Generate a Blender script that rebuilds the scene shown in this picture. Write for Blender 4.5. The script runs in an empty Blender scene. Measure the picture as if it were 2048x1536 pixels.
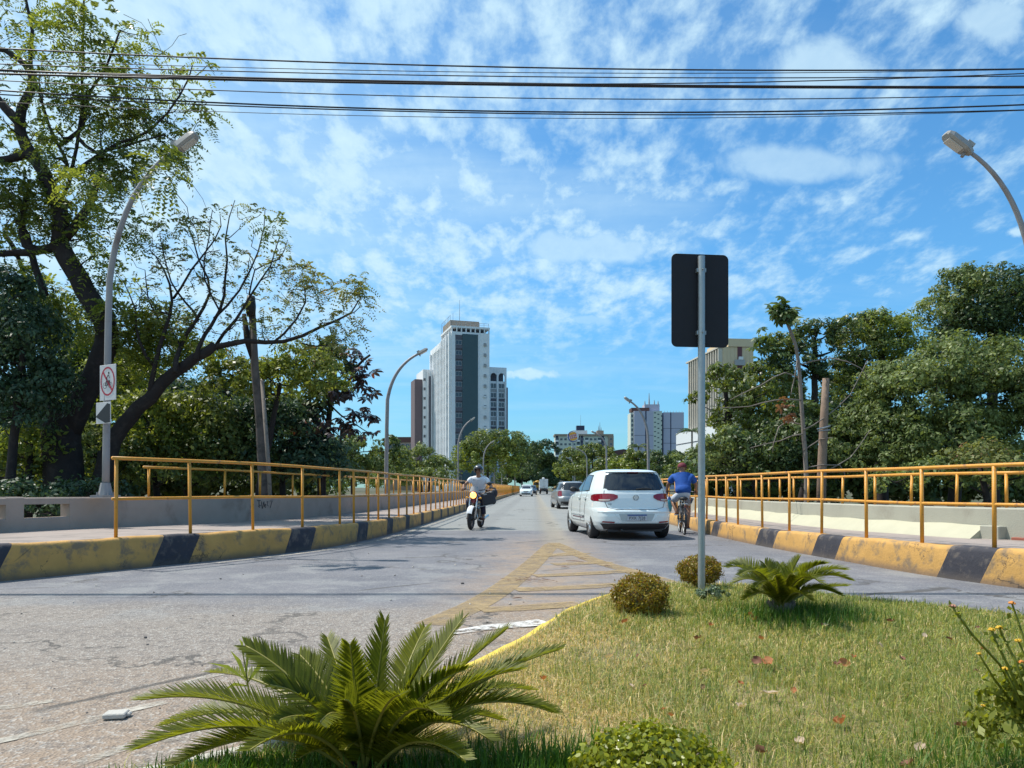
import bpy, bmesh, math, random
import numpy as np
from mathutils import Vector, Matrix

# ------------------------------------------------------------------ camera, sky, sun, exposure
S = bpy.context.scene
C = S.collection
F = 1500.0                      # focal length in pixels of the 2048 wide photograph
EYE = 1.10
HOR = 975.0
cd = bpy.data.cameras.new('camera'); cam = bpy.data.objects.new('camera', cd); C.objects.link(cam)
cam.location = (0, 0, EYE); cam.rotation_euler = (math.radians(90), 0, 0)
cd.sensor_width = 36; cd.lens = F / 2048 * 36
cd.shift_y = (HOR - 768) / 2048
cd.clip_start = .05; cd.clip_end = 9000
S.camera = cam
S.render.resolution_x = 1024; S.render.resolution_y = 768
S.view_settings.view_transform = 'Standard'; S.view_settings.look = 'None'
S.view_settings.gamma = 1; S.view_settings.use_curve_mapping = False
S.view_settings.exposure = 0.45
S.cycles.max_bounces = 6; S.cycles.transparent_max_bounces = 6
S.cycles.diffuse_bounces = 3; S.cycles.glossy_bounces = 2; S.cycles.transmission_bounces = 3

SUN_EL = math.radians(60)
SUN_AZ = (-.93, .37)            # horizontal direction towards the sun
az = Vector(SUN_AZ).normalized()
sd = Vector((az.x * math.cos(SUN_EL), az.y * math.cos(SUN_EL), math.sin(SUN_EL)))
sl = bpy.data.lights.new('sun', 'SUN'); sl.energy = 4.1; sl.angle = math.radians(.55); sl.color = (1, .95, .86)
so = bpy.data.objects.new('sun', sl); C.objects.link(so)
so.rotation_euler = sd.to_track_quat('Z', 'Y').to_euler()


class NT:
    """small helper for node trees"""
    def __init__(s, nt): s.nt = nt; s.n = nt.nodes; s.l = nt.links
    def add(s, t, **kw):
        n = s.n.new(t)
        for k, v in kw.items(): setattr(n, k, v)
        return n
    def set(s, sock, v):
        if hasattr(v, 'default_value') and hasattr(v, 'links'): s.l.new(v, sock)
        elif v is not None: sock.default_value = v
    def m(s, op, a, b=None, c=None, clamp=False):
        n = s.add('ShaderNodeMath', operation=op); n.use_clamp = clamp
        for i, v in enumerate((a, b, c)):
            if v is not None: s.set(n.inputs[i], v)
        return n.outputs[0]
    def v(s, op, a, b=None):
        n = s.add('ShaderNodeVectorMath', operation=op)
        s.set(n.inputs[0], a)
        if b is not None: s.set(n.inputs[1], b)
        return n.outputs['Value'] if op in ('LENGTH', 'DISTANCE', 'DOT_PRODUCT') else n.outputs[0]
    def noise(s, vec, scale, detail=4, rough=.55, dist=0, out='Fac', dim='3D'):
        n = s.add('ShaderNodeTexNoise'); n.noise_dimensions = dim
        if vec is not None: s.l.new(vec, n.inputs['Vector'])
        n.inputs['Scale'].default_value = scale; n.inputs['Detail'].default_value = detail
        n.inputs['Roughness'].default_value = rough; n.inputs['Distortion'].default_value = dist
        return n.outputs[out]
    def ramp(s, x, a, b, smooth=True):
        n = s.add('ShaderNodeMapRange'); n.interpolation_type = 'SMOOTHSTEP' if smooth else 'LINEAR'
        s.set(n.inputs['Value'], x); n.inputs['From Min'].default_value = a; n.inputs['From Max'].default_value = b
        return n.outputs[0]
    def mix(s, f, a, b, mode='MIX'):
        n = s.add('ShaderNodeMix', data_type='RGBA', blend_type=mode)
        s.set(n.inputs['Factor'], f)
        for k, v in ((6, a), (7, b)):
            if isinstance(v, (tuple, list)): v = (*v[:3], 1)
            s.set(n.inputs[k], v)
        return n.outputs[2]
    def xyz(s, v):
        n = s.add('ShaderNodeSeparateXYZ'); s.l.new(v, n.inputs[0]); return n.outputs
    def comb(s, x, y, z):
        n = s.add('ShaderNodeCombineXYZ')
        for i, v in enumerate((x, y, z)): s.set(n.inputs[i], v)
        return n.outputs[0]


w = bpy.data.worlds.new('World'); S.world = w; w.use_nodes = True
t = NT(w.node_tree); t.n.clear()
out = t.add('ShaderNodeOutputWorld'); bg = t.add('ShaderNodeBackground')
sky = t.add('ShaderNodeTexSky'); sky.sky_type = 'NISHITA'; sky.sun_disc = False
sky.sun_elevation = SUN_EL; sky.sun_rotation = math.atan2(SUN_AZ[0], SUN_AZ[1]) % (2 * math.pi)
sky.altitude = 250; sky.air_density = 1.15; sky.dust_density = .35; sky.ozone_density = 2.6
d = t.add('ShaderNodeTexCoord').outputs['Generated']
x, y, z = t.xyz(d)
zz = t.m('ADD', t.m('MAXIMUM', z, 0.0), .07)
px_, py_ = t.m('DIVIDE', x, zz), t.m('DIVIDE', y, zz)
P = t.comb(px_, py_, 0.0)
z2 = t.m('ADD', t.m('MAXIMUM', z, 0.0), .20)
Pr = t.comb(t.m('DIVIDE', x, z2), t.m('MULTIPLY', t.m('DIVIDE', y, z2), .62), t.m('MULTIPLY', x, .4))
big = t.noise(t.v('ADD', P, (3.7, 9.1, 0)), .9, 3, .5, .3)
mac = t.noise(t.v('ADD', Pr, (1.3, 2.2, 0)), 13.0, 6, .60, .10)
fine = t.noise(Pr, 26.0, 5, .6, .1)
side = t.m('MULTIPLY_ADD', x, -.40, t.m('MULTIPLY', t.ramp(z, .22, .5), .06))      # a bank of cloud that thins out towards the east
cov = t.m('ADD', t.m('MULTIPLY_ADD', big, .55, side), t.m('MULTIPLY_ADD', fine, .12, -.265))
mk = t.ramp(t.m('ADD', t.m('MULTIPLY_ADD', mac, 1.35, -.17), cov), .33, .88)
mk = t.m('MULTIPLY', mk, t.ramp(z, .10, .26))
# thin high veil
veil_n = t.noise(t.comb(t.m('MULTIPLY', px_, .35), t.m('MULTIPLY', py_, 1.0), 4.0), 1.5, 6, .55, .3)
veil = t.m('MULTIPLY', t.ramp(t.m('ADD', veil_n, t.m('MULTIPLY', x, -.38)), .36, .84), .68)
veil = t.m('MULTIPLY', veil, t.ramp(z, .02, .20))
alpha = t.m('MAXIMUM', mk, veil)


def cumulus(X, Y, rx, rz, amt, sc):
    """one heap of cloud in the direction (X, 1, Y)"""
    global alpha
    q = t.comb(t.m('DIVIDE', x, t.m('MAXIMUM', y, .05)), 0.0, t.m('DIVIDE', z, t.m('MAXIMUM', y, .05)))
    dd = t.v('MULTIPLY', t.v('SUBTRACT', q, (X, 0, Y)), (1 / rx, 1, 1 / rz))
    wob = t.noise(q, sc, 6, .6, .2)
    r = t.m('ADD', t.v('LENGTH', dd), t.m('MULTIPLY_ADD', wob, 2.2, -1.1))
    a = t.m('SUBTRACT', 1.0, t.ramp(r, .35, 1.05))
    a = t.m('MULTIPLY', a, t.ramp(y, .1, .3))
    alpha = t.m('MAXIMUM', alpha, t.m('MULTIPLY', a, amt))


def dirpx(px, py): return (px - 1024) / F, (HOR - py) / F
for (px, py, rx, rz, am, sc) in ((1180, 498, 190, 42, .72, 14), (1055, 748, 75, 13, .85, 30), (1178, 640, 55, 14, .45, 30),
                                 (1650, 130, 150, 75, .8, 9), (1980, 40, 90, 60, .75, 10), (1600, 330, 220, 40, .6, 10), (250, 500, 90, 60, .7, 14), (2040, 465, 26, 14, .8, 30)):
    X, Z = dirpx(px, py); cumulus(X, Z, rx / F, rz / F, am, sc)
white = t.mix(t.m('ADD', t.m('MULTIPLY', fine, .7), .1), (4.6, 7.0, 9.0), (8.0, 10.2, 10.8))
skyc = t.mix(1.0, sky.outputs[0], t.mix(t.ramp(z, .0, .30), (.52, 1.00, 1.36), (.69, 1.34, 1.66)), 'MULTIPLY')
col = t.mix(t.m('MULTIPLY', alpha, .9), skyc, white)
t.l.new(col, bg.inputs['Color']); bg.inputs['Strength'].default_value = .078
t.l.new(bg.outputs[0], out.inputs[0])

# ------------------------------------------------------------------ helpers
rng = np.random.default_rng(7); random.seed(7)


def W(px, py, Y):
    """the world point at depth Y behind photograph pixel (px, py); only used to read off measurements"""
    return Vector(((px - 1024) / F * Y, Y, EYE - (py - HOR) / F * Y))


def tag(o, label=None, cat=None, group=None, kind=None):
    if label: o['label'] = label
    if cat: o['category'] = cat
    if group: o['group'] = group
    if kind: o['kind'] = kind
    return o


def empty(name, loc, rz=0, **kw):
    o = bpy.data.objects.new(name, None); C.objects.link(o); o.empty_display_size = .1
    o.location = loc; o.rotation_euler = (0, 0, rz)
    return tag(o, **kw)


def link(name, me, mats, parent=None):
    o = bpy.data.objects.new(name, me); C.objects.link(o)
    if mats is not None:
        for m_ in (mats if isinstance(mats, (list, tuple)) else [mats]): me.materials.append(m_)
    if parent: o.parent = parent
    return o


def npmesh(name, V, Q, mats, parent=None, smooth=False, colors=None):
    """mesh from numpy: V (n,3), Q (m,k)"""
    me = bpy.data.meshes.new(name)
    V = np.asarray(V, np.float32); Q = np.asarray(Q, np.int32); k = Q.shape[1]
    me.vertices.add(len(V)); me.vertices.foreach_set('co', V.ravel())
    me.loops.add(Q.size); me.loops.foreach_set('vertex_index', Q.ravel())
    me.polygons.add(len(Q)); me.polygons.foreach_set('loop_start', np.arange(len(Q), dtype=np.int32) * k)
    if smooth: me.polygons.foreach_set('use_smooth', np.ones(len(Q), bool))
    me.update(calc_edges=True)
    if colors is not None:
        ca = me.color_attributes.new('tint', 'FLOAT_COLOR', 'POINT')
        ca.data.foreach_set('color', np.asarray(colors, np.float32).ravel())
    return link(name, me, mats, parent)


class MB:
    """collects simple shapes into ONE mesh"""
    def __init__(s, off=(0, 0, 0)): s.v = []; s.f = []; s.mi = []; s.off = Vector(off); s.cur = 0
    def addf(s, vs, fs):
        b = len(s.v); s.v += [tuple(Vector(p) - s.off) for p in vs]
        s.f += [tuple(b + i for i in f) for f in fs]; s.mi += [s.cur] * len(fs)
        return s
    def box(s, c, size, rot=None, taper=1):
        c = Vector(c); h = [q / 2 for q in size]; vs = []
        for sz in (-1, 1):
            k = 1 if sz < 0 else taper
            for sx, sy in ((-1, -1), (1, -1), (1, 1), (-1, 1)):
                p = Vector((sx * h[0] * k, sy * h[1] * k, sz * h[2]))
                if rot is not None: p = rot @ p
                vs.append(c + p)
        return s.addf(vs, [(3, 2, 1, 0), (4, 5, 6, 7), (0, 1, 5, 4), (1, 2, 6, 5), (2, 3, 7, 6), (3, 0, 4, 7)])
    def bevbox(s, c, size, b=.02, rot=None):
        c = Vector(c); hx, hy, hz = [q / 2 for q in size]; vs = []
        for z_, k in ((-hz, b), (-hz + b, 0), (hz - b, 0), (hz, b)):
            X, Y = hx - k, hy - k
            for q in ((-X, -Y + b), (-X + b, -Y), (X - b, -Y), (X, -Y + b), (X, Y - b), (X - b, Y), (-X + b, Y), (-X, Y - b)):
                p = Vector((q[0], q[1], z_))
                if rot is not None: p = rot @ p
                vs.append(c + p)
        fs = [tuple(range(7, -1, -1)), tuple(range(24, 32))]
        for r in range(3):
            for i in range(8):
                j = (i + 1) % 8; fs.append((r * 8 + i, r * 8 + j, r * 8 + 8 + j, r * 8 + 8 + i))
        return s.addf(vs, fs)
    def tube(s, pts, r, n=8, cap=True, flat=1):
        pts = [Vector(p) for p in pts]; m = len(pts)
        rr = r if isinstance(r, (list, tuple, np.ndarray)) else [r] * m
        tg = [(pts[min(i + 1, m - 1)] - pts[max(i - 1, 0)]).normalized() for i in range(m)]
        up = Vector((0, 0, 1)) if abs(tg[0].z) < .9 else Vector((0, 1, 0))
        u = tg[0].cross(up).normalized(); vs = []
        for i in range(m):
            u = (u - tg[i] * u.dot(tg[i]))
            u = u.normalized() if u.length > 1e-6 else tg[i].orthogonal().normalized()
            v = tg[i].cross(u)
            for k in range(n):
                a = 2 * math.pi * k / n
                vs.append(pts[i] + (u * math.cos(a) + v * math.sin(a) * flat) * rr[i])
        fs = [(i * n + k, i * n + (k + 1) % n, (i + 1) * n + (k + 1) % n, (i + 1) * n + k) for i in range(m - 1) for k in range(n)]
        if cap: fs += [tuple(range(n - 1, -1, -1)), tuple((m - 1) * n + k for k in range(n))]
        return s.addf(vs, fs)
    def lathe(s, prof, n=24, mat=None):
        """profile of (r, z) spun round z, then moved by the matrix"""
        vs = []
        for r, z_ in prof:
            for k in range(n):
                a = 2 * math.pi * k / n; p = Vector((r * math.cos(a), r * math.sin(a), z_))
                vs.append(mat @ p if mat is not None else p)
        m = len(prof)
        return s.addf(vs, [(i * n + k, i * n + (k + 1) % n, (i + 1) * n + (k + 1) % n, (i + 1) * n + k) for i in range(m - 1) for k in range(n)])
    def grid(s, fn, nu, nv):
        vs = [fn(i / nu, j / nv) for j in range(nv + 1) for i in range(nu + 1)]
        return s.addf(vs, [(j * (nu + 1) + i, j * (nu + 1) + i + 1, (j + 1) * (nu + 1) + i + 1, (j + 1) * (nu + 1) + i) for j in range(nv) for i in range(nu)])
    def ball(s, c, r, n=10, m=7):
        c = Vector(c); R = r if isinstance(r, (tuple, list)) else (r, r, r)
        return s.grid(lambda u, v: c + Vector((R[0] * math.cos(2 * math.pi * u) * math.sin(math.pi * v), R[1] * math.sin(2 * math.pi * u) * math.sin(math.pi * v), -R[2] * math.cos(math.pi * v))), n, m)
    def prism(s, poly, y0, y1):
        """polygon in (x, z) extruded along y"""
        n = len(poly); vs = [(p[0], y0, p[1]) for p in poly] + [(p[0], y1, p[1]) for p in poly]
        return s.addf(vs, [tuple(range(n)), tuple(range(2 * n - 1, n - 1, -1))] + [(i, i + n, (i + 1) % n + n, (i + 1) % n) for i in range(n)])
    def build(s, name, mats, parent=None, smooth=False, merge=False):
        me = bpy.data.meshes.new(name); me.from_pydata(s.v, [], s.f)
        if smooth: me.polygons.foreach_set('use_smooth', np.ones(len(me.polygons), bool))
        me.polygons.foreach_set('material_index', np.array(s.mi, np.int32))
        bm = bmesh.new(); bm.from_mesh(me)
        if merge: bmesh.ops.remove_doubles(bm, verts=bm.verts, dist=1e-4)
        bmesh.ops.recalc_face_normals(bm, faces=bm.faces); bm.to_mesh(me); bm.free()
        me.update()
        return link(name, me, mats, parent)


def dup(o, name=None, loc=None, parent=None):
    c = o.copy(); C.objects.link(c)
    if loc is not None: c.location = loc
    if parent is not None: c.parent = parent
    return c


def dup_tree(o, parent=None):
    c = o.copy(); C.objects.link(c)
    if parent: c.parent = parent
    for ch in o.children: dup_tree(ch, c)
    return c


def solid(o, smooth=35):
    """smooth shading with sharp creases"""
    me = o.data
    bm = bmesh.new(); bm.from_mesh(me)
    for e in bm.edges:
        if len(e.link_faces) == 2 and e.calc_face_angle(0) > math.radians(smooth): e.smooth = False
    for f in bm.faces: f.smooth = True
    bm.to_mesh(me); bm.free(); return o


def text(name, body, size, m_, parent, mat4, ext=.002, sx=1):
    cu = bpy.data.curves.new(name, 'FONT'); cu.body = body; cu.size = size; cu.extrude = ext
    cu.align_x = 'CENTER'; cu.align_y = 'CENTER'; cu.resolution_u = 3
    tmp = bpy.data.objects.new(name, cu); C.objects.link(tmp)
    me = bpy.data.meshes.new_from_object(tmp.evaluated_get(bpy.context.evaluated_depsgraph_get()))
    bpy.data.objects.remove(tmp)
    me.transform(mat4 @ Matrix.Scale(sx, 4, (1, 0, 0)))
    me.materials.clear(); me.name = name
    return link(name, me, m_, parent)


class Path:
    def __init__(s, pts, step=.1):
        P = [np.array(p, float) for p in pts]; P = [2 * P[0] - P[1]] + P + [2 * P[-1] - P[-2]]; out = []
        for i in range(1, len(P) - 2):
            n = max(2, int(np.linalg.norm(P[i + 1] - P[i]) / step))
            for k in range(n):
                u = k / n
                d0, d1, d2 = [max(np.linalg.norm(P[i + j + 1] - P[i + j]) ** .5, 1e-3) for j in (-1, 0, 1)]
                m1 = (P[i] - P[i - 1]) / d0 - (P[i + 1] - P[i - 1]) / (d0 + d1) + (P[i + 1] - P[i]) / d1
                m2 = (P[i + 1] - P[i]) / d1 - (P[i + 2] - P[i]) / (d1 + d2) + (P[i + 2] - P[i + 1]) / d2
                m1 *= d1; m2 *= d1
                out.append((2 * u ** 3 - 3 * u ** 2 + 1) * P[i] + (u ** 3 - 2 * u ** 2 + u) * m1 + (-2 * u ** 3 + 3 * u ** 2) * P[i + 1] + (u ** 3 - u ** 2) * m2)
        out.append(P[-2]); s.p = np.array(out)
        s.s = np.concatenate([[0], np.cumsum(np.linalg.norm(np.diff(s.p, axis=0), axis=1))]); s.len = s.s[-1]
    def at(s, q, off=0):
        X = np.interp(q, s.s, s.p[:, 0]); Y = np.interp(q, s.s, s.p[:, 1])
        a = max(0, q - .3); b = min(s.len, q + .3)
        tx = np.interp(b, s.s, s.p[:, 0]) - np.interp(a, s.s, s.p[:, 0]); ty = np.interp(b, s.s, s.p[:, 1]) - np.interp(a, s.s, s.p[:, 1])
        l = math.hypot(tx, ty); return float(X - ty / l * off), float(Y + tx / l * off)     # off > 0: to the left of travel
    def tan(s, q):
        a = s.at(max(0, q - .2)); b = s.at(min(s.len, q + .2)); return math.atan2(b[1] - a[1], b[0] - a[0])
    def sY(s, Y): return float(np.interp(Y, s.p[:, 1], s.s))


# ------------------------------------------------------------------ materials
def pm(name, col, rough=.6, metal=0, var=.12, vs=6, bump=0, bs=60, col2=None, c2=(.5, .7), c2s=3, coat=0, spec=.5, emit=None, dirt=None, cracks=0):
    m = bpy.data.materials.new(name); m.use_nodes = True; t = NT(m.node_tree)
    b = t.n['Principled BSDF']; co = t.add('ShaderNodeTexCoord').outputs['Object']
    c = (*col, 1)
    if var or col2:
        n = t.noise(co, vs, 5, .6)
        k = t.m('MULTIPLY_ADD', n, 2 * var, 1 - var)
        base = t.mix(1.0, c, t.comb(k, k, k), 'MULTIPLY')
        if col2: base = t.mix(t.ramp(t.noise(co, c2s, 6, .65, .3), *c2), base, col2)
        if dirt:                      # grime that gathers where splashes reach: (colour, height)
            hz = t.xyz(co)[2]
            k2 = t.m('MULTIPLY', t.ramp(t.m('ADD', hz, t.m('MULTIPLY_ADD', t.noise(co, 7, 4), .5 * dirt[1], -.25 * dirt[1])), dirt[1], 0), .75)
            base = t.mix(k2, base, dirt[0])
        if cracks:
            wv = t.m('MULTIPLY_ADD', t.noise(co, 3, 5, .7), .8, -.4)
            cr = t.add('ShaderNodeTexVoronoi'); cr.feature = 'DISTANCE_TO_EDGE'; t.l.new(t.v('ADD', co, t.comb(wv, wv, wv)), cr.inputs['Vector']); cr.inputs['Scale'].default_value = 1.1
            ck = t.m('MULTIPLY', t.m('SUBTRACT', 1.0, t.ramp(cr.outputs[0], .003, .012)), t.ramp(t.noise(co, 1.2, 3), .50, .58))
            base = t.mix(t.m('MULTIPLY', ck, .8), base, (.05, .04, .035))
        t.l.new(base, b.inputs['Base Color'])
    else: b.inputs['Base Color'].default_value = c
    b.inputs['Roughness'].default_value = rough; b.inputs['Metallic'].default_value = metal
    b.inputs['Specular IOR Level'].default_value = spec; b.inputs['Coat Weight'].default_value = coat; b.inputs['Coat Roughness'].default_value = .03
    if emit: b.inputs['Emission Color'].default_value = (*emit[0], 1); b.inputs['Emission Strength'].default_value = emit[1]
    if bump:
        bn = t.add('ShaderNodeBump'); bn.inputs['Strength'].default_value = bump; bn.inputs['Distance'].default_value = .01
        t.l.new(t.noise(co, bs, 4, .6), bn.inputs['Height']); t.l.new(bn.outputs[0], b.inputs['Normal'])
    return m


def leafmat(name, a, b_, trans=.35, rough=.45, spec=.4, brown=None, attr=False):
    """leaf: colour varies from leaf to leaf and from branch to branch"""
    m = bpy.data.materials.new(name); m.use_nodes = True; t = NT(m.node_tree)
    b = t.n['Principled BSDF']; co = t.add('ShaderNodeTexCoord').outputs['Object']; o = t.n['Material Output']
    r = t.add('ShaderNodeNewGeometry').outputs['Random Per Island']
    if attr:
        at = t.add('ShaderNodeAttribute'); at.attribute_name = 'tint'; c = at.outputs['Color']
    else:
        f = t.m('ADD', t.m('MULTIPLY', r, .55), t.m('MULTIPLY', t.ramp(t.noise(co, .9, 4, .6), .35, .65), .5), clamp=True)
        c = t.mix(f, a, b_)
        if brown: c = t.mix(t.ramp(r, brown[1], brown[1] + .01), c, brown[0])
    k = t.m('MULTIPLY_ADD', r, .5, .75); c = t.mix(1.0, c, t.comb(k, k, k), 'MULTIPLY')
    t.l.new(c, b.inputs['Base Color']); b.inputs['Roughness'].default_value = rough; b.inputs['Specular IOR Level'].default_value = spec
    tr = t.add('ShaderNodeBsdfTranslucent'); t.l.new(t.mix(1.0, c, (1.25, 1.15, .55), 'MULTIPLY'), tr.inputs['Color'])
    mx = t.add('ShaderNodeMixShader'); mx.inputs[0].default_value = trans
    t.l.new(b.outputs[0], mx.inputs[1]); t.l.new(tr.outputs[0], mx.inputs[2]); t.l.new(mx.outputs[0], o.inputs['Surface'])
    return m


M = {}
M['yellow_rail'] = pm('yellow_rail', (.62, .275, .03), .48, 0, .2, 7, .3, 60, (.26, .12, .05), (.56, .70), 9)
M['yellow_kerb'] = pm('yellow_kerb', (.53, .295, .085), .85, 0, .3, 3, .6, 30, (.24, .165, .095), (.48, .66), 4.2, dirt=((.13, .095, .08), .13), cracks=1)
M['black_kerb'] = pm('black_kerb', (.035, .034, .045), .8, 0, .4, 4, .5, 30, (.12, .10, .09), (.50, .66), 5, dirt=((.10, .08, .07), .12), cracks=1)
M['walk'] = pm('sidewalk_concrete', (.32, .265, .235), .9, 0, .25, 2.5, .5, 40, (.19, .165, .15), (.45, .7), 1.4)
M['wall'] = pm('wall_concrete', (.37, .295, .245), .9, 0, .2, 2, .4, 50, (.25, .19, .155), (.5, .75), 1.3)
M['wall_pale'] = pm('wall_pale', (.36, .35, .29), .9, 0, .15, 2, .4, 50, (.29, .27, .22), (.5, .75), 1.5)
M['cream'] = pm('cream_paint', (.44, .42, .31), .85, 0, .12, 3, .5, 18, (.40, .37, .28), (.58, .8), 2.5)
M['galv'] = pm('galvanised_steel', (.36, .38, .39), .45, .75, .18, 7, .2, 30, (.28, .24, .22), (.55, .75), 3)
M['lamp_grey'] = pm('lamp_pole_grey', (.30, .28, .28), .6, .25, .2, 3, .2, 30, (.20, .15, .13), (.5, .75), 2)
M['lamp_head'] = pm('lamp_head_paint', (.34, .32, .30), .5, .2, .1, 8)
M['lens'] = pm('lamp_lens', (.55, .52, .48), .2, 0, .05, 8)
M['signback'] = pm('sign_back', (.008, .009, .016), .7, .1, .3, 5, .1, 30)
M['brick'] = pm('red_brick', (.28, .09, .06), .9, 0, .25, 12, .4, 50)
M['cable'] = pm('cable_rubber', (.015, .014, .02), .6, 0, 0)
M['bark'] = pm('bark', (.026, .019, .018), .95, 0, .5, 6, 1.0, 14, (.055, .043, .038), (.5, .75), 5)
M['bark_pale'] = pm('bark_pale', (.21, .175, .15), .9, 0, .3, 5, .7, 20, (.12, .10, .085), (.5, .7), 5)
M['wood'] = pm('weathered_wood', (.24, .165, .12), .9, 0, .3, 4, .8, 25, (.13, .10, .08), (.5, .7), 3)
M['wood_dark'] = pm('old_dark_wood', (.13, .105, .095), .9, 0, .35, 4, .9, 18, (.065, .055, .05), (.45, .65), 3)
M['leaf_dark'] = leafmat('leaf_dark', (.034, .070, .030), (.115, .160, .045), .40, .45, .45)
M['leaf_mid'] = leafmat('leaf_mid', (.070, .115, .024), (.19, .225, .045), .45, .4, .6)
M['leaf_light'] = leafmat('leaf_light', (.13, .19, .034), (.28, .325, .075), .5)
M['leaf_vine'] = leafmat('leaf_vine', (.075, .120, .034), (.235, .285, .095), .42, .5, .4)
M['leaf_teal'] = leafmat('leaf_teal', (.024, .062, .042), (.075, .125, .062), .38)
M['leaf_wilt'] = leafmat('leaf_wilt', (.13, .17, .05), (.24, .25, .09), .45, .5, .3, ((.20, .12, .06), .92))
M['leaf_purple'] = leafmat('leaf_purple', (.035, .028, .034), (.070, .050, .052), .22, .4, .5, ((.20, .055, .03), .96))
M['leaf_brown'] = leafmat('leaf_brown', (.16, .07, .045), (.28, .14, .08), .3, .7, .2)
M['leaf_box'] = leafmat('leaf_boxwood', (.20, .17, .016), (.36, .27, .03), .42, .4, .5, ((.24, .12, .025), .8))
M['leaf_boxlow'] = leafmat('leaf_boxwood_green', (.19, .22, .016), (.36, .38, .04), .45, .3, .5)
M['frond'] = leafmat('sago_leaflet', (.11, .14, .012), (.20, .215, .018), .58, .45, .35)
M['rachis'] = pm('sago_rachis', (.24, .21, .04), .5, 0, .2, 20)
M['grass'] = leafmat('grass_blade', None, None, .35, .5, .3, attr=True)
M['white_metal'] = pm('white_metal', (.62, .60, .60), .6, 0, .1, 5)
M['red'] = pm('sign_red', (.42, .02, .045), .5, 0, .1, 5)
M['black'] = pm('matt_black', (.02, .02, .024), .6, 0, .2, 5)
M['rubber'] = pm('tyre_rubber', (.025, .023, .024), .85, 0, .3, 12, .3, 60)
M['chrome'] = pm('bright_metal', (.60, .61, .62), .25, .95, .05, 5)
M['carwhite'] = pm('white_car_paint', (.70, .76, .77), .32, 0, .02, 2, 0, 60, coat=.7, dirt=((.36, .32, .28), .34))
M['cargrey'] = pm('silver_car_paint', (.30, .32, .34), .35, .45, .04, 2, coat=.6)
M['cardark'] = pm('dark_car_paint', (.03, .035, .05), .3, .2, .04, 2, coat=.6)
M['glass'] = pm('dark_glass', (.014, .018, .026), .06, 0, 0, spec=.8)
M['plastic'] = pm('black_plastic', (.022, .021, .023), .55, 0, .15, 9)
M['taillight'] = pm('taillight_red', (.22, .008, .02), .15, 0, .1, 30, coat=.8)
M['skin'] = pm('skin', (.30, .15, .09), .55, 0, .08, 8)
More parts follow.
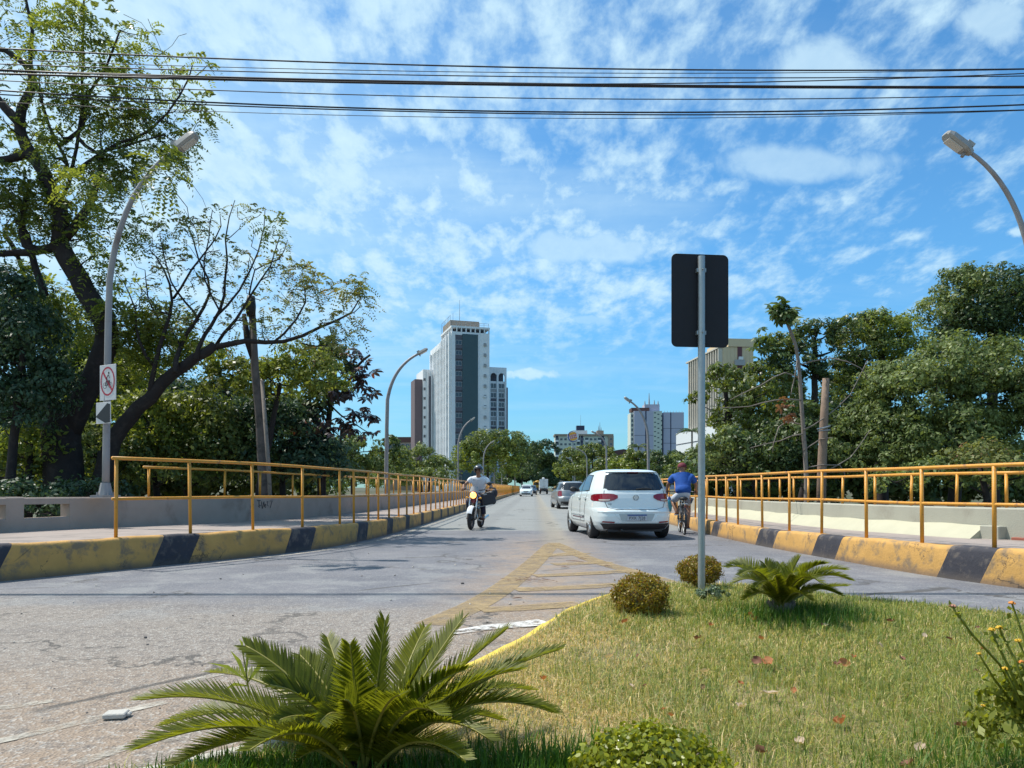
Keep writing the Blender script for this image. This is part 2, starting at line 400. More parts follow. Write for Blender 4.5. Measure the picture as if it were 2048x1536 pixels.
# ------------------------------------------------------------------ the roads and the bridge deck
def road_material():
    m = bpy.data.materials.new('asphalt'); m.use_nodes = True; t = NT(m.node_tree); b = t.n['Principled BSDF']
    co = t.add('ShaderNodeTexCoord').outputs['Object']; x, y, z = t.xyz(co)
    wob = t.m('MULTIPLY_ADD', t.noise(co, .35, 5, .6), 5, -2.5)
    wob2 = t.m('MULTIPLY_ADD', t.noise(co, 1.1, 5, .65), 1.6, -.8)
    yy = t.m('ADD', y, wob2)
    slant = t.m('ADD', yy, t.m('MULTIPLY', x, -.12))
    far = t.ramp(t.m('ADD', y, t.m('MULTIPLY', wob2, .12)), 19.0, 19.25)
    near = t.m('SUBTRACT', 1.0, t.ramp(t.m('ADD', slant, t.m('MULTIPLY', x, .25)), 5.9, 7.4))
    c = t.mix(t.ramp(t.noise(co, .8, 6, .65), .35, .7), (.130, .133, .152), (.180, .178, .192))
    c = t.mix(far, c, (.23, .236, .228))
    c = t.mix(near, c, (.245, .212, .185))
    streak = t.noise(t.comb(t.m('MULTIPLY', x, .5), t.m('MULTIPLY', y, 2.2), 0.0), .8, 6, .7)
    c = t.mix(t.m('MULTIPLY', t.ramp(streak, .52, .72), .45), c, (.095, .088, .095))
    chip = t.ramp(t.noise(co, 1.3, 5, .7), .48, .62)                              # pale worn aggregate between the wheel tracks
    chipy = t.m('MULTIPLY', chip, t.m('MULTIPLY', t.ramp(yy, 5.5, 7.0), t.m('SUBTRACT', 1.0, t.ramp(yy, 10.5, 14))))
    c = t.mix(t.m('MULTIPLY', chipy, .55), c, (.25, .25, .25))
    # reddish dust swept against the island and the hatching
    ax = t.m('ABSOLUTE', t.m('SUBTRACT', x, t.m('MULTIPLY_ADD', y, .045, .0)))
    dust = t.m('SUBTRACT', 1.0, t.ramp(t.m('ADD', ax, t.m('MULTIPLY', wob, .22)), .1, 1.5))
    dust = t.m('MULTIPLY', dust, t.m('SUBTRACT', 1.0, t.ramp(y, 13, 19)))
    dust2 = t.m('SUBTRACT', 1.0, t.ramp(t.m('ADD', y, t.m('MULTIPLY', wob, .5)), 3.4, 5.2))
    dd = t.m('MAXIMUM', t.m('MULTIPLY', dust, .75), t.m('MULTIPLY', dust2, .65))
    c = t.mix(t.m('MULTIPLY', dd, t.ramp(t.noise(co, 3.2, 6, .7), .25, .6)), c, (.31, .22, .15))
    # the sweep of dirt between the two lanes far ahead
    lane = t.m('ABSOLUTE', t.m('SUBTRACT', x, t.m('MULTIPLY_ADD', y, .030, .45)))
    lane = t.m('SUBTRACT', 1.0, t.ramp(t.m('ADD', lane, t.m('MULTIPLY', wob2, .2)), .05, .45))
    c = t.mix(t.m('MULTIPLY', t.m('MULTIPLY', lane, t.ramp(y, 10, 17)), .55), c, (.33, .28, .20))
    vor = t.add('ShaderNodeTexVoronoi'); t.l.new(co, vor.inputs['Vector']); vor.inputs['Scale'].default_value = 70
    vr = t.add('ShaderNodeTexVoronoi'); t.l.new(co, vr.inputs['Vector']); vr.inputs['Scale'].default_value = 27
    grain = t.noise(co, 110, 3, .7)
    gk = t.m('MULTIPLY_ADD', grain, .9, .55)
    c = t.mix(1.0, c, t.comb(gk, gk, gk), 'MULTIPLY')
    tr = t.m('ABSOLUTE', t.m('SUBTRACT', t.m('MODULO', t.m('ADD', t.m('SUBTRACT', x, t.m('MULTIPLY', y, .03)), 30.35), 1.75), .87))
    tyre = t.m('MULTIPLY', t.m('SUBTRACT', 1.0, t.ramp(t.m('ADD', tr, t.m('MULTIPLY', wob2, .12)), .12, .42)), t.ramp(y, 9, 15))
    c = t.mix(t.m('MULTIPLY', tyre, .22), c, (.10, .10, .105))
    st = t.xyz(vor.outputs['Color'])[0]
    c = t.mix(t.m('MULTIPLY', t.ramp(st, .78, .9), t.m('MULTIPLY_ADD', near, .35, .25)), c, (.46, .43, .39))
    c = t.mix(t.m('MULTIPLY', t.ramp(t.xyz(vr.outputs['Color'])[1], .80, .86), t.m('MULTIPLY', near, .40)), c, (.10, .09, .085))
    # cracks
    cr = t.add('ShaderNodeTexVoronoi'); cr.feature = 'DISTANCE_TO_EDGE'; t.l.new(t.v('ADD', co, t.comb(wob2, wob2, 0.0)), cr.inputs['Vector']); cr.inputs['Scale'].default_value = .33
    crk = t.m('MULTIPLY', t.m('SUBTRACT', 1.0, t.ramp(cr.outputs[0], .004, .014)), t.ramp(t.noise(co, .6, 3), .44, .56))
    c = t.mix(t.m('MULTIPLY', crk, .8), c, (.07, .065, .06))
    t.l.new(c, b.inputs['Base Color']); b.inputs['Roughness'].default_value = .82; b.inputs['Specular IOR Level'].default_value = .35
    bn = t.add('ShaderNodeBump'); bn.inputs['Strength'].default_value = .55; bn.inputs['Distance'].default_value = .012
    h = t.m('ADD', t.m('MULTIPLY', vor.outputs['Distance'], t.m('MULTIPLY_ADD', near, 1.3, .5)), t.m('MULTIPLY', grain, .5))
    t.l.new(h, bn.inputs['Height']); t.l.new(bn.outputs[0], b.inputs['Normal'])
    return m


def paint_material(name, col, lo, hi, sc=5):
    """worn road paint: chips down to the asphalt"""
    m = bpy.data.materials.new(name); m.use_nodes = True; t = NT(m.node_tree); b = t.n['Principled BSDF']
    co = t.add('ShaderNodeTexCoord').outputs['Object']
    k = t.ramp(t.m('ADD', t.m('MULTIPLY', t.noise(co, sc, 6, .7), .7), t.m('MULTIPLY', t.noise(co, 60, 3, .7), .3)), lo, hi)
    c = t.mix(t.ramp(t.noise(co, 2, 4), .3, .7), col, tuple(q * .8 for q in col))
    t.l.new(c, b.inputs['Base Color']); b.inputs['Roughness'].default_value = .85
    t.l.new(t.m('SUBTRACT', 1.0, t.m('MULTIPLY', k, .93)), b.inputs['Alpha'])
    return m


KL = Path([(-13, -1.5), (-10, 3), (-7.6, 6.5), (-5.99, 8.78), (-5.54, 9.51), (-5.0, 10.4), (-4.35, 11.5), (-3.78, 12.6), (-3.36, 13.8), (-3.07, 15.6), (-2.85, 18.1), (-2.58, 24), (-2.33, 31.4), (-.83, 80), (1.1, 142), (2.3, 180), (6, 300)])
KR = Path([(14, -3), (9.5, 2.2), (6.9, 5.6), (5.75, 7.6), (5.2, 9.3), (4.95, 11.2), (4.75, 13.2), (4.62, 15.5), (4.6, 18), (4.72, 22.3), (5.0, 31), (6.5, 80), (8.5, 142), (9.7, 180), (13.4, 300)])
WL = Path([(-16, -1), (-10.5, 6.2), (-8.6, 9.4), (-7.75, 11.3), (-7.25, 12.6), (-6.75, 13.7), (-5.95, 15.7), (-5.25, 18), (-4.78, 21), (-4.5, 26), (-4.27, 33), (-2.8, 80), (-.87, 142), (.3, 180)])
WR = Path([(18, -2), (11.5, 4.6), (8.0, 8.5), (7.0, 10.2), (6.45, 13), (6.08, 18), (6.08, 23), (6.3, 31), (7.9, 80), (9.95, 142), (11.15, 180)])
hkL = lambda Y: float(np.interp(Y, [8, 12, 16, 30, 60], [.43, .42, .37, .33, .32]))
hkR = lambda Y: float(np.interp(Y, [8, 11, 14, 30], [.42, .37, .33, .32]))
hwL = lambda Y: float(np.interp(Y, [9, 12.5, 17, 30], [.96, .94, .90, .86]))
hwR = lambda Y: float(np.interp(Y, [9, 12, 20], [.83, .80, .76]))

road = MB()
ys = list(np.arange(-1.4, 20, .5)) + list(np.arange(20, 300, 5))
nx = 6
road.grid(lambda u, v: (lambda Y: (lambda a, b: (a + (b - a) * u, Y, 0))(float(np.interp(Y, KL.p[:, 1], KL.p[:, 0])) - .03, float(np.interp(Y, KR.p[:, 1], KR.p[:, 0])) + .03))(ys[int(round(v * (len(ys) - 1)))]), nx, len(ys) - 1)
road.addf([(-60, -30, 0), (60, -30, 0), (60, -1.4, 0), (-60, -1.4, 0)], [(0, 1, 2, 3)])
M['asphalt'] = road_material()
tag(road.build('road', M['asphalt']), kind='structure')

# painted hatching before the island and the worn lines near the camera
pyel = paint_material('worn_yellow_line', (.37, .265, .135), .34, .72)
pwhi = paint_material('worn_white_line', (.50, .46, .39), .36, .60)
pfresh = paint_material('spilt_white_paint', (.60, .58, .55), .46, .60, 9)


def strip(name, pts, wd, m_, parent=None, z_=.004, sub=.15):
    p = Path(pts, sub); mb = MB(); n = max(2, int(p.len / sub))
    mb.grid(lambda u, v: (*p.at(p.len * u, (v - .5) * (wd if not callable(wd) else wd(u))), z_), n, 1)
    return mb.build(name, m_, parent)


def gp(px, py): q = W(px, py, 1650 / (py - HOR)); return (q.x, q.y)


hatch = empty('road_marking', (0, 0, 0), label='worn yellow hatched triangle painted on the road before the grass island', cat='road marking')
strip('line', [gp(1106, 1088), gp(1040, 1150), gp(960, 1205), gp(862, 1250)], .30, pyel, hatch)
strip('line', [gp(1106, 1086), gp(1190, 1122), gp(1270, 1145), gp(1360, 1172)], .26, pyel, hatch, .0055)
for a, b in (((1078, 1112), (1165, 1106)), ((1105, 1129), (1215, 1124)), ((1068, 1152), (1265, 1142)), ((1030, 1180), (1240, 1170)), ((960, 1221), (1160, 1208))):
    strip('line', [gp(*a), gp((a[0] + b[0]) / 2, (a[1] + b[1]) / 2 + 1), gp(*b)], .30 if a[1] > 1120 else .40, pyel, hatch, .007)
for i, (pts, lab) in enumerate([([(-60, 1418), (20, 1415), (105, 1402)], 'short worn white line on the dusty asphalt at the left edge, above the concrete chunk'),
                                ([(-80, 1500), (60, 1470), (200, 1435), (330, 1405)], 'long faint white line on the asphalt running under the concrete chunk'),
                                ([(372, 1368), (430, 1350), (500, 1338), (545, 1333)], 'pale white line on the asphalt just left of the near sago palm top'),
                                ([(150, 1530), (270, 1490), (360, 1475)], 'broken white line lowest on the asphalt by the bottom left grass')]):
    o = strip('road_marking', [gp(*q) for q in pts], .075, pwhi)
    tag(o, lab, 'road marking', 'white lines near the kerb')
o = strip('paint_spill', [gp(900, 1268), gp(980, 1256), gp(1050, 1250), gp(1092, 1245)], lambda u: .12 + .14 * u, pfresh, None, .009, .05)
tag(o, 'patch of fresh white paint spilt on the road beside the island kerb', 'paint patch')
for pts, lab in (([(-2.55, 18.6), (-2.35, 24), (-2.1, 31), (-.7, 75), (1.2, 140)], 'thin pale edge line along the left kerb of the bridge'),
                 ([(-4.3, 10.9), (-3.45, 12.7), (-2.95, 14.4), (-2.68, 16.5), (-2.5, 18.4)], 'curved white edge line following the near left kerb')):
    tag(strip('road_marking', pts, .09, pwhi, None, .004, .4), lab, 'road marking')


# kerbs, each a run of painted bands
def kerb(name, path, hk, blacks, sgn, Ymax, period, bw, slant, parts_from):
    """sgn +1: the pavement lies to the left of travel"""
    root = empty(name, (0, 0, 0)); root['kind'] = 'structure'
    bl = [(path.sY(a), path.sY(b)) for a, b in blacks]
    s_ = bl[-1][1]
    while path.at(s_)[1] < Ymax: s_ += period + random.uniform(-.1, .1); bl.append((s_ - bw / 2, s_ + bw / 2))
    segs = []; last = parts_from
    for a, b in bl: segs += [('yellow_kerb', last, a), ('black_kerb', a, b)]; last = b
    rnd = random.Random(5)
    def section(s0, s1, mat_, nm):
        mb = MB(); n = max(1, int((s1 - s0) / .2)) if path.at(s0)[1] < 40 else 1
        prof = [(0, -.03, 0), (0.0, .5, .012), (0.0, .86, .02), (.006, .96, .035), (.03, 1.0, .07), (.20, 1.0, .20)]
        def f(u, v):
            j = int(round(v * (len(prof) - 1))); _, hz, off = prof[j]
            s_ = s0 + (s1 - s0) * u + slant * min(hz, 1) * (1 if j < 5 else 1.12)
            X, Y = path.at(max(0, s_), sgn * off); h = hk(Y)
            wb = .006 * math.sin(s_ * 3.1 + 1) + .005 * math.sin(s_ * 7.7)
            return (X, Y, h * hz + (wb if hz > .4 else 0))
        mb.grid(f, n, len(prof) - 1)
        return solid(mb.build(nm, M[mat_], root), 50)
    for m_, a, b in segs: section(a, b, m_, 'painted_band')
    return root


kl = kerb('kerb', KL, hkL, [(4.6, 5.4), (8.05, 8.72), (10.4, 10.9), (12.55, 13.2), (15.1, 15.75), (17.35, 17.95), (19.5, 20.05)], 1, 178, 2.15, .5, .22, .3)
kr = kerb('kerb', KR, hkR, [(4.2, 5.0), (8.62, 9.22), (11.45, 12.15), (13.6, 14.4), (16.8, 17.35), (19.9, 20.4)], -1, 178, 2.6, .55, -.20, .3)


def walk(name, K, Wp, hk, sgn):
    mb = MB(); ys = list(np.arange(-1, 24, .4)) + list(np.arange(24, 178, 4))
    def f(u, v):
        Y = ys[int(round(v * (len(ys) - 1)))]
        a = K.at(K.sY(Y), sgn * .195); b = Wp.at(Wp.sY(Y), -sgn * .0)
        # same Y on both edges
        ax = float(np.interp(Y, K.p[:, 1], K.p[:, 0])) - sgn * .21; bx = float(np.interp(Y, Wp.p[:, 1], Wp.p[:, 0])) - sgn * .1
        return (ax + (bx - ax) * u, Y, hk(Y) - .004)
    mb.grid(f, 6, len(ys) - 1); return tag(mb.build(name, M['walk'], None, True), kind='structure')


walk('pavement', KL, WL, hkL, 1); walk('pavement', KR, WR, hkR, -1)
# joints and patches of the left pavement
def wall_run(name, path, s0, s1, z0, z1, mat_, parent, sgn, th=.22, step=.5):
    mb = MB(); n = max(1, int((s1 - s0) / step))
    prof = [(0, 0), (0, 1), (.02, 1.0), (th - .02, 1.0), (th, 1), (th, 0)]
    g = lambda q, Y: q(Y) if callable(q) else q
    def f(u, v):
        off, k = prof[int(round(v * 5))]; X, Y = path.at(s0 + (s1 - s0) * u, sgn * off)
        a, b = g(z0, Y), g(z1, Y); zz_ = a + (b - a) * k
        if k and off in (0, th): zz_ -= .02
        return (X, Y, zz_)
    mb.grid(f, n, 5)
    for q in (s0, s1):
        vs = []
        for off, k in prof:
            X, Y = path.at(q, sgn * off); a, b = g(z0, Y), g(z1, Y); vs.append((X, Y, a + (b - a) * k - (.02 if k and off in (0, th) else 0)))
        mb.addf(vs, [tuple(range(6))])
    return solid(mb.build(name, mat_, parent), 40)


parL = empty('parapet_wall', (0, 0, 0), label='long grey concrete parapet on the left side of the bridge, open balusters at its near end', cat='wall')
sC = WL.sY(12.42)
wall_run('wall', WL, sC, WL.len, -.4, hwL, M['wall'], parL, 1)
wall_run('bottom_beam', WL, 2, sC - .003, -.2, lambda Y: .62, M['wall'], parL, 1, .18)
wall_run('top_beam', WL, 2, sC - .003, lambda Y: hwL(Y) - .11, hwL, M['wall'], parL, 1, .19)
q = sC - .93
while q > 3:
    wall_run('pillar', WL, q - .14, q + .14, .3, lambda Y: hwL(Y) + .01, M['wall'], parL, 1, .24); q -= 1.22
parR = empty('parapet_wall', (0, 0, 0), label='pale low concrete parapet along the right side of the bridge behind the yellow railing', cat='wall')
wall_run('wall', WR, 2, WR.len, -.4, hwR, M['wall_pale'], parR, -1)
mb = MB()
s0, s1 = WR.sY(10.75), WR.sY(24)
fp = [(0, .60), (.06, .585), (.30, .42), (.36, .33)]
mb.grid(lambda u, v: (lambda off, zz_, s_: (*WR.at(s_, off + .012 * math.sin(s_ * 2.3)), zz_ - (.42 - hkR(WR.at(s_)[1])) * .8 + .008 * math.sin(s_ * 5)))(*fp[int(round(v * 3))], s0 + (s1 - s0) * u), 60, 3)
a_ = [(*WR.at(s0, off), zz_ - (.42 - hkR(10.7)) * .8) for off, zz_ in fp]
mb.addf(a_ + [(*WR.at(s0, 0), .2)], [(0, 1, 2, 3, 4)])
solid(mb.build('ledge', M['cream'], parR), 50)
# drain opening with red bricks at the near end of the right parapet
mb = MB(WR.at(WR.sY(10.25), 0) + (.5,))
for k in range(3):
    X, Y = WR.at(WR.sY(10.25) - k * .24, .03); a = WR.tan(WR.sY(10.25))
    b = MB(); b.bevbox((0, 0, 0), (.22, .10, .055), .006); b.build('brick', M['brick'], parR).location = (X, Y, .405 + hkR(Y) - .42 + .02)
    bpy.context.view_layer.update()
for o in parR.children:
    if o.name.startswith('brick'): o.rotation_euler = (0, 0, WR.tan(WR.sY(10.25)))
b = MB(); b.bevbox((0, 0, 0), (.30, .16, .20), .01)
o = b.build('drain_block', M['wall_pale'], parR); X, Y = WR.at(WR.sY(10.62), .06); o.location = (X, Y, .46); o.rotation_euler = (0, 0, WR.tan(WR.sY(10.5)))

# scribble on the left wall, px (480..500, 1003..1020)
gmb = MB()
def gr(pts):
    out_ = []
    for px, py in pts:
        q = W(px, py, 16.05); s_ = WL.sY(16.05); 
        out_.append(None)
    return out_
sg = WL.sY(16.6); ta = WL.tan(sg); ox, oy = WL.at(sg, -.006)
ux, uy = math.cos(ta), math.sin(ta)
for st in ([(0, .22), (.10, .22)], [(.05, .22), (.06, .07)], [(.12, .20), (.15, .05), (.19, .18)], [(.20, .2), (.205, .08), (.24, .15), (.25, .06)], [(.28, .18), (.32, .20), (.29, .12), (.34, .10)], [(.38, .20), (.45, .21), (.39, .06)], [(.03, .10), (.11, .12)]):
    gmb.tube([(ox + ux * a * 1.2, oy + uy * a * 1.2, .57 + b * 1.1) for a, b in st], .006, 4)
tag(gmb.build('graffiti', M['black'], parL))


# railings
def railing(path, hk, sgn, off, s_posts, ztop, zmid, base, label, r=.024, jit=.02, s_start=None, extra=.1, top_only=False):
    root = empty('railing', (0, 0, 0), label=label, cat='railing', group='yellow tube railings of the bridge')
    sp = s_posts; a, b = (s_start if s_start is not None else sp[0] - extra), sp[-1] + extra
    g = lambda q, Y: q(Y) if callable(q) else q
    rnd = random.Random(3)
    knots = np.arange(a, b + 2, 2.2); kz = [rnd.gauss(0, jit * .35) for _ in knots]; kx = [rnd.gauss(0, jit * .5) for _ in knots]
    def pt(s_, zf, kk=1):
        X, Y = path.at(max(0, s_), sgn * (off + float(np.interp(s_, knots, kx)) * kk)); return (X, Y, g(zf, Y) + float(np.interp(s_, knots, kz)))
    seg = list(np.arange(a, min(b, a + 30), .4)) + list(np.arange(a + 30, b, 2)) + [b]
    m1 = MB(); m1.tube([pt(q, ztop) for q in seg], r, 8); m1.build('top_rail', M['yellow_rail'], root, True)
    if not top_only:
        m1 = MB(); m1.tube([pt(q, zmid) for q in seg], r * .9, 8); m1.build('middle_rail', M['yellow_rail'], root, True)
    me = None
    for q in sp:
        X, Y, zt = pt(q, ztop); X0, Y0 = path.at(q + rnd.gauss(0, jit), sgn * off); z0 = g(base, Y0)
        if me is None:
            mb = MB(); mb.tube([(0, 0, 0), (0, 0, 1)], r, 8); o = mb.build('post', M['yellow_rail'], root, True); me = o.data
        else:
            o = bpy.data.objects.new('post', me); C.objects.link(o); o.parent = root
        v = Vector((X - X0, Y - Y0, zt - z0)); o.location = (X0, Y0, z0 - .01)
        o.rotation_euler = v.to_track_quat('Z', 'Y').to_euler(); o.scale = (1, 1, v.length)
    return root


def spx(path, px, off, sgn, lo, hi):
    """arc length where the path meets the view ray of a photograph column"""
    best = min(np.arange(lo, hi, .02), key=lambda q: abs(path.at(q, sgn * off)[0] / path.at(q, sgn * off)[1] * F + 1024 - px)); return float(best)


def run(first, step, path, Ymax, rnd=random.Random(9)):
    out_ = list(first); q = out_[-1]
    while True:
        q += step + rnd.uniform(-.05, .05)
        if path.at(q)[1] > Ymax: break
        out_.append(q)
    return out_


sl0 = KL.sY(9.3)
fl = [spx(KL, px, .13, 1, sl0, KL.sY(30)) for px in (232, 380, 505, 605, 679, 707, 737, 757, 778, 797)]
railing(KL, hkL, 1, .13, run(fl, 1.12, KL, 165), lambda Y: float(np.interp(Y, [9, 11, 16, 40], [1.50, 1.49, 1.44, 1.40])), lambda Y: float(np.interp(Y, [9, 12, 20], [.95, .94, .90])), hkL,
        'yellow tube railing on the striped left kerb, nearest the road on the left', extra=.06)
fw = [spx(WL, px, .11, -1, WL.sY(11.5), WL.sY(30)) for px in (297, 376, 446, 560, 570, 604, 640)]
fw = sorted(set(round(q, 2) for q in [spx(WL, px, .11, 1, WL.sY(12), WL.sY(30)) for px in (297, 378, 450, 520, 585, 640)]))
railing(WL, hwL, 1, .11, run(fw, 1.5, WL, 165), lambda Y: float(np.interp(Y, [9, 13.5, 20, 40], [1.50, 1.48, 1.42, 1.40])), 0, hwL,
        'yellow tube railing mounted on top of the left concrete parapet', extra=.12, top_only=True)
fr = sorted(spx(KR, px, .13, -1, KR.sY(8.0), KR.sY(26)) for px in (1988, 1844, 1732, 1645, 1579, 1524, 1476, 1453, 1433, 1414))
fr = [fr[0] - 1.35, fr[0] - 2.7][::-1] + fr
railing(KR, hkR, -1, .13, run(fr, 1.25, KR, 165), lambda Y: float(np.interp(Y, [8, 12, 40], [1.35, 1.36, 1.36])), lambda Y: float(np.interp(Y, [8, 12, 20], [.90, .90, .86])), hkR,
        'yellow tube railing on the striped right kerb, passing behind the cyclist', extra=.3)
fw = sorted(set(round(spx(WR, px, .11, -1, WR.sY(10), WR.sY(34)), 2) for px in (2012, 1913, 1822, 1749, 1686, 1617, 1588, 1560, 1538, 1513)))
railing(WR, hwR, -1, .11, run(fw, 1.3, WR, 165), lambda Y: float(np.interp(Y, [9, 12, 30], [1.30, 1.31, 1.33])), 0, hwR,
        'yellow tube railing mounted on top of the right concrete parapet', s_start=fw[0] - .32, top_only=True)

# deck edge: the slab that carries the walls
for nm, Wp, sgn in (('bridge_deck', WL, 1), ('bridge_deck', WR, -1)):
    mb = MB(); mb.grid(lambda u, v: (*Wp.at(Wp.sY(8) + (Wp.len - Wp.sY(8)) * u, sgn * (.1 + .7 * (v > .4))), [-.0, -.12, -1.2][int(round(v * 2))] + .1), 60, 2)
    tag(mb.build(nm, M['wall']), kind='structure')

# ------------------------------------------------------------------ terrain
gm = pm('earth', (.10, .085, .055), .95, 0, .3, .6, .4, 8, (.05, .065, .025), (.4, .6), .25)
xs = np.concatenate([np.arange(-3000, -300, 300), np.arange(-300, -60, 20), np.arange(-60, 60, 1.5), np.arange(60, 300, 20), np.arange(300, 3001, 300)])
ysg = np.concatenate([np.arange(-200, -20, 30), np.arange(-20, 220, 3.), np.arange(220, 600, 30), np.arange(600, 6001, 300)])
XX, YY = np.meshgrid(xs, ysg)
lx = np.interp(YY, WL.p[:, 1], WL.p[:, 0]); rx = np.interp(YY, WR.p[:, 1], WR.p[:, 0])
outd = np.maximum(lx - XX, XX - rx)
river = np.clip((YY - 6) / 14, 0, 1) * np.clip((185 - YY) / 30, 0, 1)
ZZ = -.25 - river * (1.0 + 2.4 * np.clip(outd / 12, 0, 1)) + .25 * np.sin(XX * .21 + YY * .13) * np.cos(YY * .17) * river
ZZ[(YY > 0) & (outd < .5)] -= .9
n0, n1 = len(xs), len(ysg)
Q = np.array([[j * n0 + i, j * n0 + i + 1, (j + 1) * n0 + i + 1, (j + 1) * n0 + i] for j in range(n1 - 1) for i in range(n0 - 1)])
tag(npmesh('ground', np.stack([XX, YY, ZZ], -1).reshape(-1, 3), Q, gm, None, True), kind='structure')

# ------------------------------------------------------------------ the grass island
ISL = [(.95, 6.85), (.62, 6.25), (.36, 5.55), (.12, 4.85), (-.20, 4.1), (-.52, 3.45), (-.90, 2.85), (-1.38, 2.5), (-2.2, 2.25), (-4.5, 1.9), (-6, 1.2), (-6, -1.4), (12, -1.4), (9.0, 1.4), (7, 3.4), (5.1, 4.75), (3.88, 5.66), (3.08, 6.36), (2.65, 6.98), (2.1, 7.55), (1.6, 7.65), (1.25, 7.4)]
isl = Path(ISL + [ISL[0]], .08)
IP = isl.p


def inside(x, y):
    c = np.zeros(len(x), bool); j = len(IP) - 1
    for i in range(len(IP)):
        xi, yi = IP[i]; xj, yj = IP[j]
        k = ((yi > y) != (yj > y)) & (x < (xj - xi) * (y - yi) / (yj - yi + 1e-9) + xi); c ^= k; j = i
    return c


def hz(x, y):
    """height of the island's turf"""
    d_ = np.exp(-((np.asarray(x) - 1.9) ** 2 / 5 + (np.asarray(y) - 5.6) ** 2 / 3.5))
    return .115 + .05 * d_ + .012 * np.sin(np.asarray(x) * 3.1) * np.sin(np.asarray(y) * 2.7)


mb = bmesh.new(); vs = [mb.verts.new((p[0], p[1], 0)) for p in IP[:-1:3]]; f = mb.faces.new(vs)
bmesh.ops.triangulate(mb, faces=[f])
for _ in range(3): bmesh.ops.subdivide_edges(mb, edges=[e for e in mb.edges if e.calc_length() > .35], cuts=1, use_grid_fill=False)
bmesh.ops.triangulate(mb, faces=mb.faces)
for v in mb.verts: v.co.z = float(hz(v.co.x, v.co.y)) - .004
bmesh.ops.recalc_face_normals(mb, faces=mb.faces)
me = bpy.data.meshes.new('turf'); mb.to_mesh(me); mb.free(); me.polygons.foreach_set('use_smooth', np.ones(len(me.polygons), bool))
soil = pm('turf_soil', (.17, .15, .065), .95, 0, .4, 9, 1, 50, (.30, .23, .12), (.42, .62), 2.2)
tag(link('turf', me, soil), kind='structure')
ky = pm('yellow_island_kerb', (.62, .45, .05), .7, 0, .12, 7, .4, 40, (.36, .27, .12), (.55, .8), 5)
kg = pm('bare_kerb', (.42, .40, .36), .85, 0, .2, 6, .4, 40, (.28, .25, .2), (.5, .8), 4)
root = empty('island_kerb', (0, 0, 0)); root['kind'] = 'structure'
n = 60; L_ = isl.len
q = 0
while q < L_ - .01:
    q1 = min(q + .8, L_); X, Y = isl.at((q + q1) / 2)
    mb = MB(); prof = [(-.11, -.02), (-.10, .10), (-.085, .118), (-.02, .122), (.0, .10)]
    mb.grid(lambda u, v: (lambda o_, z_: (*isl.at(q + .004 + (q1 - q - .008) * u, o_), z_ + .004 * math.sin(u * 5 + q)))(prof[int(round(v * 4))][0], prof[int(round(v * 4))][1]), 10, 4)
    solid(mb.build('kerb_stone', ky if (Y > 4.2 and X < 1.4) else kg, root), 50); q = q1
# ------------------------------------------------------------------ buildings
M['twhite'] = pm('tower_white', (.74, .75, .77), .8, 0, .05, .3, 0, 1, (.62, .63, .65), (.45, .8), .12)
M['tteal'] = pm('tower_teal_tiles', (.045, .085, .10), .6, 0, .12, .8)
M['tdark'] = pm('tower_dark_spandrel', (.10, .095, .12), .7, 0, .1, 1)
M['tbrown'] = pm('tower_brown', (.15, .11, .12), .8, 0, .12, .5)
M['tred'] = pm('tower_dark_red', (.13, .05, .06), .8, 0, .1, .5)
M['ttan'] = pm('penthouse_tan', (.30, .24, .19), .85, 0, .1, 1)
M['wglass'] = pm('window_glass', (.035, .045, .06), .15, 0, .15, .4, spec=.7)
M['wframe'] = pm('window_frame_grey', (.30, .31, .33), .6, 0, 0)
M['acunit'] = pm('air_conditioner', (.33, .33, .34), .7, 0, .1, 3)
M['lilac'] = pm('shaded_lilac_wall', (.42, .42, .52), .85, 0, .04, .2)  # the slab fronts' shade is put into this bluish wall colour
M['paleg'] = pm('pale_green_render', (.52, .56, .50), .85, 0, .04, .2)
M['beige'] = pm('beige_cladding', (.60, .47, .31), .8, 0, .06, .5)
M['fin'] = pm('concrete_fin', (.50, .46, .40), .85, 0, .08, .6)
M['pod'] = pm('podium_white', (.66, .68, .70), .7, 0, .03, .2)
M['roofbrown'] = pm('roof_brown', (.10, .05, .045), .8, 0, .15, .5)
M['navy'] = pm('navy_panel', (.025, .03, .07), .5, 0, .1, 2)

_win = {}


def window(parent, c, wd, ht, ax='x', deep=.12, frame=True, gm_=None):
    """a framed window sitting on a facade; ax is the facade's direction"""
    key = (round(wd, 2), round(ht, 2), ax, frame, gm_)
    if key not in _win:
        mb = MB(); o_ = deep / 2
        R = None if ax == 'x' else Matrix.Rotation(math.pi / 2, 3, 'Z')
        if frame:
            fw_ = min(.12, wd * .12)
            for sx in (-1, 1): mb.box((R @ Vector((sx * (wd / 2 - fw_ / 2), 0, 0))) if R else (sx * (wd / 2 - fw_ / 2), 0, 0), (fw_, deep, ht), R)
            for sz in (-1, 1): mb.box((0, 0, sz * (ht / 2 - fw_ / 2)), (wd - 2 * fw_, deep, fw_), R)
            mb.box((0, 0, 0), (fw_ * .7, deep * .9, ht - 2 * fw_), R)
            k = len(mb.f); mb.cur = 1; mb.box((0, 0, 0), (wd - 2 * fw_, deep * .55, ht - 2 * fw_), R)
        else:
            mb.cur = 1; mb.box((0, 0, 0), (wd, deep, ht), R)
        o = mb.build('window', [M['wframe'], gm_ or M['wglass']], parent); _win[key] = o.data
    else:
        o = bpy.data.objects.new('window', _win[key]); C.objects.link(o); o.parent = parent
    o.location = c; return o


def block(name, x0, x1, y0, y1, z0, z1, m_, parent):
    mb = MB(); mb.box(((x0 + x1) / 2, (y0 + y1) / 2, (z0 + z1) / 2), (x1 - x0, y1 - y0, z1 - z0)); return mb.build(name, m_, parent)


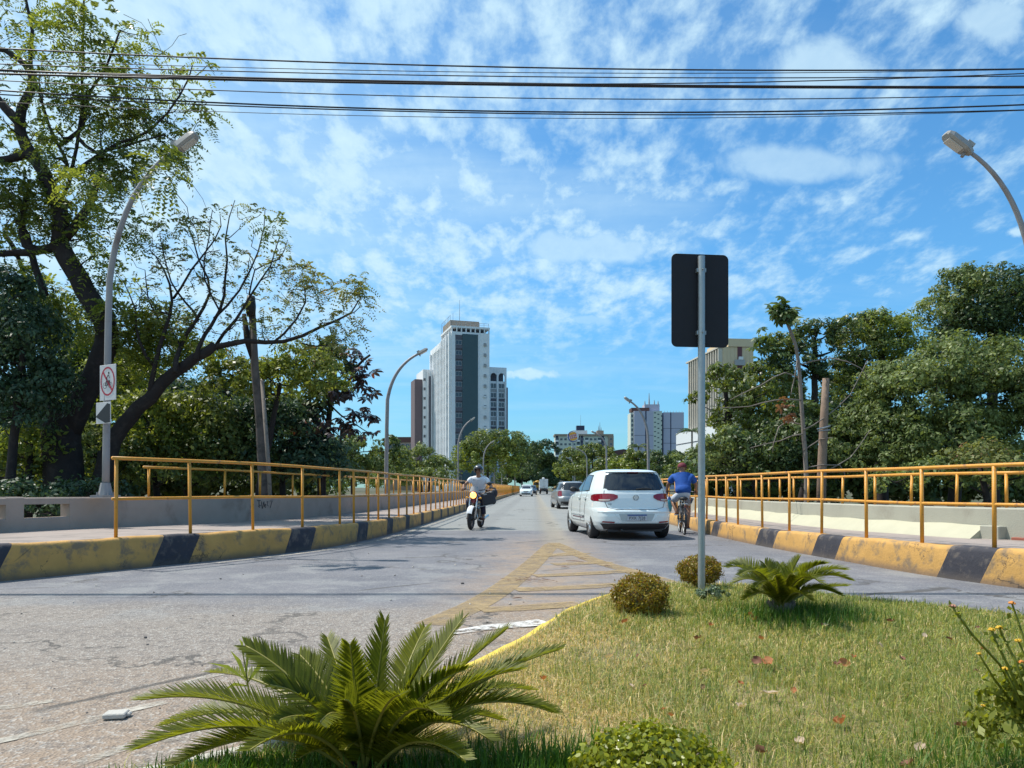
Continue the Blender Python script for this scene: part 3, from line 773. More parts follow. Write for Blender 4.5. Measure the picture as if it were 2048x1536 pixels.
A = math.radians(17.3)
q = W(903, HOR, 215)
tw = empty('apartment_tower', (q.x, q.y, 0), A, label='tallest white tower with dark teal stripe and ribbed white side, left of the road', cat='tower')
H = 47.6
block('wall', 0, 11.3, 0, 30, 0, 43.6, M['twhite'], tw)
block('side_block', -.25, 11.0, 14.5, 30.05, 43.6, 45.4, M['twhite'], tw)
block('crown', 0.003, 11.297, .003, 14.5, 43.6, H - 1.7, M['twhite'], tw)
block('parapet', -.10, 11.40, -.10, 14.55, H - .55, H, M['twhite'], tw)
for i in range(9): block('parapet_post', .05 + i * 1.37, .35 + i * 1.37, -.06, .3, H - 1.7, H - .55, M['twhite'], tw)
for i in range(7): block('parapet_post', -.06, .3, 1.6 + i * 2.0, 1.9 + i * 2, H - 1.7, H - .55, M['twhite'], tw)
block('parapet_back', .8, 10.6, 2.0, 14, H - 1.7, H - .56, M['tdark'], tw)
block('stripe', 3.15, 7.75, -.35, .0, 2, 45.3, M['tteal'], tw)
block('recess', 1.05, 3.147, -.06, .0, 2, 45.0, M['tdark'], tw)
block('pilaster', 0.0, 1.04, -.30, .0, 0, 45.6, M['twhite'], tw)
block('pilaster', 7.753, 8.1, -.20, .0, 0, 45.6, M['twhite'], tw)
for k in range(14):
    z_ = 42.6 - 3.0 * k
    window(tw, (2.1, -.12, z_ + .2), 1.9, 1.35)
    block('sill', 1.06, 3.14, -.30, -.06, z_ - 1.6, z_ - .6, M['tdark'], tw)
    if k < 13: window(tw, (9.95, -.04, z_), .75, .85)
    if k in (0, 1, 2, 3, 4, 7): block('air_conditioner', 9.55, 10.3, -.42, -.1, z_ - .45, z_ + .2, M['acunit'], tw)
    if 4 < k < 12 and k != 7: block('air_conditioner', 9.4, 10.2, -.35, -.1, z_ - .40, z_ + .15, M['pod'], tw)
# ribbed side: fins with a ladder of small windows between
for i in range(14):
    y_ = .5 + i * 2.15
    deep = .75 if i in (0, 2, 13) else .32
    tp = 45.6 - (0 if i < 7 else .6 + (i - 7) * .18)
    block('rib', -deep, 0, y_ - .32, y_ + .32, 0, tp, M['twhite'], tw)
    if i < 13:
        for k in range(14):
            z_ = 42.4 - 3.0 * k
            window(tw, (-.03, y_ + 1.07, z_), .95, 1.25, 'y', .10)
ph = block('penthouse', 0.3, 9.0, 3, 13, H - .5, H + 2.2, M['ttan'], tw)
mb = MB()
for i in range(9): mb.tube([(.1 + i * 1.37, .1, H), (.1 + i * 1.37, .1, H + 1.1)], .05, 5)
mb.tube([(.1, .1, H + 1.1), (11.2, .1, H + 1.1)], .05, 5); mb.tube([(.1, .1, H + .6), (11.2, .1, H + .6)], .04, 5)
for i in range(8): mb.tube([(.1, .1 + 2 * i, H), (.1, .1 + 2 * i, H + 1.1 + (2.2 if i > 0 else 0))], .05, 5)
mb.tube([(.1, 2, H + 3.3), (.1, 14, H + 3.3)], .05, 5); mb.build('roof_railing', M['galv'], tw)
mb = MB(); mb.tube([(3.8, 6, H + 2), (3.8, 6, H + 9)], [.10, .04], 5); mb.build('antenna', M['galv'], tw)
mb = MB(); mb.tube([(1.8, 6, H + 2), (1.8, 6, H + 5)], .05, 5); mb.build('antenna', M['galv'], tw)

q = W(979, HOR, 240)
bw = empty('apartment_tower', (q.x, q.y, 0), A, label='lower white block with two arched bays, adjoining the tallest tower on its right', cat='tower')
block('wall', -3, 5.6, 0, 9, 0, 35.2, M['twhite'], bw)
block('side_wing', 5.6, 6.3, .5, 9, 0, 33.4, M['tred'], bw)
for x0 in (-.35, 2.3, 5.0): block('rib', x0, x0 + .55, -.5, 0, 0, 39.0, M['twhite'], bw)
for x0 in (.2, 2.85):
    mb = MB(); w_ = 2.15; pts = [(x0, 39.0)] + [(x0 + w_ / 2 - w_ / 2 * math.cos(math.pi * i / 10), 36.6 + w_ / 2 * math.sin(math.pi * i / 10) * 1.1) for i in range(11)] + [(x0 + w_, 39.0)]
    mb.prism(pts, -.5, 0); mb.build('arch', M['twhite'], bw)
    for k in range(11):
        z_ = 33.7 - 3.0 * k
        window(bw, (x0 + .65, -.04, z_), .8, 1.5); window(bw, (x0 + 1.55, -.04, z_), .8, 1.5)
        block('spandrel', x0, x0 + w_, -.12, 0, z_ - 1.95, z_ - 1.0, M['tdark'] if k % 3 else M['acunit'], bw)
for k in range(8): block('air_conditioner', -.95, -.35, -.3, 0, 34 - 3.3 * k, 34.6 - 3.3 * k, M['acunit'], bw)
block('roof_slab', -3, 5.56, -.5, 9, 39.0, 39.6, M['twhite'], bw)
block('back_wall', -3, 5.5, 3, 9, 35.2, 39, M['tdark'], bw)

q = W(846, HOR, 238)
bl = empty('apartment_tower', (q.x, q.y, 0), A, label='narrow white block with dark brown flank, adjoining the tallest tower on its left', cat='tower')
block('wall', 0, 5, 0, 12, 0, 38.6, M['twhite'], bl)
block('brown_flank', -2.5, -.05, .8, 8, 0, 35.5, M['tbrown'], bl)
for k in range(12): window(bl, (.5, -.04, 35.4 - 3.0 * k), .7, .9)
block('rib', 1.1, 1.5, -.4, 0, 0, 38, M['twhite'], bl); block('rib', 2.6, 2.9, -.4, 0, 0, 38, M['twhite'], bl)
block('recess', 1.9, 2.5, -.12, 0, 0, 36.5, M['tdark'], bl)

q = W(800, HOR, 260)
bs = empty('office_block', (q.x, q.y, 0), 0, label='low tan office block with a white window grid peeping over trees left of the towers', cat='building')
block('wall', -4, 5.2, 0, 12, 0, 16.8, M['ttan'], bs)
block('roof', -4.2, 5.4, -.2, 12, 16.8, 18.6, M['roofbrown'], bs)
for k in range(4):
    for i in range(6): window(bs, (-3.4 + i * 1.5, -.06, 15.2 - k * 2.9), 1.2, 2.2)

# long hotel like block in the far middle
q = W(1109, HOR, 450); w_ = 118 * .3
bb = empty('apartment_block', (q.x, q.y, 0), 0, label='wide low pale block with a dark rooftop box in the far middle distance', cat='building')
Hb = (975 - 868) * .3 + 1.1
block('wall', .5, w_ - .5, 1, 14, 0, Hb - 1, M['paleg'], bb)
block('roof_slab', 0, w_, 0, 14, Hb - 1, Hb, M['ttan'], bb)
block('end_bay', w_ - 3.0, w_ + .1, -.4, 14, 0, Hb - 1, M['ttan'], bb)
for k in range(4):
    z_ = Hb - 3.1 - 3.0 * k
    for i in range(12):
        x_ = 1.6 + i * 2.55
        if i in (0, 5, 7, 10): block('balcony', x_ - 1, x_ + .9, -.3, 1, z_ - 1.5, z_ - .5, M['pod'], bb); window(bb, (x_, .9, z_ + .1), 1.9, 1.6, frame=False)
        else: window(bb, (x_, .95, z_), 1.5, 1.3)
    window(bb, (w_ - 1.5, -.45, z_), 1.5, 1.2)
for x_ in (1.5, 14.5, 16.5, 29): block('recess', x_ - .8, x_ + .8, .9, 1.0, 0, Hb - 1, M['navy'], bb)
block('penthouse', 11, 20, 3, 12, Hb, Hb + 2.4, M['pod'], bb)
block('tank_box', 13.6, 18.4, 4, 9, Hb + 2.4, Hb + 5.4, M['navy'], bb)
block('tank_base', 26, 30, 4, 9, Hb, Hb + 2.4, M['ttan'], bb)
mb = MB(); mb.tube([(16.2, 6, Hb + 5), (16.2, 6, Hb + 12)], [.12, .05], 5)
for x_, h_ in ((27, 5.5), (27.8, 7.5), (28.6, 4.5)): mb.tube([(x_, 5, Hb + 2.2), (x_, 5, Hb + h_)], [.3, .08], 5)
mb.build('antenna', M['galv'], bb)['kind'] = 'stuff'

# round restaurant totem
M['bk_blue'] = pm('sign_blue', (.02, .07, .25), .4, 0, 0); M['bk_red'] = pm('sign_letter_red', (.60, .015, .01), .4, 0, 0); M['bk_bun'] = pm('sign_bun_orange', (.75, .36, .04), .4, 0, 0)
q = W(1146, 873, 200)
bk = empty('totem_sign', (q.x, q.y, 0), 0, label='round restaurant totem sign with red lettering between orange bun halves', cat='sign')
Rm = Matrix.Translation((0, 0, q.z)) @ Matrix.Rotation(math.pi / 2, 4, 'X')
mb = MB(); mb.lathe([(0, -.25), (1.52, -.25), (1.52, .2), (1.42, .25), (0, .25)], 40, Rm); solid(mb.build('disc', M['pod'], bk))


def disc_poly(name, pts, m_, d_):
    mb = MB(); mb.prism([(a, b + q.z) for a, b in pts], -.25 - d_, -.25 - d_ + .02); mb.build(name, m_, bk)


tl = math.radians(14)
rot = lambda a, b: (a * math.cos(tl) - b * math.sin(tl), a * math.sin(tl) + b * math.cos(tl))
cres = [(1.48 * math.cos(a), 1.48 * math.sin(a)) for a in np.linspace(math.radians(95), math.radians(318), 24)]
cin = [(.13 + 1.30 * math.cos(a), .07 + 1.34 * math.sin(a)) for a in np.linspace(math.radians(318), math.radians(95), 24)]
n_ = 24
mb = MB(); mb.grid(lambda u, v: (lambda i: (cres[i][0] if v < .5 else cin[23 - i][0], -.275, (cres[i][1] if v < .5 else cin[23 - i][1]) + q.z))(int(round(u * 23))), 23, 1); mb.build('crescent', M['bk_blue'], bk)
disc_poly('bun', [rot(1.02 * math.cos(a), .55 + .62 * math.sin(a)) for a in np.linspace(0, math.pi, 16)], M['bk_bun'], .03)
disc_poly('bun', [rot(1.02 * math.cos(a), -.55 + .55 * math.sin(a)) for a in np.linspace(math.pi, 2 * math.pi, 16)], M['bk_bun'], .03)
for s_, z_, sz in (('BURGER', .29, .66), ('KING', -.27, .92)):
    xz = rot(0, z_)
    text('lettering', s_, sz, M['bk_red'], bk, Matrix.Translation((xz[0] + .02, -.31, q.z + xz[1])) @ Matrix.Rotation(-tl, 4, 'Y') @ Matrix.Rotation(math.pi / 2, 4, 'X'), .015, .86)
mb = MB(); mb.tube([(0, .1, 0), (0, .1, q.z - 1.2)], .18, 8); mb.build('pole', M['galv'], bk)

# pair of lilac slabs
q = W(1262, HOR, 480); s_ = .32
bt = empty('apartment_tower', (q.x, q.y, 0), 0, label='left of the two lilac slabs, with staggered stair windows and rooftop masts', cat='tower')
Ht = (975 - 822) * s_ + 1.1
block('wall', 2, 62 * s_, 0, 14, 0, Ht, M['lilac'], bt)
block('side_bay', 0, 2, 1.5, 14, 0, Ht - 1, M['paleg'], bt)
for k in range(14):
    z_ = Ht - 3 - 3.0 * k
    window(bt, (1.0, 1.45, z_), 1.2, 1.9)
    window(bt, ((1310 - 1262) * s_, -.05, z_ + 1.8), 1.2, .6, frame=False); window(bt, ((1316.7 - 1262) * s_, -.05, z_ + .9), 1.2, .6, frame=False)
    window(bt, ((1323.4 - 1262) * s_, -.05, z_ - .2), .8, 1.0, frame=False)
block('stair_panel', (1307 - 1262) * s_, 62 * s_ - .05, -.03, 0, 0, Ht - .2, M['paleg'], bt)
block('recess', (1290.5 - 1262) * s_, (1293 - 1262) * s_, -.06, 0, 4, Ht, M['navy'], bt)
block('joint', 2, 14.3, -.05, 0, Ht - 15.7, Ht - 15.45, M['tdark'], bt)
block('penthouse', (1264 - 1262) * s_, (1300 - 1262) * s_, 2, 12, Ht, Ht + 2.3, M['roofbrown'], bt)
block('penthouse', (1291 - 1262) * s_, (1321 - 1262) * s_, 3, 12, Ht, Ht + 4.6, M['lilac'], bt)
mb = MB()
for px, h_ in ((1292, 7), (1300.5, 12), (1311, 7.5), (1318.5, 7)): mb.tube([((px - 1262) * s_, 4, Ht + 4), ((px - 1262) * s_, 4, Ht + h_)], [.6, .15], 6)
mb.build('antenna', M['acunit'], bt)['kind'] = 'stuff'
q = W(1327, HOR, 482)
bu = empty('apartment_tower', (q.x, q.y, 0), 0, label='right of the two lilac slabs, blank wall with one dark vertical slot', cat='tower')
Hu = (975 - 824) * s_ + 1.1
block('wall', 0, 41 * s_, 0, 14, 0, Hu, M['lilac'], bu)
block('recess', 13.6 * s_, 15.6 * s_, -.06, 0, 3, Hu, M['navy'], bu)
for z_ in (Hu - 10.5, Hu - 20): block('joint', 0, 13.55 * s_, -.05, 0, z_, z_ + .25, M['tdark'], bu); block('joint', 15.65 * s_, 41 * s_, -.05, 0, z_, z_ + .25, M['tdark'], bu)
mb = MB()
for i in range(7): mb.tube([(1 + i * 1.9, 2, Hu - .1), (1 + i * 1.9, 2, Hu + 1.2)], .12, 5)
mb.build('roof_post', M['acunit'], bu)
q = W(1250, 906, 300)
br = empty('roof_shed', (q.x, q.y, 0), 0, label='brown low pitched roof glimpsed between trees below the lilac towers', cat='building')
mb = MB(); mb.prism([(-7, q.z - 2), (6, q.z - 2), (6, q.z + .2), (-.5, q.z + 1.6), (-7, q.z + .6)], 0, 14); mb.build('roof', M['roofbrown'], br)
block('wall', -6, 5, 1, 13, 0, q.z - 2, M['ttan'], br)

# beige office tower behind the sign
A2 = math.radians(6)
q = W(1448, HOR, 150)
be = empty('office_tower', (q.x, q.y, 0), A2, label='beige office tower with concrete fins on a white podium, behind the signpost', cat='tower')
He = (975 - 692) * .1 + 1.1
block('wall', 0, 6.3, .6, 20, 0, He, M['beige'], be)
block('core', 1.0, 6.5, .3, 12, He, He + 1.6, M['beige'], be)
for i in range(8): block('panel', .06 + i * .79, .06 + i * .79 + .76, .5, .62, 8, He - .02, M['beige'], be)
block('dark_bay', 3.0, 3.9, .38, .52, He - 6.5, He + 1.4, M['tred'], be)
block('balcony', 2.3, 4.3, -.2, .4, He - 3.8, He - 2.7, M['acunit'], be)
window(be, (3.2, .35, He - 5.2), 1.6, 1.1); block('air_conditioner', 3.1, 3.9, -.3, .2, He - 2.7, He - 2.1, M['pod'], be)
for i in range(14):
    y_ = .7 + i * 1.35
    block('fin', -.9, 0, y_, y_ + .32, 13.6, He - .3, M['fin'], be)
    if i < 13: block('glass_bay', -.25, 0, y_ + .4, y_ + 1.27, 13.6, He - .8, M['tdark'], be)
for k in range(5): block('spandrel', -.4, -.26, .75, 19, 15.5 + k * 3, 16.0 + k * 3, M['fin'], be)
block('cap', -1.0, 0, .6, 20, He - .3, He, M['fin'], be)
block('podium', -1.9, 6.6, -1, 24, 0, 13.55, M['pod'], be)
block('podium_band', -1.97, -1.9, -.9, 23.9, 10.9, 11.05, M['tdark'], be)
mb = MB(); mb.tube([(1.6, 4, He), (1.6, 4, He + 4.5)], [.07, .03], 5); mb.build('antenna', M['galv'], be)

# ------------------------------------------------------------------ street lamps
def street_lamp(name_px, base, headpt, bend_z, label, r0=.075, kind='L', group=None):
    """base and head in world coordinates; the shaft rises, then arcs over to the head"""
    b = Vector(base); h = Vector(headpt)
    root = empty('street_lamp', b, label=label, cat='street lamp', group=group)
    top = h - b; pts = []
    n = 5
    for i in range(n): pts.append(Vector((top.x * .05 * i / n, 0, bend_z * i / n)))
    p0 = Vector((top.x * .06, 0, bend_z)); p1 = Vector((top.x * .22, 0, bend_z + (top.z - bend_z) * .72)); p2 = top
    for i in range(13):
        u = i / 12; pts.append(p0 * (1 - u) ** 2 + p1 * 2 * u * (1 - u) + p2 * u * u)
    rr = [r0 * (1 - .45 * i / (len(pts) - 1)) for i in range(len(pts))]
    mb = MB(); mb.tube(pts, rr, 10); mb.build('pole', M['lamp_grey'], root, True)
    mb = MB(); mb.box((0, 0, .02), (.34, .34, .04)); mb.lathe([(r0 * 2.0, .03), (r0 * 1.25, .25)], 10)
    for a in range(4): mb.tube([(.13 * math.cos(a * 1.57 + .78), .13 * math.sin(a * 1.57 + .78), .0), (.13 * math.cos(a * 1.57 + .78), .13 * math.sin(a * 1.57 + .78), .09)], .015, 6)
    mb.build('base_flange', M['lamp_grey'], root)
    dr = (pts[-1] - pts[-2]).normalized()
    R = dr.to_track_quat('X', 'Z').to_matrix()
    g_ = Matrix.Translation(pts[-1]) @ R.to_4x4()
    mb = MB()
    sec = [(-.05, .04, .035), (.02, .08, .05), (.08, .115, .065), (.36, .12, .06), (.43, .105, .04), (.46, .07, .025)]
    ring = lambda x_, a, c_: [g_ @ Vector((x_, y_, z_)) for y_, z_ in ((-a, -c_ * .4), (-a * .8, -c_), (a * .8, -c_), (a, -c_ * .4), (a * .75, c_), (-a * .75, c_))]
    vs = [];
    for s_ in sec: vs += ring(*s_)
    mb.addf(vs, [(i * 6 + k, i * 6 + (k + 1) % 6, i * 6 + 6 + (k + 1) % 6, i * 6 + 6 + k) for i in range(5) for k in range(6)] + [tuple(range(6)), tuple(range(30, 36))])
    mb.box(g_ @ Vector((.06, 0, .085)), (.12, .12, .06), R)
    hd = mb.build('lamp_head', M['lamp_head'], root)
    mb = MB(); mb.box(g_ @ Vector((.25, 0, -.067)), (.26, .16, .02), R); mb.build('lens', M['lens'], hd)
    mb = MB(); mb.tube([g_ @ Vector((.04, 0, -.02)), g_ @ Vector((.04, 0, -.13))], .028, 6); mb.build('clamp', M['lamp_grey'], root)
    return root


def lamp_at(bx, Y, zb, hx, hy, zbend_py, label, r0=.075, group='curved arm street lamps along the bridge', dy=0):
    b = W(bx, HOR, Y); b.z = zb; h = W(hx, hy, Y); bz = W(0, zbend_py, Y).z - zb
    return street_lamp(None, b, h, bz, label, r0, group=group)


lampL = lamp_at(211, 12.75, .93, 350, 300, 560, 'nearest left street lamp, half hidden by tree leaves, carrying the no cycling sign', .060)
lampL.location.x -= .0
lamp_at(771, 31.4, -1.0, 836, 708, 800, 'second street lamp on the left, arched over clear sky beside the dark leaved branch', .09)
lamp_at(915, 62, -1.0, 941, 841, 888, 'third street lamp on the left, in front of the tall white tower', .085)
lamp_at(966, 93, -1.0, 983, 885, 915, 'fourth street lamp on the left, against the dark trees right of the motorcyclist', .085)
lamp_at(988, 122, -1.0, 1009, 906, 930, 'fifth street lamp on the left, near the far end of the railing', .085)
lamp_at(1003, 150, -1.0, 1016, 919, 940, 'sixth and farthest street lamp on the left', .085)
lamp_at(2075, 11.5, -.6, 1938, 303, 560, 'big street lamp at the right edge, only head and curved arm in the picture', .052)
lamp_at(1298, 41, -1.0, 1262, 804, 870, 'street lamp in front of the left lilac tower, above the white hatchback', .085)
lamp_at(1214, 65, -1.0, 1192, 867, 895, 'street lamp in front of the low pale block, left of the brown roof', .085)
lamp_at(1175, 92, -1.0, 1150, 896, 915, 'strongly curved pale street lamp just below the round totem sign', .085)
lamp_at(1150, 118, -1.0, 1137, 917, 935, 'faint far street lamp low against the trees left of the totem sign', .085)

# no cycling sign hanging from the nearest left lamp
q = W(216, 765, 12.66)
sg_ = empty('no_cycling_sign', (q.x, q.y, q.z), math.radians(-29), label='white no cycling sign with red ring, clamped to the nearest left lamp pole', cat='road sign')
mb = MB(); mb.bevbox((0, 0, 0), (.44, .012, .60), .003); mb.build('plate', M['white_metal'], sg_)
mb = MB(); mb.grid(lambda u, v: ((.165 + .03 * v) * math.cos(2 * math.pi * u), -.009, .02 + (.215 + .03 * v) * math.sin(2 * math.pi * u)), 40, 1)
mb.box((0, -.009, .02), (.032, .004, .44), Matrix.Rotation(math.radians(-38), 3, 'Y')); mb.build('red_ring', M['red'], sg_)
mb = MB()
for x_ in (-.075, .075): mb.grid(lambda u, v: (x_ + (.045 + .008 * v) * math.cos(2 * math.pi * u), -.008, -.05 + (.045 + .008 * v) * math.sin(2 * math.pi * u)), 16, 1)
for a, b in (((-.075, -.05), (-.03, .03)), ((-.03, .03), (.05, .03)), ((.05, .03), (.075, -.05)), ((-.075, -.05), (0, -.05)), ((0, -.05), (.05, .03)), ((-.03, .03), (0, -.05)), ((-.03, .03), (-.04, .06)), ((-.04, .06), (.02, .13)), ((.02, .13), (.06, .07)), ((-.02, .07), (.01, .0))):
    mb.tube([(a[0], -.008, a[1]), (b[0], -.008, b[1])], .006, 4)
mb.ball((.03, -.008, .16), (.02, .004, .02), 8, 5); mb.build('bicycle_symbol', M['black'], sg_)
q2 = W(207, 826, 12.66)
pl = empty('lower_sign', (q2.x, q2.y, q2.z), math.radians(-29), label='torn white plate with a dark sticker below the no cycling sign', cat='road sign')
mb = MB(); mb.bevbox((0, 0, 0), (.40, .012, .36), .003); mb.build('plate', M['white_metal'], pl)
mb = MB(); mb.prism([(-.20, -.06), (.12, .16), (.19, .14), (.19, -.16), (.06, -.17)], -.012, -.008); mb.build('sticker', M['black'], pl)

# ------------------------------------------------------------------ overhead cables
def cable(name, ya, yb, yc, r, Y, label):
    """parabola through the heights seen at the left, middle and right of the view"""
    za, zb, zc = [EYE - (v - HOR) / F * Y for v in (ya, yb, yc)]; h = 1024 / F * Y
    a = (za + zc - 2 * zb) / (2 * h * h); b = (zc - za) / (2 * h)
    mb = MB(); mb.tube([(X, Y, zb + b * X + a * X * X) for X in np.linspace(-22, 22, 61)], r, 6)
    tag(mb.build('overhead_cable', M['cable'], None, True), label, 'cable', 'overhead cables crossing above the junction')


for ys_, r_, Y_, lab in [((97, 134.5, 138), .0085, 9.0, 'topmost of the black overhead cables'), ((119, 145, 139), .004, 9.0, 'thin cable just under the topmost one, merging with it at the right'),
                         ((128, 153, 152), .006, 9.0, 'third cable from the top, thin and evenly spaced'), ((139, 168, 147), .006, 8.8, 'cable that leaves the thick bundle and climbs away at the right'),
                         ((141, 167, 173.5), .012, 9.0, 'upper strand of the thick middle cable bundle'), ((147.5, 170, 175), .012, 9.06, 'lower strand of the thick middle cable bundle'),
                         ((161, 196, 190), .0055, 9.0, 'lone thin cable between the thick bundle and the lowest group'), ((181, 223, 209.5), .009, 9.0, 'upper cable of the lowest group, thick and dark'),
                         ((189, 227, 220), .007, 9.0, 'middle cable of the lowest group'), ((204, 236, 221), .0035, 9.0, 'lowest and thinnest of all the overhead cables')]:
    cable('c', *ys_, r_, Y_, lab)

# ------------------------------------------------------------------ the sign seen from behind
q = W(1403, HOR, 6.75)
sp_ = empty('road_sign', (q.x, q.y, 0), 0, label='black back of a tall rounded road sign on a grey tube post in the grass', cat='road sign')
sp_.rotation_euler = (0, 0, math.radians(6))
zt, zb_ = W(0, 507, 6.75).z, W(0, 692, 6.75).z
mb = MB(); mb.tube([(0, 0, .05), (0, 0, 1.6), (0, 0, zt - .025)], .032, 16); solid(mb.build('post', M['galv'], sp_))
mb = MB(); w_, h_, r_ = .262, (zt - zb_) / 2, .045; poly = []
for cx, cz, a0 in ((w_ - r_, h_ - r_, 0), (-w_ + r_, h_ - r_, 90), (-w_ + r_, -h_ + r_, 180), (w_ - r_, -h_ + r_, 270)):
    poly += [(cx + r_ * math.cos(math.radians(a0 + k * 15)), (zt + zb_) / 2 + cz + r_ * math.sin(math.radians(a0 + k * 15))) for k in range(7)]
mb.prism(poly, .036, .041)
pm_ = mb.build('plate', [M['signback']], sp_)
mb = MB(); rim = [(x_, .0385, z_) for x_, z_ in poly]; mb.tube(rim + [rim[0]], .005, 6, False); mb.build('rim', M['signback'], sp_)
mb = MB()
for z_ in (zt - .15, zb_ + .12, ): mb.box((0, .022, z_), (.085, .05, .035)); mb.tube([(0, -.05, z_), (0, -.03, z_)], .009, 6)
mb.build('clamp', M['galv'], sp_)

# ------------------------------------------------------------------ wooden poles, pruned trunks
def pole(name, pts, r, m_, label, cat, sides=10):
    b = Vector(pts[0]); root = empty(name, b, label=label, cat=cat)
    mb = MB(b); mb.tube(pts, r, sides); mb.build('shaft', m_, root, True); return root


o = pole('old_pole', [W(532, 1060, 17.8), W(528, 960, 17.8), W(521, 840, 17.8), W(510, 740, 17.8), W(503, 600, 17.8)], [.15, .14, .12, .095, .08], M['wood_dark'], 'old dark broken pole with a charred top, rising behind the left railing', 'pole')
mb = MB(o.location); mb.tube([W(543, 1060, 17.6), W(537, 930, 17.6), W(524, 760, 17.6)], [.05, .05, .045], 8); mb.build('conduit', M['bark_pale'], o, True)
mb = MB(o.location); mb.tube([W(502, 632, 17.7), W(501, 612, 17.7), W(502, 592, 17.7)], [.10, .125, .09], 9); mb.build('charred_top', M['black'], o, True)
mb = MB(o.location); mb.tube([W(507, 720, 17.8), W(495, 680, 17.8), W(488, 628, 17.8)], [.07, .085, .05], 8); mb.build('stub', M['bark'], o, True)
pr = pole('wooden_post', [W(1641, 1060, 16.6), W(1644, 930, 16.6), W(1648, 840, 16.6), W(1652, 757, 16.6)], [.105, .10, .09, .075], M['wood'], 'stout bare brown wooden post with tied wire, behind the right railing', 'pole')
mb = MB(pr.location); mb.tube([W(1634, 858, 16.5), W(1647, 856, 16.48), W(1660, 852, 16.5)], .02, 6); mb.tube([W(1636, 862, 16.5), W(1660, 860, 16.5)], .015, 6); mb.build('wire_tie', M['galv'], pr)
# ------------------------------------------------------------------ foliage
def unit(v): return v / np.maximum(np.linalg.norm(v, axis=-1, keepdims=True), 1e-9)


def leaf_quads(c, nrm, ln, wd, tdir=None, fold=.0):
    """c (n,3) leaf middles, nrm normals; returns verts and quads of pointed leaves"""
    n = len(c); nrm = unit(nrm)
    tv = rng.normal(size=(n, 3)) if tdir is None else tdir
    tv = unit(tv - nrm * np.sum(tv * nrm, 1, keepdims=True)); bv = np.cross(nrm, tv)
    ln = np.broadcast_to(ln, n)[:, None]; wd = np.broadcast_to(wd, n)[:, None]
    V = np.stack([c - tv * ln * .5, c - tv * ln * .02 + bv * wd * .5 + nrm * wd * fold, c + tv * ln * .5, c - tv * ln * .02 - bv * wd * .5 + nrm * wd * fold], 1).reshape(-1, 3)
    return V, np.arange(n * 4).reshape(n, 4)


def merge(parts):
    Vs, Qs, o = [], [], 0
    for V, Q in parts: Vs.append(V); Qs.append(Q + o); o += len(V)
    return np.concatenate(Vs), np.concatenate(Qs)


def clump_leaves(ctr, rad, n, ln, upb=.25, nsub=None, sub=.30, squash=.8, droop=0):
    """leaves in lumps over an ellipsoid so that the crown reads in light and dark clumps"""
    nsub = nsub or max(8, int(n / 90))
    d_ = unit(rng.normal(size=(nsub, 3))); d_[:, 2] = np.where(d_[:, 2] < -.55, -d_[:, 2], d_[:, 2]); d_ = unit(d_)
    rr = rng.uniform(.55, 1.0, nsub)[:, None]
    sc = ctr + d_ * rad * rr
    srad = sub * np.mean(rad) * rng.uniform(.6, 1.35, nsub)
    k = rng.integers(0, nsub, n)
    e = unit(rng.normal(size=(n, 3))); e[:, 2] *= squash; r_ = rng.uniform(.35, 1.0, n) ** .5
    c = sc[k] + e * (srad[k] * r_)[:, None]
    nrm = unit(e * 1.0 + unit(c - ctr) * .5 + rng.normal(size=(n, 3)) * .55 + np.array([0, 0, upb]))
    ln_ = ln * (.5 + 1.1 * rng.random(n) ** 1.3)
    td = None
    if droop: td = rng.normal(size=(n, 3)) * .6 + np.array([0, 0, -droop])
    return leaf_quads(c, nrm, ln_, ln_ * rng.uniform(.38, .55, n), td), sc


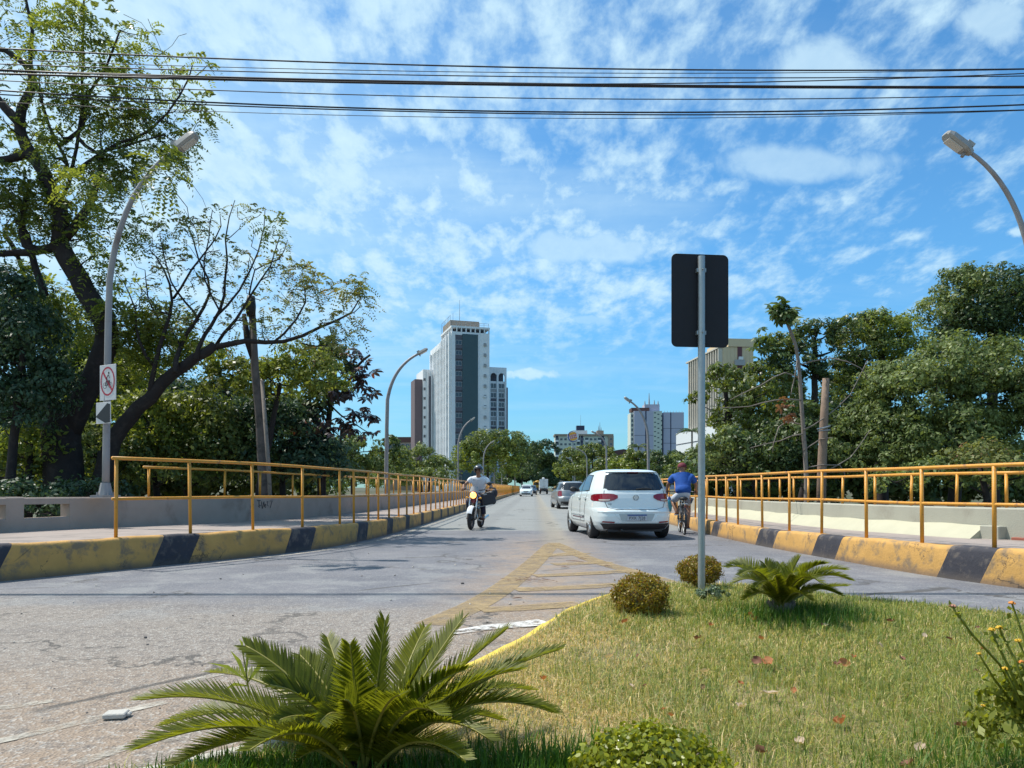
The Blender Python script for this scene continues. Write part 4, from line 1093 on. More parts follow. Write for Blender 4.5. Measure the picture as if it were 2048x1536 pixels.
class Tree:
    """a trunk whose limbs grow to every clump of leaves"""
    def __init__(s, name, base, m_trunk, **kw):
        s.base = Vector(base); s.root = empty(name, s.base, **kw); s.mt = m_trunk
        s.nodes = []; s.mb = MB(s.base); s.leaf = {}; s.lv = []
    def limb(s, pts, r0, r1, n=8, wob=0):
        pts = [Vector(p) for p in pts]; out_ = []
        for i in range(len(pts) - 1):
            k = max(2, int((pts[i + 1] - pts[i]).length / .35))
            for j in range(k):
                u = j / k; a = pts[max(i - 1, 0)]; b = pts[i]; c = pts[i + 1]; d_ = pts[min(i + 2, len(pts) - 1)]
                p = .5 * ((2 * b) + (c - a) * u + (2 * a - 5 * b + 4 * c - d_) * u * u + (3 * b - a - 3 * c + d_) * u ** 3)
                out_.append(p + Vector(rng.normal(size=3)) * wob)
        out_.append(pts[-1]); m = len(out_)
        rr = [r0 + (r1 - r0) * i / (m - 1) for i in range(m)]
        s.mb.tube(out_, rr, n)
        for p, r in zip(out_, rr): s.nodes.append((p, r))
        return out_
    def reach(s, target, r=.03, bend=.25, tip=.008, n=5, wob=.05):
        """grow a twig from the nearest existing wood to the target"""
        t_ = Vector(target); A_ = np.array([[*p] for p, _ in s.nodes]); dd = np.linalg.norm(A_ - np.array(t_), axis=1) + np.where(A_[:, 2] > t_.z, .6, 0)
        i = int(np.argmin(dd)); p, rp = s.nodes[i]; r = min(r, rp * .75)
        mid = (p + t_) / 2 + Vector((rng.normal() * bend * .5, rng.normal() * bend * .5, -abs(rng.normal()) * bend * .6)) * min(1.5, (t_ - p).length)
        k = max(3, int((t_ - p).length / .35)); out_ = []
        for j in range(k + 1):
            u = j / k; q = p * (1 - u) ** 2 + mid * 2 * u * (1 - u) + t_ * u * u
            if 0 < j < k: q = q + Vector(rng.normal(size=3)) * wob * .6
            out_.append(q)
        rr = [r + (tip - r) * j / k for j in range(k + 1)]
        s.mb.tube(out_, rr, n, False)
        for q, r_ in zip(out_[1:], rr[1:]): s.nodes.append((q, r_))
    def foliage(s, key, VQ): s.leaf.setdefault(key, []).append(VQ)
    def sprays(s, key, ctr, rad, n, leafl=.075, rach=.38, pairs=7, droop=.5, twig=True):
        """compound leaves: a bending stalk with two rows of leaflets"""
        ctr = np.array(ctr); d_ = unit(rng.normal(size=(n, 3))) * rng.uniform(.15, 1, (n, 1)) ** .5
        p0 = ctr + d_ * rad
        dr = unit(unit(d_) * .8 + rng.normal(size=(n, 3)) * .6 + np.array([0, 0, .15]))
        L = rach * rng.uniform(.6, 1.3, n)
        cs, ns, ts = [], [], []
        side_ = unit(np.cross(dr, np.array([0, 0, 1.0]) + rng.normal(size=(n, 3)) * .3)); upv = np.cross(side_, dr)
        for j in range(pairs):
            u = (j + 1) / pairs; q = p0 + dr * (L * u)[:, None] + np.array([0, 0, -1]) * (droop * L * u * u)[:, None]
            for sg in (-1, 1):
                t_ = side_ * sg + dr * .5 - np.array([0, 0, .35]) * droop; t_ = unit(t_)
                cs.append(q + t_ * leafl * .5); ns.append(upv + rng.normal(size=(n, 3)) * .35); ts.append(t_)
        c = np.concatenate(cs); m = len(c)
        s.foliage(key, leaf_quads(c, np.concatenate(ns), leafl * rng.uniform(.7, 1.3, m), leafl * .42 * rng.uniform(.8, 1.2, m), np.concatenate(ts)))
        if twig: s.reach(ctr)
    def finish(s, trunk='trunk', names=None, smooth=True):
        if s.mb.v: s.mb.build(trunk, s.mt, s.root, smooth)
        for k, lst in s.leaf.items():
            V, Q = merge(lst); npmesh('crown', V - np.array(s.base), Q, M[k], s.root)
        return s.root


def E(px, py, rx, ry, Y, dy=None):
    """ellipse read off the photograph -> centre and radii in metres"""
    c = np.array(W(px, py, Y)); r = np.array([rx * Y / F, (dy if dy else (rx + ry) / 2 * Y / F), ry * Y / F]); return c, r


def crown_tree(name, label, blobs, mats, Y, leafpx, base_px, trunk=True, group=None, dens=1.0, cat='tree', mt='bark', tr=.16, droop=0, sub=.30):
    """blobs: (px, py, rx, ry, dy) at depth Y(+dy)"""
    b = W(base_px, HOR, Y); gz = -2.6 if 12 < Y < 170 else 0
    b.z = gz; T = Tree(name, b, M[mt], label=label, cat=cat, group=group)
    top = W(blobs[0][0], blobs[0][1], Y + blobs[0][4])
    if trunk:
        T.limb([b, b + Vector((.1, 0, (top.z - gz) * .4)), (b + top) / 2 + Vector((rng.normal() * .2, 0, .3)), top], tr, tr * .35, 8, .01)
    for px, py, rx, ry, dy in blobs:
        Yb = Y + dy; c, r = E(px, py, rx, ry, Yb); ln = leafpx * Yb / F
        n = int(dens * 3.4 * math.pi * rx * ry / (leafpx * leafpx * .22) * 1.15)
        n = min(n, 26000)
        mk = mats[int(rng.integers(len(mats)))] if not isinstance(mats, str) else mats
        VQ, sc = clump_leaves(c, r, n, ln, nsub=max(10, int(20 * (rx * ry) ** .5 / 22)), sub=sub, droop=droop)
        T.foliage(mk, VQ)
        if trunk:
            T.reach(c, tr * .4, .2, .02)
            for q in sc[::3]: T.reach(q, .03 * Yb / 15, .2, .008 * Yb / 15, 4)
    return T.finish()


# --- the big tree at the left, depth about 17 m
Y0 = 17.0
p = lambda x_, y_, dy=0: W(x_, y_, Y0 + dy)
T = Tree('tree', (p(135, HOR).x, Y0, -1.6), M['bark'], label='huge dark gnarled tree towering at the left edge with open feathery crown', cat='tree')
T.limb([(p(128, HOR).x, Y0, -1.6), p(128, 960), p(125, 880), p(128, 805)], .50, .38, 14, .02)
T.limb([p(132, 870), p(165, 800), p(192, 745), p(212, 690), p(208, 640), p(185, 605), p(160, 560), p(135, 520), p(120, 490)], .27, .20, 12, .015)
T.limb([p(118, 505), p(122, 440), p(108, 390), p(85, 340), p(60, 305), p(45, 275), p(40, 240), p(55, 195), p(66, 165), p(50, 130), p(10, 102), p(-70, 85), p(-150, 20)], .19, .02, 10, .012)
T.limb([p(132, 475), p(160, 440), p(185, 395), p(200, 345), p(205, 300)], .11, .05, 9, .012)
T.limb([p(66, 300), p(20, 320), p(-40, 315), p(-130, 270)], .11, .02, 8, .012)
T.limb([p(70, 175), p(60, 130), p(65, 60), p(40, -60)], .06, .02, 6, .012)
T.limb([p(45, 250), p(10, 215), p(-60, 140), p(-120, 60)], .12, .02, 8, .012)
T.limb([p(100, 375), p(135, 330), p(115, 290), p(85, 210), p(64, 130)], .05, .02, 6, .015)
T.limb([p(120, 400), p(137, 370), p(160, 250), p(165, 120), p(170, -20)], .05, .02, 6, .015)
T.limb([p(120, 290), p(165, 255), p(172, 200), p(210, 140), p(240, 60)], .05, .02, 6, .012)
T.limb([p(150, 345), p(210, 300), p(300, 260), p(360, 190), p(385, 130)], .045, .012, 6, .012)
T.limb([p(160, 280), p(195, 305), p(250, 290), p(330, 270)], .05, .015, 6, .012)
T.limb([p(128, 492), p(80, 500), p(30, 505), p(-90, 498), p(-170, 440)], .12, .02, 8, .015)
T.limb([p(75, 500), p(50, 490), p(45, 430), p(60, 380)], .10, .05, 7, .012); T.limb([p(90, 590), p(70, 530), p(55, 470), p(30, 440)], .09, .05, 7, .012)
T.limb([p(10, 470, 1), p(40, 520, 1), p(52, 600, 1), p(10, 640, 1)], .06, .03, 6, .015)
# the heavy low limb leaning right, and the twiggy crown it carries
T.limb([p(205, 960), p(212, 930), p(228, 880), p(262, 830), p(300, 795), p(350, 745), p(392, 718), p(430, 690)], .21, .10, 12, .015)
T.limb([p(208, 1000, .3), p(206, 960, .3), p(215, 905, .2)], .25, .20, 10, .01)
for pts, r in (([(300, 795), (310, 735), (330, 660), (345, 600), (330, 540), (300, 500)], .07), ([(350, 745), (360, 690), (395, 640), (420, 590), (400, 520), (370, 440)], .06),
               ([(392, 718), (410, 670), (440, 620), (455, 560), (450, 480), (470, 400)], .06), ([(430, 690), (470, 640), (500, 590), (540, 530), (560, 470)], .045),
               ([(420, 700), (490, 680), (570, 685), (640, 655), (700, 625), (725, 590)], .07), ([(540, 690), (590, 640), (610, 600), (600, 550)], .03),
               ([(430, 640), (480, 580), (520, 500), (530, 420)], .03), ([(345, 600), (380, 540), (430, 480), (440, 430)], .03), ([(395, 640), (370, 600), (340, 560), (320, 470)], .03),
               ([(310, 735), (280, 680), (270, 620), (245, 560)], .04), ([(330, 660), (300, 600), (290, 540)], .025), ([(600, 690), (660, 690), (700, 670)], .02),
               ([(440, 620), (410, 560), (415, 480), (425, 420)], .022), ([(360, 690), (330, 640), (270, 560)], .022), ([(500, 590), (510, 540), (560, 520), (575, 480)], .02)):
    T.limb([p(a, b, rng.normal() * .25) for a, b in pts], r, .008, 6, .02)
# thin bare twigs crossing
for _ in range(70):
    a = rng.uniform(250, 600); b = rng.uniform(430, 660) if a < 560 else rng.uniform(540, 660)
    T.reach(p(a, b, rng.normal() * .6), .014, .35, .005, 4, .05)
for _ in range(75):
    T.reach(p(rng.uniform(-20, 380), rng.uniform(20, 470), rng.normal() * .8), .018, .35, .006, 4, .05)
SP = [  # (px, py, rx, ry, number) dense tufts of the upper crown
    (35, 25, 60, 35, 34), (120, 20, 60, 30, 30), (85, 75, 50, 35, 26), (150, 70, 40, 30, 24), (195, 45, 45, 35, 20), (215, 110, 45, 30, 22), (60, 135, 40, 25, 14), (240, 75, 40, 30, 12),
    (290, 65, 30, 25, 8), (290, 100, 25, 22, 6), (190, 150, 45, 25, 20), (100, 150, 40, 25, 14), (240, 160, 35, 22, 12), (285, 180, 35, 22, 10), (150, 190, 40, 25, 18), (60, 190, 35, 25, 8),
    (370, 130, 30, 22, 8), (415, 130, 20, 14, 5), (300, 170, 30, 18, 8), (325, 190, 40, 22, 10), (365, 170, 25, 25, 6), (400, 215, 30, 28, 9), (395, 245, 30, 22, 9), (360, 260, 25, 15, 6),
    (140, 205, 45, 22, 26), (190, 215, 45, 25, 26), (235, 235, 55, 26, 50), (285, 245, 40, 20, 34), (255, 205, 30, 18, 14), (110, 255, 30, 25, 8), (300, 285, 60, 22, 60), (355, 285, 40, 20, 44),
    (330, 345, 38, 35, 60), (365, 320, 26, 35, 36), (245, 330, 50, 24, 46), (255, 365, 30, 22, 22), (215, 345, 45, 28, 46), (170, 375, 45, 30, 48), (200, 260, 30, 20, 16), (70, 265, 60, 16, 18),
    (40, 285, 50, 32, 46), (95, 300, 40, 20, 20), (15, 370, 40, 40, 50), (65, 400, 50, 45, 80), (110, 430, 45, 35, 56), (25, 430, 40, 35, 46), (145, 345, 40, 20, 16), (205, 440, 32, 18, 18), (270, 455, 24, 24, 20),
    (250, 480, 22, 18, 8), (170, 480, 35, 22, 22), (190, 510, 30, 22, 16), (150, 470, 30, 20, 14), (20, 500, 60, 35, 20), (175, 560, 30, 25, 16), (30, 560, 60, 30, 26),
    (230, 540, 30, 20, 8), (255, 575, 30, 18, 12), (225, 620, 35, 18, 18)]
for x_, y_, rx, ry, n in SP:
    c, r = E(x_, y_, rx, ry, Y0 + rng.normal() * .4 - (4.9 if 295 < x_ < 375 and 330 < y_ < 400 else 0)); T.sprays('leaf_mid' if ((x_ + y_) % 3 == 0 or (y_ > 230 and y_ < 450 and x_ % 2)) else 'leaf_light', c, r, int(n * (.55 if (295 < x_ < 375 and 275 < y_ < 400) else 1.7)), .098, .36, 8, .6)
SP += [(-60, 60, 60, 45, 40), (-130, 30, 50, 40, 30), (-110, 120, 60, 40, 30), (-60, 300, 50, 40, 30), (-130, 270, 50, 40, 30), (-120, 430, 60, 50, 40), (-60, 470, 50, 40, 30), (-40, 200, 50, 40, 20)]
for x_, y_, rx, ry, n in SP[-8:]:
    c, r = E(x_, y_, rx, ry, Y0); T.sprays('leaf_mid', c, r, n * 2, .098, .36, 8, .6)
SP2 = [(315, 470, 40, 18, 14), (365, 455, 35, 22, 18), (395, 440, 30, 15, 9), (430, 425, 15, 18, 4), (475, 415, 18, 14, 4), (520, 430, 20, 16, 5), (545, 452, 24, 14, 16), (560, 500, 22, 25, 8), (330, 510, 30, 25, 10), (440, 500, 40, 30, 12),
       (500, 520, 40, 30, 12), (370, 540, 50, 30, 14), (300, 560, 35, 30, 12), (450, 570, 50, 30, 14), (560, 530, 30, 25, 10), (520, 600, 50, 30, 16), (400, 610, 50, 30, 16), (600, 545, 26, 18, 30), (625, 570, 35, 20, 26),
       (590, 590, 30, 25, 14), (640, 640, 40, 30, 14), (690, 580, 30, 25, 28), (722, 570, 16, 22, 12), (720, 610, 22, 28, 16), (680, 640, 30, 20, 12), (700, 660, 30, 25, 10), (560, 650, 40, 25, 18), (640, 690, 40, 22, 20),
       (300, 620, 40, 25, 20), (345, 650, 40, 25, 20), (470, 650, 40, 25, 14), (690, 700, 25, 20, 6)]
for x_, y_, rx, ry, n in SP2:
    c, r = E(x_, y_, rx, ry, Y0 + rng.normal() * .5); T.sprays('leaf_wilt' if (x_ * 7 + y_) % 5 < 2 else ('leaf_light' if (x_ + y_) % 2 else 'leaf_mid'), c, r, int(n * 1.7), .08, .30, 7, .6)
# denser yellow green layer under it
for x_, y_, rx, ry, n in ((250, 650, 60, 25, 60), (330, 700, 70, 25, 70), (190, 660, 40, 30, 30), (130, 640, 60, 30, 50), (60, 620, 60, 25, 50), (300, 665, 50, 20, 30), (260, 730, 40, 25, 40), (340, 640, 40, 18, 16), (90, 580, 60, 20, 30)):
    c, r = E(x_, y_, rx, ry, Y0 + 1 + rng.normal() * .4); T.sprays('leaf_light' if (x_ + y_) % 20 else 'leaf_mid', c, r, int(n * 3), .10, .40, 8, .35)
T.finish()

# --- the mass behind and beside it
crown_tree('tree', 'dark teal fine leaved tree hanging at the far left edge beside the huge trunk', [(45, 700, 85, 95, 0), (20, 600, 70, 60, 0), (100, 780, 70, 60, .2), (50, 820, 80, 70, 0), (-40, 720, 70, 110, 0)], 'leaf_teal', 15.6, 9, -30, dens=.8, droop=.6)
crown_tree('shrub', 'yellow green shrub under the dark teal tree at the left edge', [(60, 890, 80, 50, 0), (10, 940, 70, 60, 0), (120, 960, 60, 50, .6)], ['leaf_light', 'leaf_mid'], 16.6, 10, 40, cat='shrub', dens=.7)
crown_tree('shrub', 'low shrub with glossy small leaves between the huge trunk and the first railing post', [(190, 900, 50, 60, 0), (180, 960, 60, 50, 0), (250, 930, 50, 60, 0)], ['leaf_vine'], 18.6, 9, 190, cat='shrub', dens=.9)
crown_tree('tree', 'broad mid green tree behind the leaning limb and the no cycling sign', [(300, 850, 100, 70, 0), (400, 850, 90, 70, .5), (340, 930, 120, 60, 0), (450, 900, 70, 90, .5), (260, 770, 70, 50, .8), (190, 790, 50, 70, 1.0)], ['leaf_mid', 'leaf_light', 'leaf_vine'], 19.5, 9.5, 350, dens=.95)
crown_tree('tree', 'feathery yellow green canopy crossing behind the old pole', [(560, 770, 110, 45, 0), (640, 760, 70, 50, 0), (470, 760, 80, 45, 0), (400, 720, 70, 40, .4), (600, 720, 70, 35, 0)], ['leaf_light', 'leaf_light', 'leaf_mid'], 19.0, 8, 520, dens=.75, sub=.26)
crown_tree('tree', 'bluish dark evergreen tree behind the old pole above the railing', [(560, 880, 110, 85, 0), (480, 930, 90, 60, 0), (620, 930, 90, 60, 0), (540, 830, 70, 40, 0)], ['leaf_dark', 'leaf_teal'], 20.5, 9, 560, dens=1.0)
crown_tree('tree', 'dark tree behind the huge trunk filling the lower left gap', [(90, 900, 130, 90, 0), (230, 850, 90, 70, 0), (20, 830, 90, 70, 0), (150, 960, 160, 60, 0), (200, 740, 70, 60, 0), (60, 690, 120, 80, 1), (180, 790, 110, 80, 1), (20, 940, 90, 50, 1)], ['leaf_dark', 'leaf_teal'], 22, 12, 130, dens=1.3)
crown_tree('tree', 'dense shadowy tree filling the background behind the old pole and the leaning limb', [(340, 830, 110, 80, 0), (450, 840, 100, 80, 0), (560, 850, 90, 70, 0), (320, 920, 110, 60, 0), (460, 940, 120, 50, 0), (600, 940, 80, 50, 0), (270, 760, 70, 50, 0)], ['leaf_dark', 'leaf_teal', 'leaf_mid'], 26, 11, 420, dens=1.2)
crown_tree('tree', 'glossy green leafy bough right of the old pole', [(672, 725, 45, 38, 0), (640, 800, 45, 40, 0), (655, 690, 25, 18, 0)], ['leaf_mid', 'leaf_dark'], 21, 13, 640, dens=.8, droop=.7)

crown_tree('shrub', 'dark weedy shrub seen through the opening of the left parapet', [(60, 1015, 110, 50, 0), (-60, 1010, 110, 50, 0), (170, 1000, 90, 40, .6)], ['leaf_dark', 'leaf_teal'], 14.2, 10, 50, cat='shrub', dens=1.0)
# --- large leaved dark bough, each leaf of it a piece
b = W(640, HOR, 20.8); b.z = -2.6
T = Tree('tree', b, M['bark'], label='dark purplish branch with big lobed leaves standing out against the sky', cat='tree')
py_ = lambda x_, y_: W(x_, y_, 20.8 + rng.normal() * .15)
T.limb([b, py_(640, 900), py_(632, 830), py_(668, 800), py_(690, 780), py_(712, 735), py_(740, 710)], .12, .03, 7, .01)
T.limb([py_(650, 800), py_(680, 830), py_(705, 845), py_(745, 870)], .03, .01, 6, .01)
T.limb([py_(680, 745), py_(700, 760), py_(716, 795)], .02, .01, 5, .01); T.limb([py_(640, 810), py_(655, 850), py_(690, 880)], .03, .01, 5)
T.finish()
def big_leaf_mesh(nm, m_, lobes=7, length=.34):
    """drooping palmate leaf: lobes fan out from the stalk"""
    mb = MB()
    for k in range(lobes):
        a = (k - (lobes - 1) / 2) * (2 * math.pi * .84 / lobes); L = length * (1 - .12 * abs(k - (lobes - 1) / 2)); R = Matrix.Rotation(a, 3, 'Z')
        w_ = L * .20; pr_ = [(0, .01, 0), (L * .45, w_, -L * .08), (L * .8, w_ * .9, -L * .28), (L, 0, -L * .5), (L * .8, -w_ * .9, -L * .28), (L * .45, -w_, -L * .08), (0, -.01, 0)]
        mid_ = (L * .5, 0, -L * .06 + .01)
        mb.addf([R @ Vector(q) for q in pr_] + [R @ Vector(mid_)], [(0, 1, 7), (1, 2, 7), (2, 3, 7), (3, 4, 7), (4, 5, 7), (5, 6, 7)])
    o = mb.build(nm, m_, None); me = o.data; bpy.data.objects.remove(o); return me
bl_ = big_leaf_mesh('leaf', M['leaf_purple'])
def put_leaf(me, root, at_, scale):
    o = bpy.data.objects.new('leaf', me); C.objects.link(o); o.parent = root; o.location = Vector(at_) - root.location
    o.rotation_euler = (rng.normal() * .45, rng.normal() * .45, rng.uniform(0, 6.28)); o.scale = (scale,) * 3
for x_, y_, rx, ry, n in ((720, 722, 22, 22, 9), (725, 760, 22, 25, 10), (690, 780, 25, 20, 9), (735, 800, 16, 20, 6), (665, 765, 20, 20, 8), (655, 850, 30, 18, 11), (700, 858, 22, 16, 8), (730, 830, 25, 18, 9), (625, 835, 30, 20, 10), (640, 870, 25, 16, 6), (738, 862, 12, 14, 4), (600, 860, 30, 20, 6)):
    for _ in range(n): put_leaf(bl_, T.root, W(x_ + rng.normal() * rx * .55, y_ + rng.normal() * ry * .55, 20.8 + rng.normal() * .3), rng.uniform(.6, 1.05))

# --- bushes along the far left bank, each its own plant
for i, (lab, Y_, lp, bl2, ms) in enumerate([
    ('bushy dark green tree right behind the left railing, below the big lobed leaves', 34, 7, [(650, 925, 75, 50, 0), (600, 960, 60, 30, 0), (560, 935, 60, 45, 1)], ['leaf_vine', 'leaf_dark']),
    ('rounded olive bush just left of the second street lamp', 40, 6, [(705, 905, 50, 38, 0), (690, 945, 55, 30, 0), (745, 940, 40, 30, 0)], ['leaf_mid', 'leaf_vine']),
    ('dark little tree behind the second street lamp', 46, 6, [(775, 895, 28, 25, 0), (770, 930, 35, 30, 0), (800, 925, 30, 28, 0)], ['leaf_dark', 'leaf_mid']),
    ('brownish green bush below the white tower on the left', 55, 5, [(838, 920, 48, 30, 0), (820, 945, 50, 22, 0), (880, 938, 40, 25, 0)], ['leaf_mid', 'leaf_vine']),
    ('low green hedge mass along the railing left of the motorcyclist', 48, 5, [(860, 955, 50, 18, 0), (790, 958, 60, 20, 0), (720, 965, 60, 20, -5)], ['leaf_vine'])]):
    crown_tree('bush', lab, bl2, ms, Y_, lp, bl2[0][0], cat='bush', dens=.85, group='bushes along the left bank')
for lab, Y_, lp, bl2, ms in [
    ('large spreading tree at the foot of the white towers, right of the motorcyclist', 115, 4.6, [(975, 893, 55, 32, 0), (1005, 925, 50, 40, 0), (945, 925, 40, 35, 0), (1030, 905, 35, 38, 3), (930, 900, 30, 18, 0), (1010, 878, 30, 16, 0)], ['leaf_mid', 'leaf_vine', 'leaf_light']),
    ('dark shady tree closing the left end of the road', 160, 4.2, [(1045, 935, 30, 45, 0), (1060, 905, 25, 25, 5), (1020, 955, 30, 28, 0)], ['leaf_dark', 'leaf_teal']),
    ('dark rounded tree over the middle of the road end', 200, 4.2, [(1090, 905, 28, 26, 0), (1075, 935, 30, 35, 0), (1105, 940, 25, 30, 0), (1090, 955, 30, 22, 0)], ['leaf_teal', 'leaf_dark']),
    ('green tree right of the road end, under the totem sign', 150, 4.2, [(1140, 925, 28, 26, 0), (1125, 950, 22, 18, 0), (1160, 945, 28, 22, 0)], ['leaf_mid', 'leaf_light']),
    ('dark flat crowned tree in front of the low pale block', 170, 4.2, [(1185, 905, 32, 20, 0), (1170, 920, 40, 22, 0), (1215, 915, 25, 22, 0)], ['leaf_dark', 'leaf_mid']),
    ('yellow green tree left of the white hatchback roof', 100, 4.6, [(1190, 940, 38, 20, 0), (1150, 950, 35, 20, 0), (1225, 935, 30, 22, 0)], ['leaf_light', 'leaf_mid']),
    ('bright green tree in front of the left lilac tower', 90, 4.8, [(1275, 922, 36, 24, 0), (1255, 938, 40, 22, 0), (1300, 935, 26, 22, 0)], ['leaf_light', 'leaf_mid']),
    ('dark tree between the two lilac slabs and the cyclist', 80, 4.8, [(1318, 925, 28, 24, 0), (1330, 945, 35, 22, 0), (1350, 918, 25, 16, 0)], ['leaf_dark']),
    ('mid green tree above the cyclist in the dark red cap', 62, 5, [(1375, 925, 36, 24, 0), (1360, 950, 40, 24, 0), (1405, 915, 30, 30, 0)], ['leaf_mid', 'leaf_vine']),
]:
    crown_tree('tree', lab, bl2, ms, Y_, lp, bl2[0][0], dens=.85, group='trees beyond the far end of the bridge', tr=.3)
# the wood behind them all, one mass
mbp = []
for x_, y_, rx, ry, Y_ in [(x0, 948 + rng.uniform(-8, 8), 42, 32, 235 + rng.uniform(-10, 40)) for x0 in list(range(560, 1600, 34)) + [1040, 1060, 1080, 1100, 1120]]:
    c, r = E(x_, y_, rx, ry, Y_); VQ, _ = clump_leaves(c, r, 1300, 9 * Y_ / F); mbp.append(VQ)
V, Q = merge(mbp); tag(npmesh('wood', V, Q, M['leaf_dark']), kind='stuff')
mbp = []
for x_, y_, rx, ry, Y_ in [(x0, 960, 120, 60, 27 + abs(x0 - 0) * .004) for x0 in range(-400, 620, 80)] + [(x0, 965, 120, 60, 31) for x0 in range(1480, 2600, 90)]:
    c, r = E(x_, y_, rx, ry, Y_); VQ, _ = clump_leaves(c, r, 2600, 17 * Y_ / F); mbp.append(VQ)
V, Q = merge(mbp); tag(npmesh('undergrowth', V, Q, M['leaf_dark']), kind='stuff')

# --- right bank
crown_tree('tree', 'tall dark tree topping the right bank, highest crown at the right edge', [(1985, 600, 95, 60, 0), (1925, 575, 60, 45, 0), (2030, 640, 80, 70, 0), (1890, 640, 55, 60, 0), (1950, 680, 100, 60, 0), (2110, 620, 90, 80, 0), (1895, 700, 50, 45, 0)], ['leaf_dark', 'leaf_dark', 'leaf_vine'], 27, 6.5, 1980, dens=.9, tr=.3)
crown_tree('tree', 'feathery olive tree left of the highest dark crown on the right bank', [(1765, 660, 75, 38, 0), (1720, 700, 65, 55, 0), (1790, 710, 70, 50, 0), (1700, 770, 60, 45, 0), (1740, 640, 40, 20, 0)], ['leaf_mid', 'leaf_light', 'leaf_dark'], 25.5, 6, 1760, dens=.8, tr=.25)
crown_tree('tree', 'dark green tree behind the slender pale stem and the wooden post', [(1630, 680, 50, 42, 0), (1585, 720, 65, 45, 0), (1560, 690, 45, 25, 0), (1690, 665, 35, 35, 0), (1540, 770, 60, 50, 0), (1625, 755, 40, 22, 0), (1700, 740, 50, 40, 1), (1590, 830, 60, 40, 1)], ['leaf_dark', 'leaf_mid'], 24.5, 7.5, 1600, dens=.8, tr=.22)
crown_tree('tree', 'vine smothered tree bulging over the right railing', [(1930, 745, 135, 75, 0), (2010, 800, 110, 90, -.5), (1850, 800, 120, 80, 0), (1780, 780, 70, 60, .4), (1900, 880, 130, 70, -.6), (2060, 880, 110, 80, -.6), (1800, 880, 90, 70, 0), (1770, 930, 80, 50, 0), (2130, 780, 100, 100, -.5), (1740, 850, 60, 60, .5), (1700, 900, 60, 60, .6)], ['leaf_vine'], 21, 7.5, 1900, dens=1.05, tr=.25, sub=.24)
crown_tree('shrub', 'tangled grey green creeper hanging just behind the right railing', [(1960, 935, 90, 50, 0), (1870, 950, 70, 35, 0), (2040, 955, 90, 40, 0), (1790, 965, 60, 30, 0)], ['leaf_vine', 'leaf_wilt'], 17.5, 8, 1960, cat='shrub', dens=.8, sub=.26)
crown_tree('tree', 'leafy green tree beside the beige office tower with long drooping leaves', [(1450, 775, 50, 40, 0), (1500, 800, 55, 45, 0), (1470, 840, 60, 45, 0), (1395, 800, 26, 16, 0), (1540, 850, 60, 50, 0), (1440, 745, 30, 22, 0), (1520, 750, 40, 25, 0)], ['leaf_light', 'leaf_mid', 'leaf_mid'], 23.5, 8.5, 1490, dens=.6, droop=.5, sub=.26, tr=.18)
crown_tree('tree', 'deep green glossy tree low behind the right railing near the sign post', [(1500, 910, 90, 50, 0), (1580, 890, 70, 60, 0), (1450, 900, 50, 45, 0), (1660, 900, 60, 70, 0), (1560, 950, 110, 40, 0), (1620, 840, 60, 40, 0)], ['leaf_dark', 'leaf_vine', 'leaf_dark'], 22.5, 8, 1540, dens=1.0)
crown_tree('bush', 'olive bush just right of the signpost above the railing', [(1450, 930, 60, 40, 0), (1420, 955, 50, 30, 0), (1500, 960, 60, 25, 0)], ['leaf_mid', 'leaf_vine'], 30, 6.5, 1450, cat='bush', dens=.9)
crown_tree('tree', 'dark tree closing the gaps behind the wooden post on the right bank', [(1640, 880, 90, 60, 0), (1720, 860, 80, 60, 0), (1550, 880, 80, 60, 0), (1800, 900, 90, 60, 0), (1900, 900, 100, 60, 0), (1690, 800, 60, 45, 0), (1560, 800, 60, 40, 0), (1470, 930, 70, 40, 0)], ['leaf_dark', 'leaf_teal'], 30, 9, 1660, dens=1.2)

# slender stem with an umbrella of big drooping leaves
Yc = 16.5; pc = lambda a, b: W(a, b, Yc)
b = pc(1612, HOR); b.z = -2.6
T = Tree('tree', b, M['bark_pale'], label='slender pale stem topped by one dark umbrella of drooping leaves', cat='tree')
T.limb([b, pc(1612, 960), pc(1606, 850), pc(1601, 760), pc(1590, 690), pc(1572, 640)], .075, .035, 8, .006)
for pts in ([(1603, 760), (1570, 745), (1520, 770), (1460, 800)], [(1606, 850), (1570, 845), (1552, 870), (1545, 905)], [(1598, 730), (1660, 715), (1720, 735), (1735, 760)], [(1606, 860), (1650, 835), (1700, 790), (1735, 720)], [(1604, 800), (1550, 800), (1500, 812), (1440, 815)],
            [(1608, 900), (1640, 880), (1665, 875)], [(1595, 720), (1588, 760), (1582, 790)], [(1655, 940), (1700, 915), (1740, 860)], [(1606, 868), (1560, 880), (1500, 896)], [(1610, 935), (1680, 930), (1690, 960)]):
    T.limb([W(a, b_, Yc + rng.normal() * .1) for a, b_ in pts], .016, .008, 5, .008)
T.finish()
bl2_ = big_leaf_mesh('leaf', M['leaf_dark'], 8, .30)
for _ in range(34): put_leaf(bl2_, T.root, W(1564 + rng.normal() * 14, 622 + rng.normal() * 9 + 3, Yc + rng.normal() * .15), rng.uniform(.6, .95))
for _ in range(16): put_leaf(bl2_, T.root, W(1530 + rng.normal() * 22, 690 + rng.normal() * 12, 24 + rng.normal() * .3), rng.uniform(.8, 1.2))
for _ in range(9): put_leaf(big_leaf_mesh('leaf', M['leaf_brown'], 5, .2) if _ == 0 else bpy.data.meshes['leaf.002'], T.root, W(1572 + rng.normal() * 6, 818 + rng.normal() * 12, Yc - .1), rng.uniform(.6, .9))

